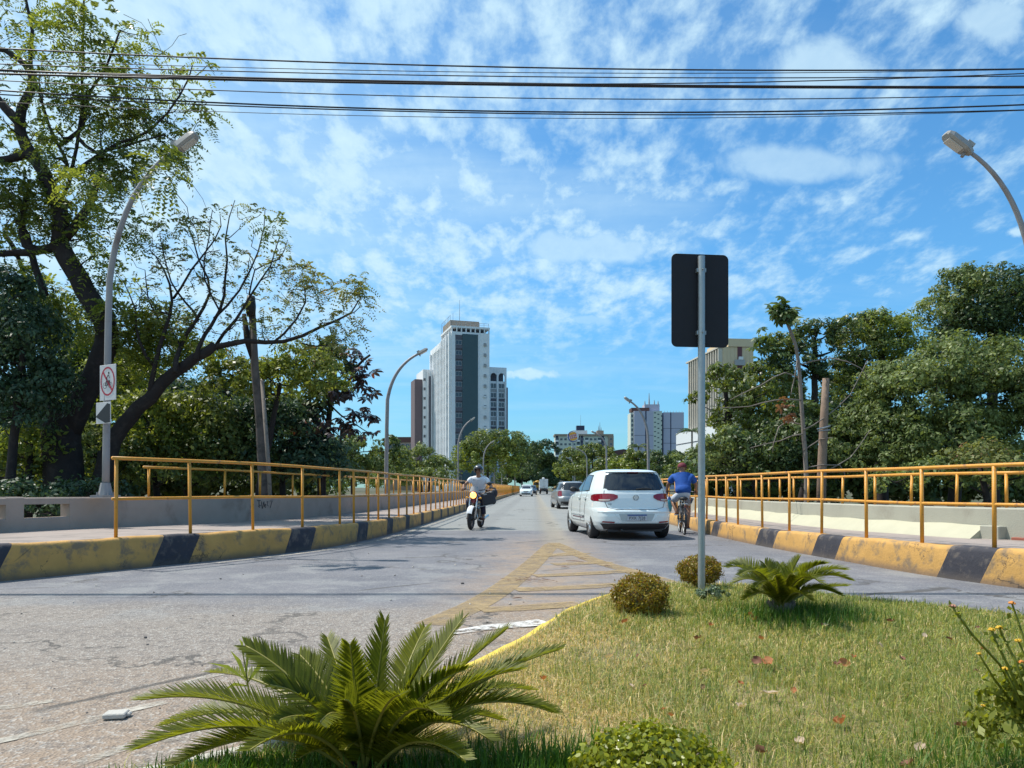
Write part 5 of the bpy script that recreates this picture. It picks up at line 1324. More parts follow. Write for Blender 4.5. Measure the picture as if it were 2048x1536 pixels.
# palms in the distance
def palm(px, py, Y, size, label, nfr=14):
    c = W(px, py, Y); b = Vector((c.x, c.y, 0)); root = empty('palm_tree', b, label=label, cat='palm tree')
    mb = MB(b); mb.tube([b, c], [size * .07, size * .05], 7); mb.build('trunk', M['bark_pale'], root, True)
    for k in range(nfr):
        a = 2 * math.pi * k / nfr + rng.normal() * .2; el = rng.uniform(.1, 1.1); mb = MB(b); pts = []
        for i in range(7):
            u = i / 6; pts.append(c + Vector((math.cos(a) * size * u * math.cos(el * .6), math.sin(a) * size * u * math.cos(el * .6), size * (u * math.sin(el) - u * u * (.55 + .3 * el)))))
        mb.tube(pts, size * .012, 4)
        sd_ = Vector((-math.sin(a), math.cos(a), 0))
        for i in range(1, 22):
            u = i / 21; q = pts[min(5, int(u * 6))].lerp(pts[min(6, int(u * 6) + 1)], u * 6 - min(5, int(u * 6)))
            for sg in (-1, 1):
                e = q + (sd_ * sg * .8 + Vector((math.cos(a) * .5, math.sin(a) * .5, -.5))) * size * .26 * math.sin(math.pi * (.2 + .7 * u)); w2 = Vector((math.cos(a), math.sin(a), 0)) * size * .02
                mb.addf([q - w2, q + w2, e], [(0, 1, 2)])
        mb.build('frond', M['leaf_dark'], root)
    return root


palm(1030, 866, 130, 1.7, 'little palm poking above the spreading tree beside the white towers')
palm(1384, 862, 85, 1.9, 'palm with drooping fronds just left of the signpost')
palm(1277, 893, 110, 2.0, 'palm in front of the left lilac tower, low fronds spread')
# ------------------------------------------------------------------ vehicles
def sup(v, n): return max(0.0, 1 - abs(v) ** n) ** (1 / n)


class Car:
    """body lofted from horizontal slices; +y is forward, z up, origin on the ground under the middle"""
    def __init__(s, tab, n=4.6):
        s.t = np.array(tab, float); s.n = n
    def sl(s, z): return [float(np.interp(z, s.t[:, 0], s.t[:, i])) for i in (1, 2, 3)]
    def nz(s, z): return float(np.interp(z, [0, .5, 1.0, 1.5], [s.n * 1.25, s.n * 1.15, s.n, s.n * .8]))
    def rear(s, x, z, o=.006):
        f, r, w = s.sl(z); c, a = (f + r) / 2, (f - r) / 2; return Vector((x, c - a * sup(x / w, s.nz(z)) - o, z))
    def front(s, x, z, o=.006):
        f, r, w = s.sl(z); c, a = (f + r) / 2, (f - r) / 2; return Vector((x, c + a * sup(x / w, s.nz(z)) + o, z))
    def side(s, y, z, sg, o=.006):
        f, r, w = s.sl(z); c, a = (f + r) / 2, (f - r) / 2; return Vector((sg * (w * sup((y - c) / a, s.nz(z)) + o), y, z))
    def body(s, mats, root, wheels, wr, z0, z1, arch_w=.30):
        zs = np.unique(np.concatenate([s.t[:, 0], np.linspace(z0, z1, 40)])); zs = zs[(zs >= z0) & (zs <= z1)]
        N = 72; mb = MB(); vs = []
        for z in zs:
            f, r, w = s.sl(z); c, a = (f + r) / 2, (f - r) / 2; n = s.nz(z)
            for k in range(N):
                th = 2 * math.pi * k / N; cx, sy = math.cos(th), math.sin(th)
                vs.append((w * math.copysign(abs(cx) ** (2 / n), cx), c + a * math.copysign(abs(sy) ** (2 / n), sy), z))
        m = len(zs)
        fs = [(i * N + k, i * N + (k + 1) % N, (i + 1) * N + (k + 1) % N, (i + 1) * N + k) for i in range(m - 1) for k in range(N)]
        fs += [tuple(range(N - 1, -1, -1)), tuple((m - 1) * N + k for k in range(N))]
        mb.addf(vs, fs); o = mb.build('body', mats[0], root)
        o.data.materials.append(M['plastic'])
        for (x, y) in wheels:
            cb = MB(); cb.lathe([(0, -.2), (wr, -.2), (wr, .2), (0, .2)], 28, Matrix.Translation((x, y, wr - .055)) @ Matrix.Rotation(math.pi / 2, 4, 'Y'))
            c_ = cb.build('cut', [M['plastic'], M['plastic']]); 
            md = o.modifiers.new('b', 'BOOLEAN'); md.operation = 'DIFFERENCE'; md.object = c_; md.solver = 'EXACT'
            bpy.context.view_layer.update()
            me = bpy.data.meshes.new_from_object(o.evaluated_get(bpy.context.evaluated_depsgraph_get()))
            o.modifiers.clear(); o.data = me; bpy.data.objects.remove(c_)
        return solid(o, 40)
    def patch(s, name, fn, poly4, m_, root, n=10, k=6, o=.007, rnd=.0):
        """surface panel between a left edge and a right edge, lying on the body; poly4 = (u,z) corners bl, br, tr, tl"""
        bl, br, tr, tl = poly4; mb = MB()
        def f(u, v):
            a = (bl[0] + (br[0] - bl[0]) * u, bl[1] + (br[1] - bl[1]) * u); b = (tl[0] + (tr[0] - tl[0]) * u, tl[1] + (tr[1] - tl[1]) * u)
            q, z = a[0] + (b[0] - a[0]) * v, a[1] + (b[1] - a[1]) * v
            if rnd:   # rounded corners
                cx, cz = (u - .5) * 2, (v - .5) * 2; g = sup(cx, 1 / rnd) if abs(cx) < 1 else 0
                zc = (bl[1] + tl[1] + br[1] + tr[1]) / 4; z = zc + (z - zc) * (.82 + .18 * g)
            return fn(q, z, o)
        mb.grid(f, n, k)
        return mb.build(name, m_, root, True)
    def line(s, name, pts, r, m_, root):
        mb = MB(); mb.tube(pts, r, 5); return mb.build(name, m_, root)


def wheel(root, x, y, R, wd, rim_m, spokes=5, sg=-1):
    t_ = empty('wheel', (x, y, R)); t_.parent = root
    Rm = Matrix.Rotation(math.pi / 2, 4, 'Y')
    mb = MB(); h = wd / 2
    mb.lathe([(R * .62, -h), (R * .90, -h), (R * .97, -h * .8), (R, -h * .5), (R, h * .5), (R * .97, h * .8), (R * .90, h), (R * .62, h), (R * .60, 0), (R * .62, -h)], 32, Rm)
    solid(mb.build('tyre', M['rubber'], t_), 50)
    mb = MB(); q = sg * (h - .012)
    mb.lathe([(R * .64, q), (R * .60, q * .9), (R * .58, q * .35), (0, q * .3)], 28, Rm)
    for k in range(spokes):
        a = 2 * math.pi * k / spokes
        for da in (-.12, .12): mb.tube([Vector((q * .98, R * .12 * math.cos(a), R * .12 * math.sin(a))), Vector((q * .92, R * .60 * math.cos(a + da), R * .60 * math.sin(a + da)))], R * .055, 5)
    mb.lathe([(0, q * 1.02), (R * .15, q * 1.0), (R * .17, q * .8)], 12, Rm)
    mb.build('rim', rim_m, t_)
    return t_


def plate(root, c, wd, ht, rot=0, txt=None):
    mb = MB(); mb.bevbox((0, 0, 0), (wd, .012, ht), .003); o = mb.build('number_plate', M['pl_white'], root); o.location = c; o.rotation_euler = (0, 0, rot)
    mb = MB(); mb.box((0, -.008, ht * .38), (wd * .97, .003, ht * .2)); mb.build('band', M['bk_blue'], o)
    if txt: text('characters', txt, ht * .72, M['black'], o, Matrix.Translation((0, -.008, -ht * .12)) @ Matrix.Rotation(math.pi / 2, 4, 'X'), .001, .9)
    return o


M['pl_white'] = pm('plate_white', (.45, .46, .50), .5, 0, .05, 9)
HATCH = [(.17, 1.72, -1.62, .70), (.22, 1.80, -1.76, .765), (.30, 1.86, -1.86, .805), (.38, 1.89, -1.895, .822), (.50, 1.90, -1.905, .83), (.60, 1.90, -1.90, .832), (.655, 1.89, -1.875, .832), (.69, 1.88, -1.835, .83), (.80, 1.83, -1.825, .825),
         (.88, 1.72, -1.815, .815), (.93, 1.50, -1.80, .808), (.98, 1.18, -1.785, .80), (1.02, .98, -1.765, .788), (1.10, .83, -1.735, .768), (1.22, .60, -1.68, .728), (1.34, .36, -1.62, .682), (1.42, .14, -1.575, .645),
         (1.465, -.05, -1.53, .61), (1.50, -.28, -1.42, .54), (1.52, -.45, -1.22, .44), (1.532, -.65, -1.0, .28)]

q = W(1271, HOR, 15.75)
hd = math.radians(5.6)
wc = empty('hatchback_car', (q.x - math.sin(hd) * 1.88, q.y + math.cos(hd) * 1.88, 0), hd, label='white hatchback seen from behind, driving away just left of the cyclist', cat='car')
wc.scale = (1.06, 1.05, .98)
cb = Car(HATCH)
WX = [(-.80, -1.13), (.80, -1.13), (-.80, 1.20), (.80, 1.20)]
cb.body([M['carwhite']], wc, WX, .345, .17, 1.532)
for x_, y_ in WX: wheel(wc, x_ * .895, y_, .298, .185, M['chrome'], 5, 1 if x_ > 0 else -1)
R_, Sd = cb.rear, lambda sg: (lambda y, z, o=.006: cb.side(y, z, sg, o))
gl = cb.patch('rear_window', R_, ((-.60, 1.075), (.60, 1.075), (.525, 1.43), (-.525, 1.43)), M['glass'], wc, 14, 8, .008, .16)
cb.patch('window_seal', R_, ((-.615, 1.062), (.615, 1.062), (.54, 1.442), (-.54, 1.442)), M['plastic'], wc, 14, 8, .004, .16)
mb = MB(); mb.tube([R_(.02, 1.09, .03), R_(.15, 1.105, .03), R_(.34, 1.10, .03)], [.013, .011, .007], 5); mb.build('wiper', M['plastic'], wc)
mb = MB(); mb.bevbox(R_(0, 1.452, .03), (.22, .05, .022), .006); mb.build('brake_lamp', M['taillight'], wc)
mb = MB(); mb.grid(lambda u, v: R_((u - .5) * 1.06, 1.447 + .03 * v, .0) + Vector((0, -.055 * (1 - abs(v - .5) * 2) - .01, 0)), 12, 4); mb.build('spoiler', M['carwhite'], wc, True)
for sg in (-1, 1):
    mb = MB()
    # tail lamp, a tapering wedge that wraps the corner
    pts_ = [(.36, .90, .955), (.44, .85, .985), (.55, .825, .995), (.66, .825, .99), (.75, .83, .98)]
    def lf(u, v, o=.012):
        x_ = np.interp(u, np.linspace(0, 1, 5), [p_[0] for p_ in pts_]); a = np.interp(u, np.linspace(0, 1, 5), [p_[1] for p_ in pts_]); b = np.interp(u, np.linspace(0, 1, 5), [p_[2] for p_ in pts_])
        return R_(sg * x_, a + (b - a) * v, o)
    mb.grid(lf, 12, 5)
    # wrap onto the flank
    y0 = lf(1, .5).y
    mb.grid(lambda u, v: (lambda y_: Sd(sg)(y_, .83 + .15 * v + .03 * u * (1 - 2 * v), .010) if u > 0 else lf(1, v))(y0 + .02 + u * .17), 6, 5)
    tl_ = mb.build('taillight', M['taillight'], wc, True)
    mb = MB(); mb.grid(lambda u, v: lf(.42 + .45 * u, .10 + .16 * v, .016), 6, 2); mb.build('reversing_lens', M['lens'], tl_)
    cb.patch('rear_reflector', R_, ((sg * .45, .365), (sg * .68, .375), (sg * .66, .405), (sg * .44, .395)), M['taillight'], wc, 6, 2, .012)
    # side glass
    yA, yB, yC = .66, -.28, -1.02
    cb.patch('side_window', Sd(sg), ((yA, 1.03), (yB + .03, 1.035), (yB + .03, 1.415), (.16, 1.40)), M['glass'], wc, 10, 8, .007)
    cb.patch('side_window', Sd(sg), ((yB - .03, 1.037), (yC, 1.07), (yC + .12, 1.38), (yB - .03, 1.415)), M['glass'], wc, 8, 8, .007)
    cb.patch('window_trim', Sd(sg), ((yA + .05, 1.015), (yC - .03, 1.045), (yC + .09, 1.405), (.13, 1.435)), M['plastic'], wc, 12, 8, .0035)
    for ys_ in ((yB, [.36, .5, .7, .9, 1.03]), (yA + .10, [.36, .5, .7, .9, 1.0])):
        cb.line('door_gap', [Sd(sg)(ys_[0], z_, .001) for z_ in ys_[1]], .006, M['plastic'], wc)
    cb.line('door_gap', [Sd(sg)(y_, .36, .001) for y_ in np.linspace(yA + .1, -.72, 8)], .005, M['plastic'], wc)
    cb.line('door_gap', [Sd(sg)(-.70 - .25 * math.sin((z_ - .36) * 1.2), z_, .001) for z_ in (.36, .5, .62, .75, .9, 1.04)], .005, M['plastic'], wc)
    for y_ in (yB + .13, yC + .22):
        c_ = Sd(sg)(y_, .90, .022); mb = MB(); mb.tube([c_ + Vector((0, -.085, 0)), c_ + Vector((sg * .012, -.04, 0)), c_ + Vector((sg * .012, .04, 0)), c_ + Vector((0, .085, 0))], .014, 6); mb.build('door_handle', M['carwhite'], wc, True)
    cb.patch('side_moulding', Sd(sg), ((.70, .50), (-.74, .50), (-.74, .535), (.70, .535)), M['carwhite'], wc, 10, 2, .018)
    cb.patch('side_stripe', Sd(sg), ((.60, .425), (-.50, .425), (-.50, .447), (.60, .447)), M['tred'], wc, 10, 1, .006)
    cb.patch('side_lettering', Sd(sg), ((-.52, .43), (-.68, .43), (-.68, .475), (-.52, .475)), M['tdark'], wc, 4, 1, .007)
    c_ = Sd(sg)(.62, 1.07, .0); mb = MB(); mb.ball(c_ + Vector((sg * .11, .0, .01)), (.09, .05, .068), 12, 8); mb.tube([c_, c_ + Vector((sg * .07, 0, -.01))], .02, 6); mb.build('wing_mirror', M['plastic'], wc, True)
    cb.patch('headlight', lambda a, b, o=.01: cb.front(a, b, o), ((sg * .45, .68), (sg * .74, .70), (sg * .70, .84), (sg * .50, .80)), M['lens'], wc, 6, 4, .01)
# tailgate outline
gap = [(-.60, 1.06), (-.615, .98), (-.60, .80), (-.56, .69), (-.40, .655), (0, .65), (.40, .655), (.56, .69), (.60, .80), (.615, .98), (.60, 1.06)]
cb.line('tailgate_gap', [R_(a, b, .0015) for a, b in gap], .0065, M['plastic'], wc)
# bumper shape: raised shelf and plate recess
mb = MB(); mb.grid(lambda u, v: R_((u - .5) * 1.58, .575 + .065 * v, .018 * math.sin(math.pi * v)), 24, 4); mb.build('bumper_shelf', M['carwhite'], wc, True)
cb.patch('plate_recess', R_, ((-.30, .40), (.30, .40), (.36, .56), (-.36, .56)), pm('shaded_recess_white', (.42, .46, .47), .5, 0, 0), wc, 6, 4, .004)  # flat panel in darkened car white; the recess shade is in its colour
mb = MB()
mb.addf([R_(-.44, .56, .014), R_(-.30, .40, .014), R_(.30, .40, .014), R_(.44, .56, .014), R_(.36, .56, -.02), R_(.27, .42, -.02), R_(-.27, .42, -.02), R_(-.36, .56, -.02)], [(0, 1, 6, 7), (1, 2, 5, 6), (2, 3, 4, 5)]); mb.build('plate_surround', M['carwhite'], wc)
cb.patch('lower_bumper', R_, ((-.60, .20), (.60, .20), (.70, .355), (-.70, .355)), M['plastic'], wc, 16, 5, .014)
mb = MB(); mb.box((0, -1.3, .24), (1.1, .9, .13)); mb.tube([(-.3, -1.9, .22), (-.3, -1.6, .22)], .025, 8); mb.build('underbody', M['plastic'], wc)
mb = MB(); mb.box((0, 0.1, .24), (1.3, 2.2, .12)); mb.build('floor_pan', M['plastic'], wc)
pl_ = plate(wc, R_(0, .485, .012), .40, .13, 0, 'PXK 7J28')
# badge: ring with the letters inside
c_ = R_(0, .905, .012); mb = MB(); mb.lathe([(.048, -.004), (.060, -.004), (.060, .006), (.048, .006), (.048, -.004)], 24, Matrix.Translation(c_) @ Matrix.Rotation(math.pi / 2, 4, 'X'))
mb.tube([c_ + Vector((a, -.004, b)) for a, b in ((-.030, .038), (0, .0), (.030, .038))], .006, 5); mb.tube([c_ + Vector((a, -.004, b)) for a, b in ((-.047, .018), (-.022, -.04), (0, -.004), (.022, -.04), (.047, .018))], .006, 5)
mb.build('badge', M['galv'], wc)
text('model_lettering', 'FOX', .055, M['tdark'], wc, Matrix.Translation(R_(-.50, .765, .004)) @ Matrix.Rotation(math.pi / 2, 4, 'X'))
mb = MB(); mb.tube([(0.05, -1.25, 1.515), (0.05, -1.33, 1.57)], [.012, .004], 6); mb.build('aerial', M['plastic'], wc)


def simple_car(tab, loc, rz, paint, label, rear=True, rr=.29, rails=False, back=None):
    c = Car(tab, 4.4); L0, L1 = tab[4][1], tab[4][2]
    root = empty('parked' if 0 else 'car', loc, rz, label=label, cat='car')
    wb = [(-.78, L1 + .72), (.78, L1 + .72), (-.78, L0 - .75), (.78, L0 - .75)]
    c.body([paint], root, wb, rr + .04, tab[0][0], tab[-1][0])
    for x_, y_ in wb: wheel(root, x_ * .9, y_, rr, .18, M['chrome'], 5, 1 if x_ > 0 else -1)
    return c, root


WAGON = [(.17, 1.95, -1.85, .70), (.22, 2.0, -2.0, .76), (.30, 2.05, -2.06, .80), (.38, 2.07, -2.08, .815), (.50, 2.07, -2.09, .82), (.60, 2.05, -2.07, .82), (.66, 2.03, -2.02, .82), (.80, 1.95, -2.0, .81), (.87, 1.6, -1.98, .80), (.93, 1.15, -1.96, .79), (1.0, .95, -1.92, .77),
         (1.15, .66, -1.83, .70), (1.28, .40, -1.75, .64), (1.36, .15, -1.68, .60), (1.40, -.1, -1.55, .52), (1.415, -.4, -1.3, .40)]
q = W(1143, HOR, 38.2)
c2, gc = simple_car(WAGON, (q.x, q.y + 2, 0), math.radians(3), M['cargrey'], 'grey estate car with red tail lamps ahead of the white hatchback')
gc.name = 'estate_car'
R2 = c2.rear
c2.patch('rear_window', R2, ((-.58, .98), (.58, .98), (.50, 1.34), (-.50, 1.34)), M['glass'], gc, 10, 6, .008, .15)
for sg in (-1, 1):
    c2.patch('taillight', R2, ((sg * .58, .66), (sg * .77, .66), (sg * .76, .94), (sg * .60, .93)), M['taillight'], gc, 5, 4, .01)
    c2.patch('reflector', R2, ((sg * .55, .56), (sg * .74, .56), (sg * .74, .62), (sg * .55, .62)), M['pod'], gc, 5, 1, .01)
    S2 = lambda y, z, o=.006: c2.side(y, z, sg, o)
    for a, b, ct in ((.72, -.25, .28), (-.33, -1.05, -.33), (-1.13, -1.75, -1.13)): c2.patch('side_window', S2, ((a, .99), (b, .99), (b + .06, 1.31), (ct, 1.31)), M['glass'], gc, 8, 5, .007)
    p0 = S2(.72, 1.02, .0); mb = MB(); mb.ball(p0 + Vector((sg * .10, 0, .02)), (.085, .05, .06), 10, 6); mb.build('wing_mirror', M['plastic'], gc, True)
    mb = MB(); mb.tube([(sg * .46, .1, 1.41), (sg * .50, -.2, 1.45), (sg * .50, -1.3, 1.45), (sg * .44, -1.55, 1.40)], .014, 5); mb.build('roof_rail', M['plastic'], gc)
c2.patch('bumper', R2, ((-.78, .40), (.78, .40), (.78, .56), (-.78, .56)), M['cargrey'], gc, 12, 3, .03)
c2.patch('lower_bumper', R2, ((-.72, .20), (.72, .20), (.76, .38), (-.76, .38)), M['plastic'], gc, 12, 3, .015)
plate(gc, R2(0, .80, .012), .36, .12)
mb = MB(); mb.box((0, 0, .22), (1.2, 3.4, .1)); mb.build('floor_pan', M['plastic'], gc)

COMPACT = [(.17, 1.85, -1.75, .70), (.22, 1.9, -1.85, .76), (.30, 1.95, -1.9, .80), (.38, 1.97, -1.92, .815), (.50, 1.97, -1.93, .82), (.60, 1.96, -1.92, .82), (.70, 1.90, -1.88, .82), (.80, 1.72, -1.86, .81), (.88, 1.35, -1.84, .80), (.95, 1.05, -1.82, .78),
           (1.15, .72, -1.70, .70), (1.30, .45, -1.60, .64), (1.40, .15, -1.48, .59), (1.45, -.15, -1.3, .50), (1.465, -.5, -1.05, .36)]
def oncoming(px, Y, rz, paint, label):
    q = W(px, HOR, Y); c, root = simple_car(COMPACT, (q.x, q.y + 2, 0), rz + math.pi, paint, label); Fr = c.front
    c.patch('windscreen', Fr, ((-.66, .955), (.66, .955), (.52, 1.38), (-.52, 1.38)), M['glass'], root, 12, 8, .008, .12)
    c.patch('grille', Fr, ((-.30, .60), (.30, .60), (.34, .68), (-.34, .68)), M['plastic'], root, 6, 2, .01)
    c.patch('air_intake', Fr, ((-.50, .27), (.50, .27), (.58, .40), (-.58, .40)), M['plastic'], root, 8, 2, .012)
    for sg in (-1, 1):
        c.patch('headlight', Fr, ((sg * .44, .60), (sg * .76, .62), (sg * .74, .76), (sg * .48, .70)), M['lens'], root, 5, 3, .01)
        S2 = lambda y, z, o=.006: c.side(y, z, sg, o)
        for a, b, ct in ((.85, -.2, .3), (-.28, -1.2, -.28)): c.patch('side_window', S2, ((a, .97), (b, .97), (b + .06, 1.34), (ct, 1.34)), M['glass'], root, 8, 5, .007)
        p0 = S2(.85, .99, .0); mb = MB(); mb.ball(p0 + Vector((sg * .12, 0, .02)), (.10, .05, .07), 10, 6); mb.build('wing_mirror', paint, root, True)
    plate(root, Fr(0, .50, .012), .38, .12, math.pi)
    mb = MB(); mb.box((0, 0, .22), (1.2, 3.2, .1)); mb.build('floor_pan', M['plastic'], root)
    return root


oncoming(1053.5, 92, math.radians(-3), M['carwhite'], 'white compact car coming towards the camera in the left lane').name = 'compact_car'
oncoming(1064, 112, math.radians(-2), M['cardark'], 'dark car half hidden right behind the oncoming white compact').name = 'dark_car'

# box truck driving away
q = W(1088, HOR, 128)
tk = empty('box_truck', (q.x, q.y, 0), math.radians(-1), label='small truck with a pale grey box body, seen from behind far down the road', cat='truck')
mb = MB(); mb.bevbox((0, 2.1, 1.35 + .42), (1.42, 4.0, 1.55), .04); mb.build('cargo_box', M['acunit'], tk)
for sg in (-1, 1):
    mb = MB(); mb.bevbox((sg * .35, .07, 1.77), (.66, .05, 1.46), .01); mb.build('rear_door', M['pod'], tk)
    for z_ in (1.3, 2.2): mb = MB(); mb.tube([(sg * .06, .03, z_), (sg * .3, .03, z_)], .02, 5); mb.build('door_bar', M['galv'], tk)
    mb = MB(); mb.box((sg * .55, .10, .72), (.22, .04, .1)); mb.build('taillight', M['taillight'], tk)
mb = MB(); mb.box((0, 2.6, .72), (1.3, 5.0, .2)); mb.box((0, .15, .55), (1.4, .08, .12)); mb.build('chassis', M['plastic'], tk)
mb = MB(); mb.bevbox((0, 5.0, 1.4), (1.5, 1.4, 1.6), .1); mb.build('cab', M['pod'], tk)
mb = MB(); mb.ball((.0, 4.8, 2.72), (.25, .3, .15)); mb.build('roof_vent', M['pod'], tk)
for x_ in (-.6, .6):
    for y_ in (1.2, 4.9): wheel(tk, x_, y_, .34, .22, M['galv'], 4, 1 if x_ > 0 else -1)
# yellow vehicle half hidden behind the truck
q = W(1075, HOR, 165)
yt = empty('yellow_truck', (q.x, q.y, 0), 0, label='tiny yellow and dark truck beside the grey box truck at the road end', cat='truck')
M['yel'] = pm('truck_yellow', (.55, .30, .03), .5, 0, .1, 2)
mb = MB(); mb.bevbox((0, 1, 1.7), (1.9, 2, 1.3), .1); mb.ball((0, .2, 2.35), (.6, .5, .3)); mb.build('cab', M['yel'], yt)
mb = MB(); mb.box((0, -.02, 1.95), (1.5, .04, .5)); mb.build('windscreen', M['glass'], yt)
mb = MB(); mb.bevbox((0, 1, .75), (1.9, 2.1, .6), .05); mb.build('front_bumper', M['cardark'], yt)
for x_ in (-.75, .75): wheel(yt, x_, 1.0, .45, .25, M['galv'], 4, 1 if x_ > 0 else -1)
q = W(1107, HOR, 118)
mb = MB(); mb.bevbox((q.x + .35, q.y, .55), (1.0, .6, .7), .06); mb.bevbox((q.x + .25, q.y, 1.0), (.5, .4, .3), .04)
tag(mb.build('yellow_cart', M['yel']), 'small yellow roadside thing beyond the grey estate car, against the right kerb', 'cart')

# ------------------------------------------------------------------ people
def skin_mesh(name, joints, edges, m_, parent, lvl=2, extra=None):
    """one continuous surface grown from a skeleton; joints: name -> (xyz, radius); the first joint is the root"""
    keys = list(joints); me = bpy.data.meshes.new(name)
    me.from_pydata([joints[k][0] for k in keys], [(keys.index(a), keys.index(b)) for a, b in edges], [])
    o = bpy.data.objects.new(name, me); C.objects.link(o)
    md = o.modifiers.new('s', 'SKIN'); md.use_smooth_shade = True; md.branch_smoothing = .4
    for i, k in enumerate(keys):
        r = joints[k][1]; me.skin_vertices[0].data[i].radius = r if isinstance(r, tuple) else (r, r)
        me.skin_vertices[0].data[i].use_root = i == 0
    sb = o.modifiers.new('d', 'SUBSURF'); sb.levels = lvl; sb.render_levels = lvl
    bpy.context.view_layer.update()
    m2 = bpy.data.meshes.new_from_object(o.evaluated_get(bpy.context.evaluated_depsgraph_get())); m2.name = name
    bpy.data.objects.remove(o); m2.materials.clear()
    r = link(name, m2, m_, parent); m2.polygons.foreach_set('use_smooth', np.ones(len(m2.polygons), bool)); return r


def hand_joints(J, Eg, tag_, wrist, dirv, palm_n, curl=.6):
    """palm, four unequal fingers and a thumb on a wrist joint; fingers curl towards palm_n"""
    d_ = Vector(dirv).normalized(); n = Vector(palm_n).normalized(); s = d_.cross(n).normalized(); w_ = Vector(wrist)
    pm_ = w_ + d_ * .05; J[tag_ + 'palm'] = (tuple(pm_), (.032, .018)); Eg.append((tag_ + 'wrist', tag_ + 'palm'))
    for i, (o_, L) in enumerate(((-.03, .068), (-.010, .078), (.010, .074), (.028, .058))):
        a = pm_ + s * o_ + d_ * .035; b = a + (d_ * (1 - curl * .5) + n * curl).normalized() * L * .5; c = b + (n * 1.0 + d_ * (1 - curl * 1.6)).normalized() * L * .5
        J[f'{tag_}f{i}a'] = (tuple(a), .011); J[f'{tag_}f{i}b'] = (tuple(b), .0095); J[f'{tag_}f{i}c'] = (tuple(c), .008)
        Eg += [(tag_ + 'palm', f'{tag_}f{i}a'), (f'{tag_}f{i}a', f'{tag_}f{i}b'), (f'{tag_}f{i}b', f'{tag_}f{i}c')]
    a = w_ + d_ * .03 - s * .045; b = a + (d_ * .7 + n * .6 - s * .2).normalized() * .045
    J[tag_ + 'ta'] = (tuple(a), .012); J[tag_ + 'tb'] = (tuple(b), .0095); Eg += [(tag_ + 'wrist', tag_ + 'ta'), (tag_ + 'ta', tag_ + 'tb')]


M['bluetee'] = pm('blue_shirt', (.010, .078, .34), .85, 0, .15, 9, 1, 9, (.008, .06, .27), (.45, .7), 6)
M['whitetee'] = pm('white_shirt', (.74, .75, .80), .85, 0, .1, 7, 1, 9)
M['shorts'] = pm('pale_shorts', (.48, .52, .60), .85, 0, .15, 9, 1, 10)
M['jeans'] = pm('dark_jeans', (.022, .020, .045), .85, 0, .2, 9, .3, 20)
M['cap'] = pm('dark_red_cap', (.13, .012, .025), .8, 0, .1, 9)
M['shoe'] = pm('brown_shoe', (.10, .035, .03), .7, 0, .1, 9)
M['helmet'] = pm('grey_helmet', (.06, .065, .07), .22, .2, .05, 5, coat=.6)
M['headlamp'] = pm('lit_headlamp', (.9, .5, .15), .3, 0, 0, emit=((1, .42, .08), 3.2))
M['motored'] = pm('dark_red_fairing', (.13, .01, .02), .3, 0, .1, 5, coat=.5)
M['cyan'] = pm('cyan_plastic', (.08, .48, .62), .35, 0, .05, 5)
M['leather'] = pm('black_bag', (.02, .02, .028), .6, 0, .2, 9, .2, 20)
M['steel'] = pm('dark_steel', (.05, .05, .055), .35, .7, .1, 9)


def ellipse_head(c, up=(0, 0, 1)): return c


# cyclist, seen from behind: +y is the riding direction
q = W(1366, HOR, 17.9)
cy_rz = math.radians(-7)
bike = empty('bicycle', (q.x, q.y + .1, 0), cy_rz, label='black utility bicycle with a rear rack, ridden along the right kerb', cat='bicycle')
def bike_wheel(root, y, R):
    w_ = empty('wheel', (0, y, R)); w_.parent = root; Rm = Matrix.Rotation(math.pi / 2, 4, 'Y')
    mb = MB(); mb.tube([(0, R * math.cos(a), R * math.sin(a)) for a in np.linspace(0, 2 * math.pi, 33)], .021, 8, False); mb.build('tyre', M['rubber'], w_, True)
    mb = MB(); mb.tube([(0, (R - .03) * math.cos(a), (R - .03) * math.sin(a)) for a in np.linspace(0, 2 * math.pi, 33)], .012, 6, False); mb.build('rim', M['galv'], w_, True)
    mb = MB()
    for k in range(18):
        a = 2 * math.pi * k / 18; mb.tube([(.02 * (-1) ** k, .02 * math.cos(a + .5), .02 * math.sin(a + .5)), (0, (R - .03) * math.cos(a), (R - .03) * math.sin(a))], .0022, 3)
    mb.tube([(-.05, 0, 0), (.05, 0, 0)], .018, 8); o = mb.build('spokes', M['steel'], w_); return w_
bike_wheel(bike, -.50, .325); bike_wheel(bike, .56, .325)
mb = MB()
for a, b, r in (((0, -.12, .28), (0, -.26, .78), .017), ((0, -.12, .28), (0, .40, .72), .019), ((0, -.23, .70), (0, .36, .80), .016), ((0, .36, .86), (0, .42, .66), .019), ((.05, -.5, .325), (.03, -.12, .28), .011), ((-.05, -.5, .325), (-.03, -.12, .28), .011), ((.05, -.5, .325), (.02, -.24, .70), .009), ((-.05, -.5, .325), (-.02, -.24, .70), .009), ((.05, .56, .325), (.045, .44, .65), .012), ((-.05, .56, .325), (-.045, .44, .65), .012), ((-.045, .44, .65), (.045, .44, .65), .014)):
    mb.tube([a, b], r, 8)
mb.build('frame', M['steel'], bike, True)
mb = MB(); mb.tube([(0, .38, .86), (0, .37, .98), (-.12, .36, 1.0), (-.27, .30, 1.0), (-.34, .18, .99)], .012, 6); mb.tube([(0, .37, .98), (.12, .36, 1.0), (.27, .30, 1.0), (.34, .18, .99)], .012, 6); mb.build('handlebar', M['steel'], bike, True)
mb = MB(); mb.ball((0, -.32, .84), (.105, .12, .045), 12, 7); mb.tube([(0, -.27, .84), (0, -.10, .85)], [.05, .025], 8); mb.tube([(0, -.26, .78), (0, -.28, .83)], .014, 6); mb.build('saddle', M['plastic'], bike, True)
mb = MB()
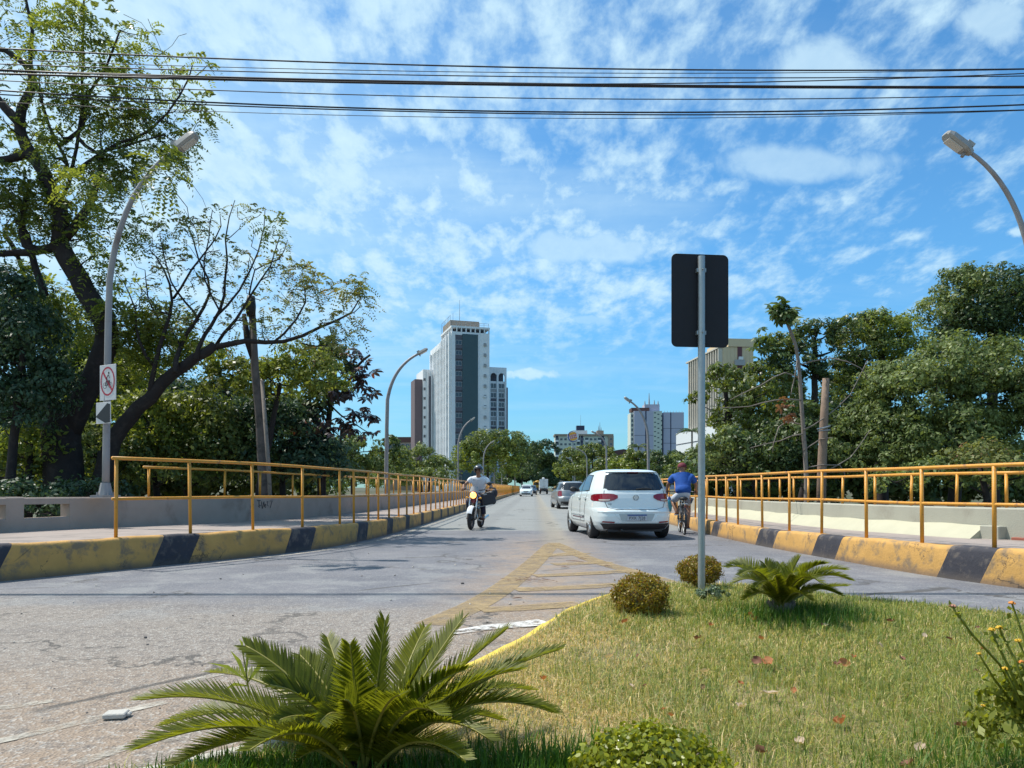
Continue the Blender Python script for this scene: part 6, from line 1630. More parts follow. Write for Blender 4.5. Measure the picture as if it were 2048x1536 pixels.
for x_ in (-.06, 0, .06): mb.tube([(x_, -.34, .72), (x_, -.72, .72)], .007, 5)
for y_ in (-.36, -.54, -.72): mb.tube([(-.065, y_, .72), (.065, y_, .72)], .007, 5)
for x_ in (-.07, .07): mb.tube([(x_, -.66, .72), (x_ * .8, -.50, .325)], .006, 5)
mb.build('rack', M['chrome'], bike)
mb = MB(); mb.tube([(-.075, -.12, .28), (.075, -.12, .28)], .02, 8); mb.tube([(.075, -.12, .28), (.085, -.10, .11)], .011, 6); mb.tube([(-.075, -.12, .28), (-.085, -.14, .45)], .011, 6)
mb.bevbox((.14, -.10, .11), (.10, .07, .022), .006); mb.bevbox((-.14, -.14, .45), (.10, .07, .022), .006); mb.lathe([(.09, -.003), (.095, 0), (.09, .003)], 20, Matrix.Translation((.05, -.12, .28)) @ Matrix.Rotation(math.pi / 2, 4, 'Y')); mb.build('crank', M['chrome'], bike)
mb = MB(); mb.grid(lambda u, v: Vector(((v - .5) * .05, -.50 + .36 * math.cos(math.radians(60 + 130 * u)), .325 + .36 * math.sin(math.radians(60 + 130 * u)))), 14, 2); mb.build('mudguard', M['steel'], bike, True)
mb = MB(); mb.box((0, -.735, .66), (.05, .015, .04)); mb.build('reflector', M['taillight'], bike)
bag = empty('cyan_bag', (0, 0, 0), label='cyan and teal bag hanging from the left handlebar of the bicycle', cat='bag')
bm_ = bike.matrix_basis.copy(); bpy.context.view_layer.update(); p0 = bike.matrix_world @ Vector((-.30, .22, .70)); bag.location = p0
mb = MB(); mb.lathe([(0, -.19), (.07, -.19), (.085, -.1), (.10, .05), (.085, .10)], 10); mb.build('pouch', M['cyan'], bag, True)
mb = MB(); mb.lathe([(.085, .10), (.06, .14), (.03, .17)], 10); mb.tube([(-.02, 0, .16), (-.03, 0, .26), (.02, 0, .27), (.02, 0, .16)], .006, 5); mb.build('top', M['bk_blue'], bag, True)

cyc = empty('person', (q.x, q.y + .1, 0), cy_rz, label='person cycling away in a blue shirt, pale shorts and a dark red cap', cat='person')
J = {}; Eg = []
J['pelvis'] = ((0, -.30, .93), (.11, .085)); J['waist'] = ((0, -.26, 1.08), (.11, .08)); J['chest'] = ((0, -.15, 1.26), (.13, .085)); J['upper'] = ((0, -.09, 1.37), (.11, .07)); J['neck'] = ((0, -.04, 1.45), .062); J['jaw'] = ((0, -.0, 1.51), .075); J['skull'] = ((0, -.01, 1.585), (.09, .098)); J['crown'] = ((0, -.02, 1.65), .065)
for a, b in (('pelvis', 'waist'), ('waist', 'chest'), ('chest', 'upper'), ('upper', 'neck'), ('neck', 'jaw'), ('jaw', 'skull'), ('skull', 'crown')): Eg.append((a, b))
LK, RK = (-.21, .12, .78), (.16, .10, .62)
for s_, sg, K, An, Ft in (('l', -1, LK, (-.13, -.10, .50), (-.15, .06, .46)), ('r', 1, RK, (.13, -.07, .19), (.15, .08, .13))):
    J[s_ + 'hip'] = ((sg * .10, -.24, .90), .095); J[s_ + 'knee'] = (K, .062); J[s_ + 'calf'] = (tuple((Vector(K) * .6 + Vector(An) * .4) + Vector((0, -.03, 0))), .056); J[s_ + 'ankle'] = (An, .036); J[s_ + 'toe'] = (Ft, (.042, .03))
    Eg += [('pelvis', s_ + 'hip'), (s_ + 'hip', s_ + 'knee'), (s_ + 'knee', s_ + 'calf'), (s_ + 'calf', s_ + 'ankle'), (s_ + 'ankle', s_ + 'toe')]
    J[s_ + 'shoulder'] = ((sg * .20, -.09, 1.36), .045); J[s_ + 'elbow'] = ((sg * .33, .0, 1.18), .043); J[s_ + 'wrist'] = ((sg * .345, .17, 1.035), .028)
    Eg += [('upper', s_ + 'shoulder'), (s_ + 'shoulder', s_ + 'elbow'), (s_ + 'elbow', s_ + 'wrist')]
    hand_joints(J, Eg, s_, J[s_ + 'wrist'][0], (0, .7, -.45), (0, -.25, -1), .8)
for k in ('l', 'r'): J[k + 'wrist'] = (J[k + 'wrist'][0], .028)
skin_mesh('body', J, Eg, M['skin'], cyc)
G = {k: J[k] for k in ('waist', 'chest', 'upper')}; up = lambda k, d_, e=None: (J[k][0], tuple(np.array(J[k][1]) + d_) if isinstance(J[k][1], tuple) else J[k][1] + d_)
G = {'chest': ((0, -.15, 1.24), (.215, .16)), 'waist': ((0, -.25, 1.07), (.205, .16)), 'hem': ((0, -.31, .92), (.20, .165)), 'upper': ((0, -.09, 1.375), (.19, .14)), 'collar': ((0, -.06, 1.44), (.09, .085)), 'ls': ((-.20, -.09, 1.36), .105), 'rs': ((.20, -.09, 1.36), .105), 'le': ((-.31, -.02, 1.21), .078), 're': ((.31, -.02, 1.21), .078)}
skin_mesh('shirt', G, [('chest', 'waist'), ('waist', 'hem'), ('chest', 'upper'), ('upper', 'collar'), ('upper', 'ls'), ('upper', 'rs'), ('ls', 'le'), ('rs', 're')], M['bluetee'], cyc)
G = {'pelvis': ((0, -.30, .92), (.185, .155)), 'top': ((0, -.29, 1.0), (.175, .14)), 'lh': ((-.11, -.22, .90), .118), 'rh': ((.11, -.22, .90), .118), 'lk': ((-.20, .05, .80), .095), 'rk': ((.155, .05, .69), .095)}
skin_mesh('shorts', G, [('pelvis', 'top'), ('pelvis', 'lh'), ('pelvis', 'rh'), ('lh', 'lk'), ('rh', 'rk')], M['shorts'], cyc)
mb = MB(); hc = Vector((0, -.01, 1.60)); mb.grid(lambda u, v: hc + Vector((.108 * math.cos(2 * math.pi * u) * math.sin(math.pi * .53 * v), .120 * math.sin(2 * math.pi * u) * math.sin(math.pi * .53 * v), .10 * math.cos(math.pi * .53 * v))), 20, 8)
mb.grid(lambda u, v: hc + Vector(((u - .5) * .16, .10 + .075 * v * math.cos((u - .5) * 2.4), -.008 - .015 * v)), 8, 3); mb.build('cap', M['cap'], cyc, True)
for sg in (-1, 1):
    mb = MB(); mb.ball((sg * .098, 0, 1.55), (.012, .022, .034), 8, 6); mb.build('ear', M['skin'], cyc, True)
    a = J['l' + 'toe' if sg < 0 else 'rtoe'][0]; an = J['lankle' if sg < 0 else 'rankle'][0]
    mb = MB(); R = (Vector(a) - Vector(an)); mb.ball((Vector(a) * .55 + Vector(an) * .45) + Vector((0, 0, -.028)), (.052, .135, .022), 12, 6); mb.build('shoe', M['shoe'], cyc, True)
mb = MB(); mb.ball((0, .095, 1.54), (.014, .02, .022), 8, 6); mb.build('nose', M['skin'], cyc, True)

# motorcycle coming towards the camera; +y is forward, so it is turned round
q = W(941, HOR, 19.4)
mrz = math.pi + math.radians(-9)
fw_ = Vector((-math.sin(mrz), math.cos(mrz), 0))
o_ = Vector((q.x, q.y + .1, 0)) - fw_ * .66
moto = empty('motorcycle', o_, mrz, label='dark red and black motorcycle with its round orange headlamp lit', cat='motorcycle')
moto.rotation_euler = (0, math.radians(-2.5), mrz)
def mwheel(y, R, wd):
    w_ = empty('wheel', (0, y, R)); w_.parent = moto; Rm = Matrix.Rotation(math.pi / 2, 4, 'Y'); h = wd / 2
    mb = MB(); mb.lathe([(R * .76, -h * .7), (R * .88, -h), (R * .97, -h * .6), (R, 0), (R * .97, h * .6), (R * .88, h), (R * .76, h * .7), (R * .74, 0), (R * .76, -h * .7)], 32, Rm); mb.build('tyre', M['rubber'], w_, True)
    mb = MB(); mb.lathe([(R * .76, -h * .6), (R * .70, -h * .3), (R * .70, h * .3), (R * .76, h * .6)], 28, Rm); mb.lathe([(.05, -.05), (.07, 0), (.05, .05)], 14, Rm)
    for k in range(10): a = 2 * math.pi * k / 10; mb.tube([(0, .05 * math.cos(a), .05 * math.sin(a)), (0, R * .72 * math.cos(a + .2), R * .72 * math.sin(a + .2))], .006, 4)
    mb.build('rim', M['steel'], w_)
mwheel(.66, .30, .10); mwheel(-.62, .29, .12)
mb = MB()
for sg in (-1, 1): mb.tube([(sg * .095, .66, .30), (sg * .095, .48, .78), (sg * .085, .42, .95)], [.026, .024, .02], 8)
mb.build('fork', M['chrome'], moto, True)
mb = MB(); mb.grid(lambda u, v: Vector(((v - .5) * .14, .66 + .335 * math.cos(math.radians(25 + 105 * u)), .30 + (.335 - .03 * (2 * v - 1) ** 2) * math.sin(math.radians(25 + 105 * u)))), 14, 4); mb.build('front_mudguard', M['pod'], moto, True)
mb = MB(); mb.ball((0, .47, .90), (.105, .09, .105), 16, 10); mb.build('headlamp_shell', M['motored'], moto, True)
mb = MB(); mb.ball((0, .535, .90), (.085, .045, .085), 16, 8); mb.build('headlight', M['headlamp'], moto, True)
mb = MB(); mb.ball((0, .44, .76), (.075, .06, .09), 12, 8); mb.build('front_fairing', M['motored'], moto, True)
mb = MB(); mb.grid(lambda u, v: Vector(((u - .5) * .26 * (1 - .35 * v), .49 - .05 * v - .06 * (2 * u - 1) ** 2, .99 + .14 * v)), 8, 5); mb.build('flyscreen', M['acunit'], moto, True)
mb = MB(); mb.tube([(0, .40, 1.0), (-.13, .40, 1.03), (-.24, .30, 1.05), (-.36, .22, 1.04)], .013, 6); mb.tube([(0, .40, 1.0), (.13, .40, 1.03), (.24, .30, 1.05), (.36, .22, 1.04)], .013, 6)
for sg in (-1, 1): mb.tube([(sg * .27, .26, 1.05), (sg * .38, .19, 1.04)], .02, 8); mb.tube([(sg * .24, .32, 1.06), (sg * .37, .33, 1.05)], .007, 5)
mb.build('handlebar', M['plastic'], moto, True)
for sg in (-1, 1):
    mb = MB(); mb.tube([(sg * .24, .30, 1.05), (sg * .30, .28, 1.16), (sg * .34, .26, 1.20)], .007, 5); mb.ball((sg * .36, .25, 1.22), (.07, .02, .042), 12, 7); mb.build('mirror', M['plastic'], moto, True)
    mb = MB(); mb.tube([(sg * .06, .44, .82), (sg * .17, .44, .83)], .012, 6); mb.ball((sg * .18, .45, .83), (.035, .03, .026), 8, 6); mb.build('indicator', M['headlamp'] if 0 else M['bk_bun'], moto, True)
mb = MB(); mb.ball((0, .12, .82), (.135, .28, .12), 16, 9); mb.build('fuel_tank', M['motored'], moto, True)
mb = MB(); mb.ball((0, -.38, .78), (.13, .40, .06), 14, 7); mb.build('seat', M['plastic'], moto, True)
mb = MB(); mb.bevbox((0, .08, .42), (.20, .34, .30), .04); mb.tube([(0, .40, .9), (0, .28, .5), (0, .1, .25)], .03, 8); mb.tube([(0, .1, .62), (0, -.6, .66)], .03, 8)
for z_ in (.42, .46, .50, .54): mb.box((0, .12, z_), (.25, .18, .012))
for sg in (-1, 1): mb.tube([(sg * .08, -.1, .3), (sg * .09, -.62, .29)], .02, 6)
mb.build('engine', M['steel'], moto)
mb = MB(); mb.tube([(-.05, .25, .45), (-.10, .28, .25), (-.14, .0, .22), (-.16, -.8, .32)], [.02, .02, .025, .04], 8); mb.build('exhaust', M['chrome'], moto, True)
mb = MB(); mb.tube([(-.12, 0, .26), (-.24, 0, .26)], .014, 6); mb.tube([(.12, 0, .26), (.24, 0, .26)], .014, 6); mb.tube([(.1, -.1, .28), (.25, -.18, .16), (.30, -.24, .20)], .01, 5); mb.build('footrest', M['steel'], moto)
mb = MB(); mb.grid(lambda u, v: Vector(((v - .5) * .15, -.62 + .33 * math.cos(math.radians(60 + 110 * u)), .30 + .33 * math.sin(math.radians(60 + 110 * u)))), 12, 3); mb.build('rear_mudguard', M['plastic'], moto, True)

rd = empty('person', o_, mrz, label='motorcyclist facing the camera in a white T-shirt, dark jeans and an open grey helmet', cat='person')
rd.rotation_euler = moto.rotation_euler
J = {}; Eg = []
J['pelvis'] = ((0, -.28, .90), (.11, .09)); J['waist'] = ((0, -.25, 1.03), (.11, .08)); J['chest'] = ((0, -.16, 1.22), (.13, .085)); J['upper'] = ((0, -.11, 1.33), (.11, .07)); J['neck'] = ((0, -.06, 1.42), .055); J['jaw'] = ((0, .01, 1.48), .062); J['skull'] = ((0, -.0, 1.565), (.08, .088)); J['crown'] = ((0, -.01, 1.62), .06)
for a, b in (('pelvis', 'waist'), ('waist', 'chest'), ('chest', 'upper'), ('upper', 'neck'), ('neck', 'jaw'), ('jaw', 'skull'), ('skull', 'crown')): Eg.append((a, b))
for s_, sg in (('l', -1), ('r', 1)):
    J[s_ + 'hip'] = ((sg * .11, -.22, .88), .095); J[s_ + 'knee'] = ((sg * .20, .18, .72), .065); J[s_ + 'calf'] = ((sg * .20, .10, .55), .055); J[s_ + 'ankle'] = ((sg * .19, -.0, .33), .038); J[s_ + 'toe'] = ((sg * .20, .14, .29), (.042, .03))
    Eg += [('pelvis', s_ + 'hip'), (s_ + 'hip', s_ + 'knee'), (s_ + 'knee', s_ + 'calf'), (s_ + 'calf', s_ + 'ankle'), (s_ + 'ankle', s_ + 'toe')]
    J[s_ + 'shoulder'] = ((sg * .20, -.11, 1.32), .045); J[s_ + 'elbow'] = ((sg * .38, .02, 1.14), .044); J[s_ + 'wrist'] = ((sg * .345, .17, 1.08), .028)
    Eg += [('upper', s_ + 'shoulder'), (s_ + 'shoulder', s_ + 'elbow'), (s_ + 'elbow', s_ + 'wrist')]
    hand_joints(J, Eg, s_, J[s_ + 'wrist'][0], (0, .9, -.25), (0, -.2, -1), .8)
skin_mesh('body', J, Eg, M['skin'], rd)
G = {'chest': ((0, -.16, 1.21), (.195, .145)), 'waist': ((0, -.25, 1.04), (.18, .14)), 'hem': ((0, -.29, .93), (.175, .14)), 'upper': ((0, -.11, 1.33), (.185, .135)), 'collar': ((0, -.075, 1.395), (.085, .08)), 'ls': ((-.20, -.11, 1.32), .102), 'rs': ((.20, -.11, 1.32), .102), 'le': ((-.30, -.03, 1.225), .075), 're': ((.30, -.03, 1.225), .075)}
skin_mesh('shirt', G, [('chest', 'waist'), ('waist', 'hem'), ('chest', 'upper'), ('upper', 'collar'), ('upper', 'ls'), ('upper', 'rs'), ('ls', 'le'), ('rs', 're')], M['whitetee'], rd)
G = {'pelvis': ((0, -.28, .89), (.17, .135)), 'top': ((0, -.27, .96), (.155, .12)), 'lh': ((-.12, -.2, .87), .11), 'rh': ((.12, -.2, .87), .11), 'lk': ((-.20, .18, .72), .082), 'rk': ((.20, .18, .72), .082), 'la': ((-.19, .02, .38), .06), 'ra': ((.19, .02, .38), .06)}
skin_mesh('jeans', G, [('pelvis', 'top'), ('pelvis', 'lh'), ('pelvis', 'rh'), ('lh', 'lk'), ('rh', 'rk'), ('lk', 'la'), ('rk', 'ra')], M['jeans'], rd)
hc = Vector((0, -.01, 1.575)); mb = MB()
def helm(u, v):
    a = math.pi * (.5 + .72) + (u) * math.pi * (2 - .44); th = math.pi * (.02 + .66 * v)
    return hc + Vector((.128 * math.cos(a - math.pi * .0 - math.pi * .5 * 0 - .34) * math.sin(th), .148 * math.sin(a - .34 + 0) * math.sin(th), .14 * math.cos(th)))
mb.grid(lambda u, v: (lambda a, th: hc + Vector((.128 * math.cos(a) * math.sin(th), .148 * math.sin(a) * math.sin(th), .138 * math.cos(th))))(math.pi * .5 + .62 + u * (2 * math.pi - 1.24), math.pi * .68 * v), 24, 10)
mb.grid(lambda u, v: (lambda a, th: hc + Vector((.128 * math.cos(a) * math.sin(th), .148 * math.sin(a) * math.sin(th), .138 * math.cos(th))))(math.pi * .5 - .62 + u * 1.24, math.pi * .42 * v), 8, 6)
hm = mb.build('helmet', M['helmet'], rd, True, True)
mb = MB(); mb.grid(lambda u, v: (lambda a, th: hc + Vector((.140 * math.cos(a) * math.sin(th), .165 * math.sin(a) * math.sin(th), .138 * math.cos(th))))(math.pi * .5 - .85 + u * 1.7, math.pi * (.36 + .06 * v)), 10, 2); mb.build('visor', M['plastic'], hm, True)
mb = MB(); mb.ball((0, .097, 1.53), (.016, .022, .024), 8, 6); mb.build('nose', M['skin'], rd, True)
mb = MB(); mb.tube([(-.022, .085, 1.497), (0, .091, 1.495), (.022, .085, 1.497)], .005, 5); mb.build('mouth', M['shoe'], rd)
for sg in (-1, 1):
    mb = MB(); mb.ball((sg * .032, .083, 1.562), (.013, .007, .008), 8, 5); mb.build('eye', M['black'], rd, True)
    mb = MB(); mb.ball((sg * .20, .09, .27), (.05, .14, .045), 12, 7); mb.build('shoe', M['shoe'], rd, True)
# satchel on the rider's left side, which is the right of the picture
bg_ = empty('shoulder_bag', o_, mrz, label='black boxy satchel hanging beside the motorcyclist at the handlebar', cat='bag'); bg_.rotation_euler = moto.rotation_euler
Rb = Matrix.Rotation(math.radians(14), 3, 'Y')
mb = MB(); mb.bevbox((-.36, .26, .83), (.36, .16, .36), .04, Rb); mb.build('case', M['leather'], bg_)
mb = MB(); mb.box((-.36 + .045, .26, .64), (.37, .17, .018), Rb); mb.box((-.28, .345, .93), (.09, .01, .03), Rb); mb.build('metal_trim', M['acunit'], bg_)
mb = MB(); mb.tube([(-.50, .24, .85), (-.56, .20, 1.0), (-.50, .16, 1.10), (-.38, .16, 1.12), (-.27, .2, 1.02)], .024, 8); mb.ball((-.50, .20, .97), (.09, .08, .12), 10, 7); mb.build('strap', M['leather'], bg_, True)
# ------------------------------------------------------------------ sago palms
def frond(root, base, tip, rise, npair, L, wd, sideways=None, vee=.45, mat_='frond', curl=.0):
    """one feather: a bending stalk from base to tip with two rows of stiff leaflets"""
    base, tip = Vector(base), Vector(tip); mid = base.lerp(tip, .45) + Vector((0, 0, rise))
    off = root.location; hv = Vector((tip.x - base.x, tip.y - base.y, 0))
    side = (hv.cross(Vector((0, 0, 1)))).normalized() if hv.length > .05 else Vector((1, 0, 0))
    if sideways is not None: side = (side + Vector(sideways)).normalized()
    pts = []; n = 26
    for i in range(n + 1):
        u = i / n; pts.append(base * (1 - u) ** 2 + mid * 2 * u * (1 - u) + tip * u * u)
    mb = MB(off); mb.tube(pts, [.0065 * wd / .006 * (1 - .75 * i / n) for i in range(n + 1)], 6)
    fr = mb.build('frond', M['rachis'], root, True)
    c, nr, ts, ls = [], [], [], []
    V = []; Q = []
    for k in range(npair):
        u = .10 + .90 * (k + .5) / npair; i = min(n - 1, int(u * n)); f = u * n - i; p_ = pts[i].lerp(pts[i + 1], f); T_ = (pts[i + 1] - pts[i]).normalized()
        upn = side.cross(T_).normalized()
        if upn.z < 0 and abs(T_.z) < .8: upn = -upn
        for sg in (-1, 1):
            ll = L * (math.sin(math.pi * min(.98, .12 + .80 * u)) ** .55) * (1.05 - .35 * u) * rng.uniform(.92, 1.08)
            dr = (side * sg * (1.0 - .45 * u) + T_ * (.42 + .55 * u) + upn * vee * (1 - .3 * u) + Vector(rng.normal(size=3)) * .035).normalized()
            drp = Vector((0, 0, -1)) * (.12 + curl)
            wv = T_.cross(dr).cross(dr).normalized() * wd * .5 if 0 else (T_ - dr * T_.dot(dr)).normalized() * wd * .5
            a0 = p_; a1 = p_ + dr * ll * .5 + drp * ll * .06; a2 = p_ + dr * ll + drp * ll * .30
            b_ = len(V); V += [a0 - wv * .6, a0 + wv * .6, a1 + wv, a1 - wv, a2 + wv * .15, a2 - wv * .15]
            Q += [(b_, b_ + 1, b_ + 2, b_ + 3), (b_ + 3, b_ + 2, b_ + 4, b_ + 5)]
    V = np.array([tuple(v - off) for v in V]); npmesh('leaflets', V, np.array(Q), M[mat_], fr)
    return fr


b = W(735, 1520, 2.62); b.z = .12
sp1 = empty('sago_palm', b, label='large sago palm with long feathery fronds, nearest plant at the bottom centre left', cat='palm plant')
mb = MB(b); mb.ball(b + Vector((0, 0, -.03)), (.06, .06, .07), 14, 9)
for k in range(60):
    a = rng.uniform(0, 6.28); z_ = rng.uniform(-.06, .02); mb.tube([b + Vector((.05 * math.cos(a), .07 * math.sin(a), z_)), b + Vector((.08 * math.cos(a), .08 * math.sin(a), z_ + .04))], [.014, .004], 4)
mb.build('trunk', M['bark'], sp1)
B = b + Vector((0, 0, .0))
for (px, py, Y_, rise, L, vee, sdw, bx) in [
    (282, 1400, 2.45, .20, .16, .5, None, -.05), (275, 1498, 2.15, .22, .16, .5, None, -.05), (492, 1292, 2.75, .12, .155, .3, (.0, -.6, .3), -.03), (420, 1345, 3.15, .18, .15, .4, None, -.03),
    (770, 1242, 2.55, -.02, .155, .25, (1.6, 0, 0), .0), (925, 1238, 2.85, .06, .16, .3, (.6, -.5, .2), .03), (1010, 1262, 2.70, .08, .165, .35, (.3, -.6, .3), .03), (1118, 1300, 2.70, .14, .165, .4, None, .05),
    (1105, 1425, 2.50, .24, .16, .5, None, .05), (1060, 1380, 3.10, .20, .15, .45, None, .05), (655, 1275, 3.05, .06, .15, .3, (.8, 0, 0), -.02), (850, 1255, 3.20, .08, .15, .3, (.9, 0, 0), .02),
    (560, 1440, 2.25, .16, .13, .4, (0, -.4, .4), -.03), (640, 1445, 2.10, .20, .14, .4, (.7, -.3, .2), -.01), (880, 1430, 2.15, .20, .14, .4, (-.5, -.3, .3), .03), (980, 1480, 2.3, .22, .14, .5, None, .04),
    (330, 1450, 2.7, .22, .16, .5, None, -.04), (350, 1530, 2.2, .20, .15, .5, None, -.05), (600, 1310, 2.9, .10, .15, .3, (.3, -.4, .3), -.02), (700, 1290, 2.4, .02, .15, .25, (1.2, 0, .0), -.01), (860, 1300, 2.45, .06, .15, .3, (.8, -.3, 0), .02), (540, 1370, 2.4, .14, .15, .4, (.2, -.5, .4), -.02), (930, 1340, 2.4, .14, .15, .4, (-.2, -.5, .4), .02), (1040, 1340, 2.5, .16, .16, .4, None, .03), (500, 1500, 2.1, .18, .14, .5, None, -.03), (930, 1520, 2.1, .16, .14, .5, None, .03), (690, 1400, 2.15, .14, .14, .35, (.9, -.3, 0), .0), (800, 1390, 2.15, .14, .14, .35, (-.9, -.3, 0), .0),
    (450, 1480, 3.0, .18, .14, .5, None, -.04), (1000, 1440, 3.05, .17, .14, .5, None, .04)]:
    tip = W(px, py, Y_); frond(sp1, B + Vector((bx, (Y_ - 2.62) * .1, 0)), tip, rise, 80, L * .90, .0082, sdw, vee)
for px, py, Y_ in ((690, 1500, 2.3), (800, 1490, 2.3), (740, 1440, 2.5), (900, 1510, 2.5), (600, 1515, 2.4)):
    frond(sp1, B, W(px, py, Y_), .10, 34, .09, .007, None, .5)

b = W(1562, 1228, 5.5); b.z = float(hz(b.x, b.y))
sp2 = empty('sago_palm', b, label='smaller sago palm on the grass just right of the signpost', cat='palm plant')
mb = MB(b); mb.ball(b + Vector((0, 0, .0)), (.07, .07, .08), 12, 8)
for k in range(70):
    a = rng.uniform(0, 6.28); z_ = rng.uniform(-.0, .06); mb.tube([b + Vector((.06 * math.cos(a), .08 * math.sin(a), z_)), b + Vector((.10 * math.cos(a), .10 * math.sin(a), z_ + .05))], [.014, .004], 4)
mb.build('trunk', M['bark_pale'], sp2)
B = b + Vector((0, 0, .05))
for px, py, Y_, rise in [(1455, 1135, 5.3, .16), (1462, 1128, 5.8, .14), (1480, 1150, 5.0, .20), (1505, 1140, 6.1, .10), (1530, 1128, 5.6, .04), (1560, 1128, 5.9, .02), (1598, 1118, 5.5, .03), (1625, 1128, 5.8, .08), (1650, 1128, 5.2, .12), (1690, 1140, 5.6, .15), (1700, 1160, 5.2, .18),
                         (1695, 1172, 5.8, .04), (1590, 1150, 5.0, .14), (1545, 1160, 4.9, .16), (1510, 1175, 5.0, .17), (1640, 1165, 4.9, .18), (1470, 1165, 5.6, .15), (1660, 1145, 6.1, .12), (1575, 1135, 6.2, .05), (1680, 1190, 5.3, .12), (1490, 1200, 5.2, .10), (1620, 1200, 5.0, .10)]:
    frond(sp2, B, W(px, py, Y_), rise + .06, 72, .145, .008, (0, -.35, .2) if abs(px - 1565) > 30 else (.9, 0, 0), .40)

# ------------------------------------------------------------------ clipped round bushes
def ball_bush(ctr, rad, n, leaf, key, label, depth=.12, root_z=None, big=False):
    c = np.array(ctr); b = Vector((c[0], c[1], root_z if root_z is not None else float(hz(c[0], c[1])))); root = empty('round_bush', b, label=label, cat='bush')
    mb = MB(b)
    for k in range(26):
        d_ = unit(rng.normal(size=3)); d_[2] = abs(d_[2]) * .8 + .1; e = Vector(c + d_ * np.array(rad) * .85); mb.tube([b + Vector((0, 0, -.02)), (b + e) / 2 + Vector(rng.normal(size=3)) * .02, e], [.008, .005, .002], 4, False)
    mb.build('twigs', M['bark_pale'], root)
    d_ = unit(rng.normal(size=(n, 3))); rr = 1 - depth * 2 * rng.random(n) ** 1.6 + .05 * rng.normal(size=n)
    bump_ = 1 + .10 * np.sin(d_[:, 0] * 7 + 1) * np.sin(d_[:, 2] * 6 + d_[:, 1] * 5) + .04 * np.sin(d_[:, 0] * 17) * np.cos(d_[:, 1] * 15)
    q = c + d_ * np.array(rad) * (rr * bump_)[:, None]
    nr = unit(d_ + rng.normal(size=(n, 3)) * .7)
    spr = rng.random(n) < .03; q = np.where(spr[:, None], c + d_ * np.array(rad) * rng.uniform(1.02, 1.16, (n, 1)), q)
    keep = q[:, 2] > b.z + .005; q, nr = q[keep], nr[keep]; m = len(q)
    if big:     # rounded leaves with six corners
        tv = unit(rng.normal(size=(m, 3)) + np.array([0, 0, .5])); tv = unit(tv - nr * np.sum(tv * nr, 1, keepdims=True)); bv = np.cross(nr, tv); L = (leaf * rng.uniform(.6, 1.25, m))[:, None]
        V = np.stack([q - tv * L * .5, q - tv * L * .15 + bv * L * .33, q + tv * L * .30 + bv * L * .28, q + tv * L * .5 + nr * L * .05, q + tv * L * .30 - bv * L * .28, q - tv * L * .15 - bv * L * .33], 1).reshape(-1, 3); Q = np.arange(m * 6).reshape(m, 6)
    else: V, Q = leaf_quads(q, nr, leaf * rng.uniform(.6, 1.3, m), leaf * .62 * rng.uniform(.7, 1.2, m))
    npmesh('foliage', V - np.array(b), Q, M[key], root); return root


q = W(1280, 1193, 5.55); ball_bush(q, (.205, .205, .165), 9000, .021, 'leaf_box', 'clipped round golden bush on the grass left of the signpost')
q = W(1399, 1140, 7.15); ball_bush(q, (.205, .205, .135), 7000, .022, 'leaf_box', 'clipped round golden bush half hidden behind the foot of the signpost')
q = W(1300, 1545, 2.35); ball_bush(q, (.235, .20, .135), 6500, .021, 'leaf_boxlow', 'bright yellow green rounded bush cut off by the bottom edge', .16, .12, True)
# small silvery weed beside the post and a reedy sprout behind the near palm
q = W(1425, 1205, 6.1); b = Vector((q.x, q.y, float(hz(q.x, q.y)))); wd_ = empty('weed', b, label='small pale feathery weed on the grass at the foot of the signpost', cat='weed')
VQ, _ = clump_leaves(np.array(b) + np.array([0, 0, .06]), np.array([.13, .10, .07]), 1600, .022, nsub=22, sub=.3); npmesh('foliage', VQ[0] - np.array(b), VQ[1], leafmat('leaf_silver', (.10, .15, .09), (.20, .26, .16)), wd_)
b = W(500, 1470, 2.95); b.z = 0.0; rs = empty('reed_sprout', b, label='young reed with broad pale green blades behind the left fronds of the near sago palm', cat='plant')
mb = MB(b); mb.tube([b, W(500, 1400, 2.95), W(490, 1330, 2.95), W(482, 1290, 2.95)], [.005, .004, .003, .0015], 5); mb.build('stem', M['rachis'], rs)
for (x0, y0), (x1, y1), w_ in (((494, 1362), (415, 1325), .016), ((494, 1362), (460, 1300), .018), ((495, 1365), (548, 1312), .020), ((497, 1372), (440, 1385), .016), ((492, 1345), (500, 1290), .014), ((505, 1410), (565, 1400), .018), ((488, 1310), (478, 1278), .010), ((487, 1305), (512, 1285), .012)):
    p0, p1 = W(x0, y0, 2.95), W(x1, y1, 2.9); m_ = p0.lerp(p1, .5) + Vector((0, 0, .02)); mb = MB(b); d_ = (p1 - p0).cross(Vector((0, 1, .3))).normalized()
    mb.addf([p0 - d_ * w_ * .15, p0 + d_ * w_ * .15, m_ + d_ * w_ * .5, m_ - d_ * w_ * .5, p1], [(0, 1, 2, 3), (3, 2, 4)]); mb.build('blade', M['leaf_light'], rs)

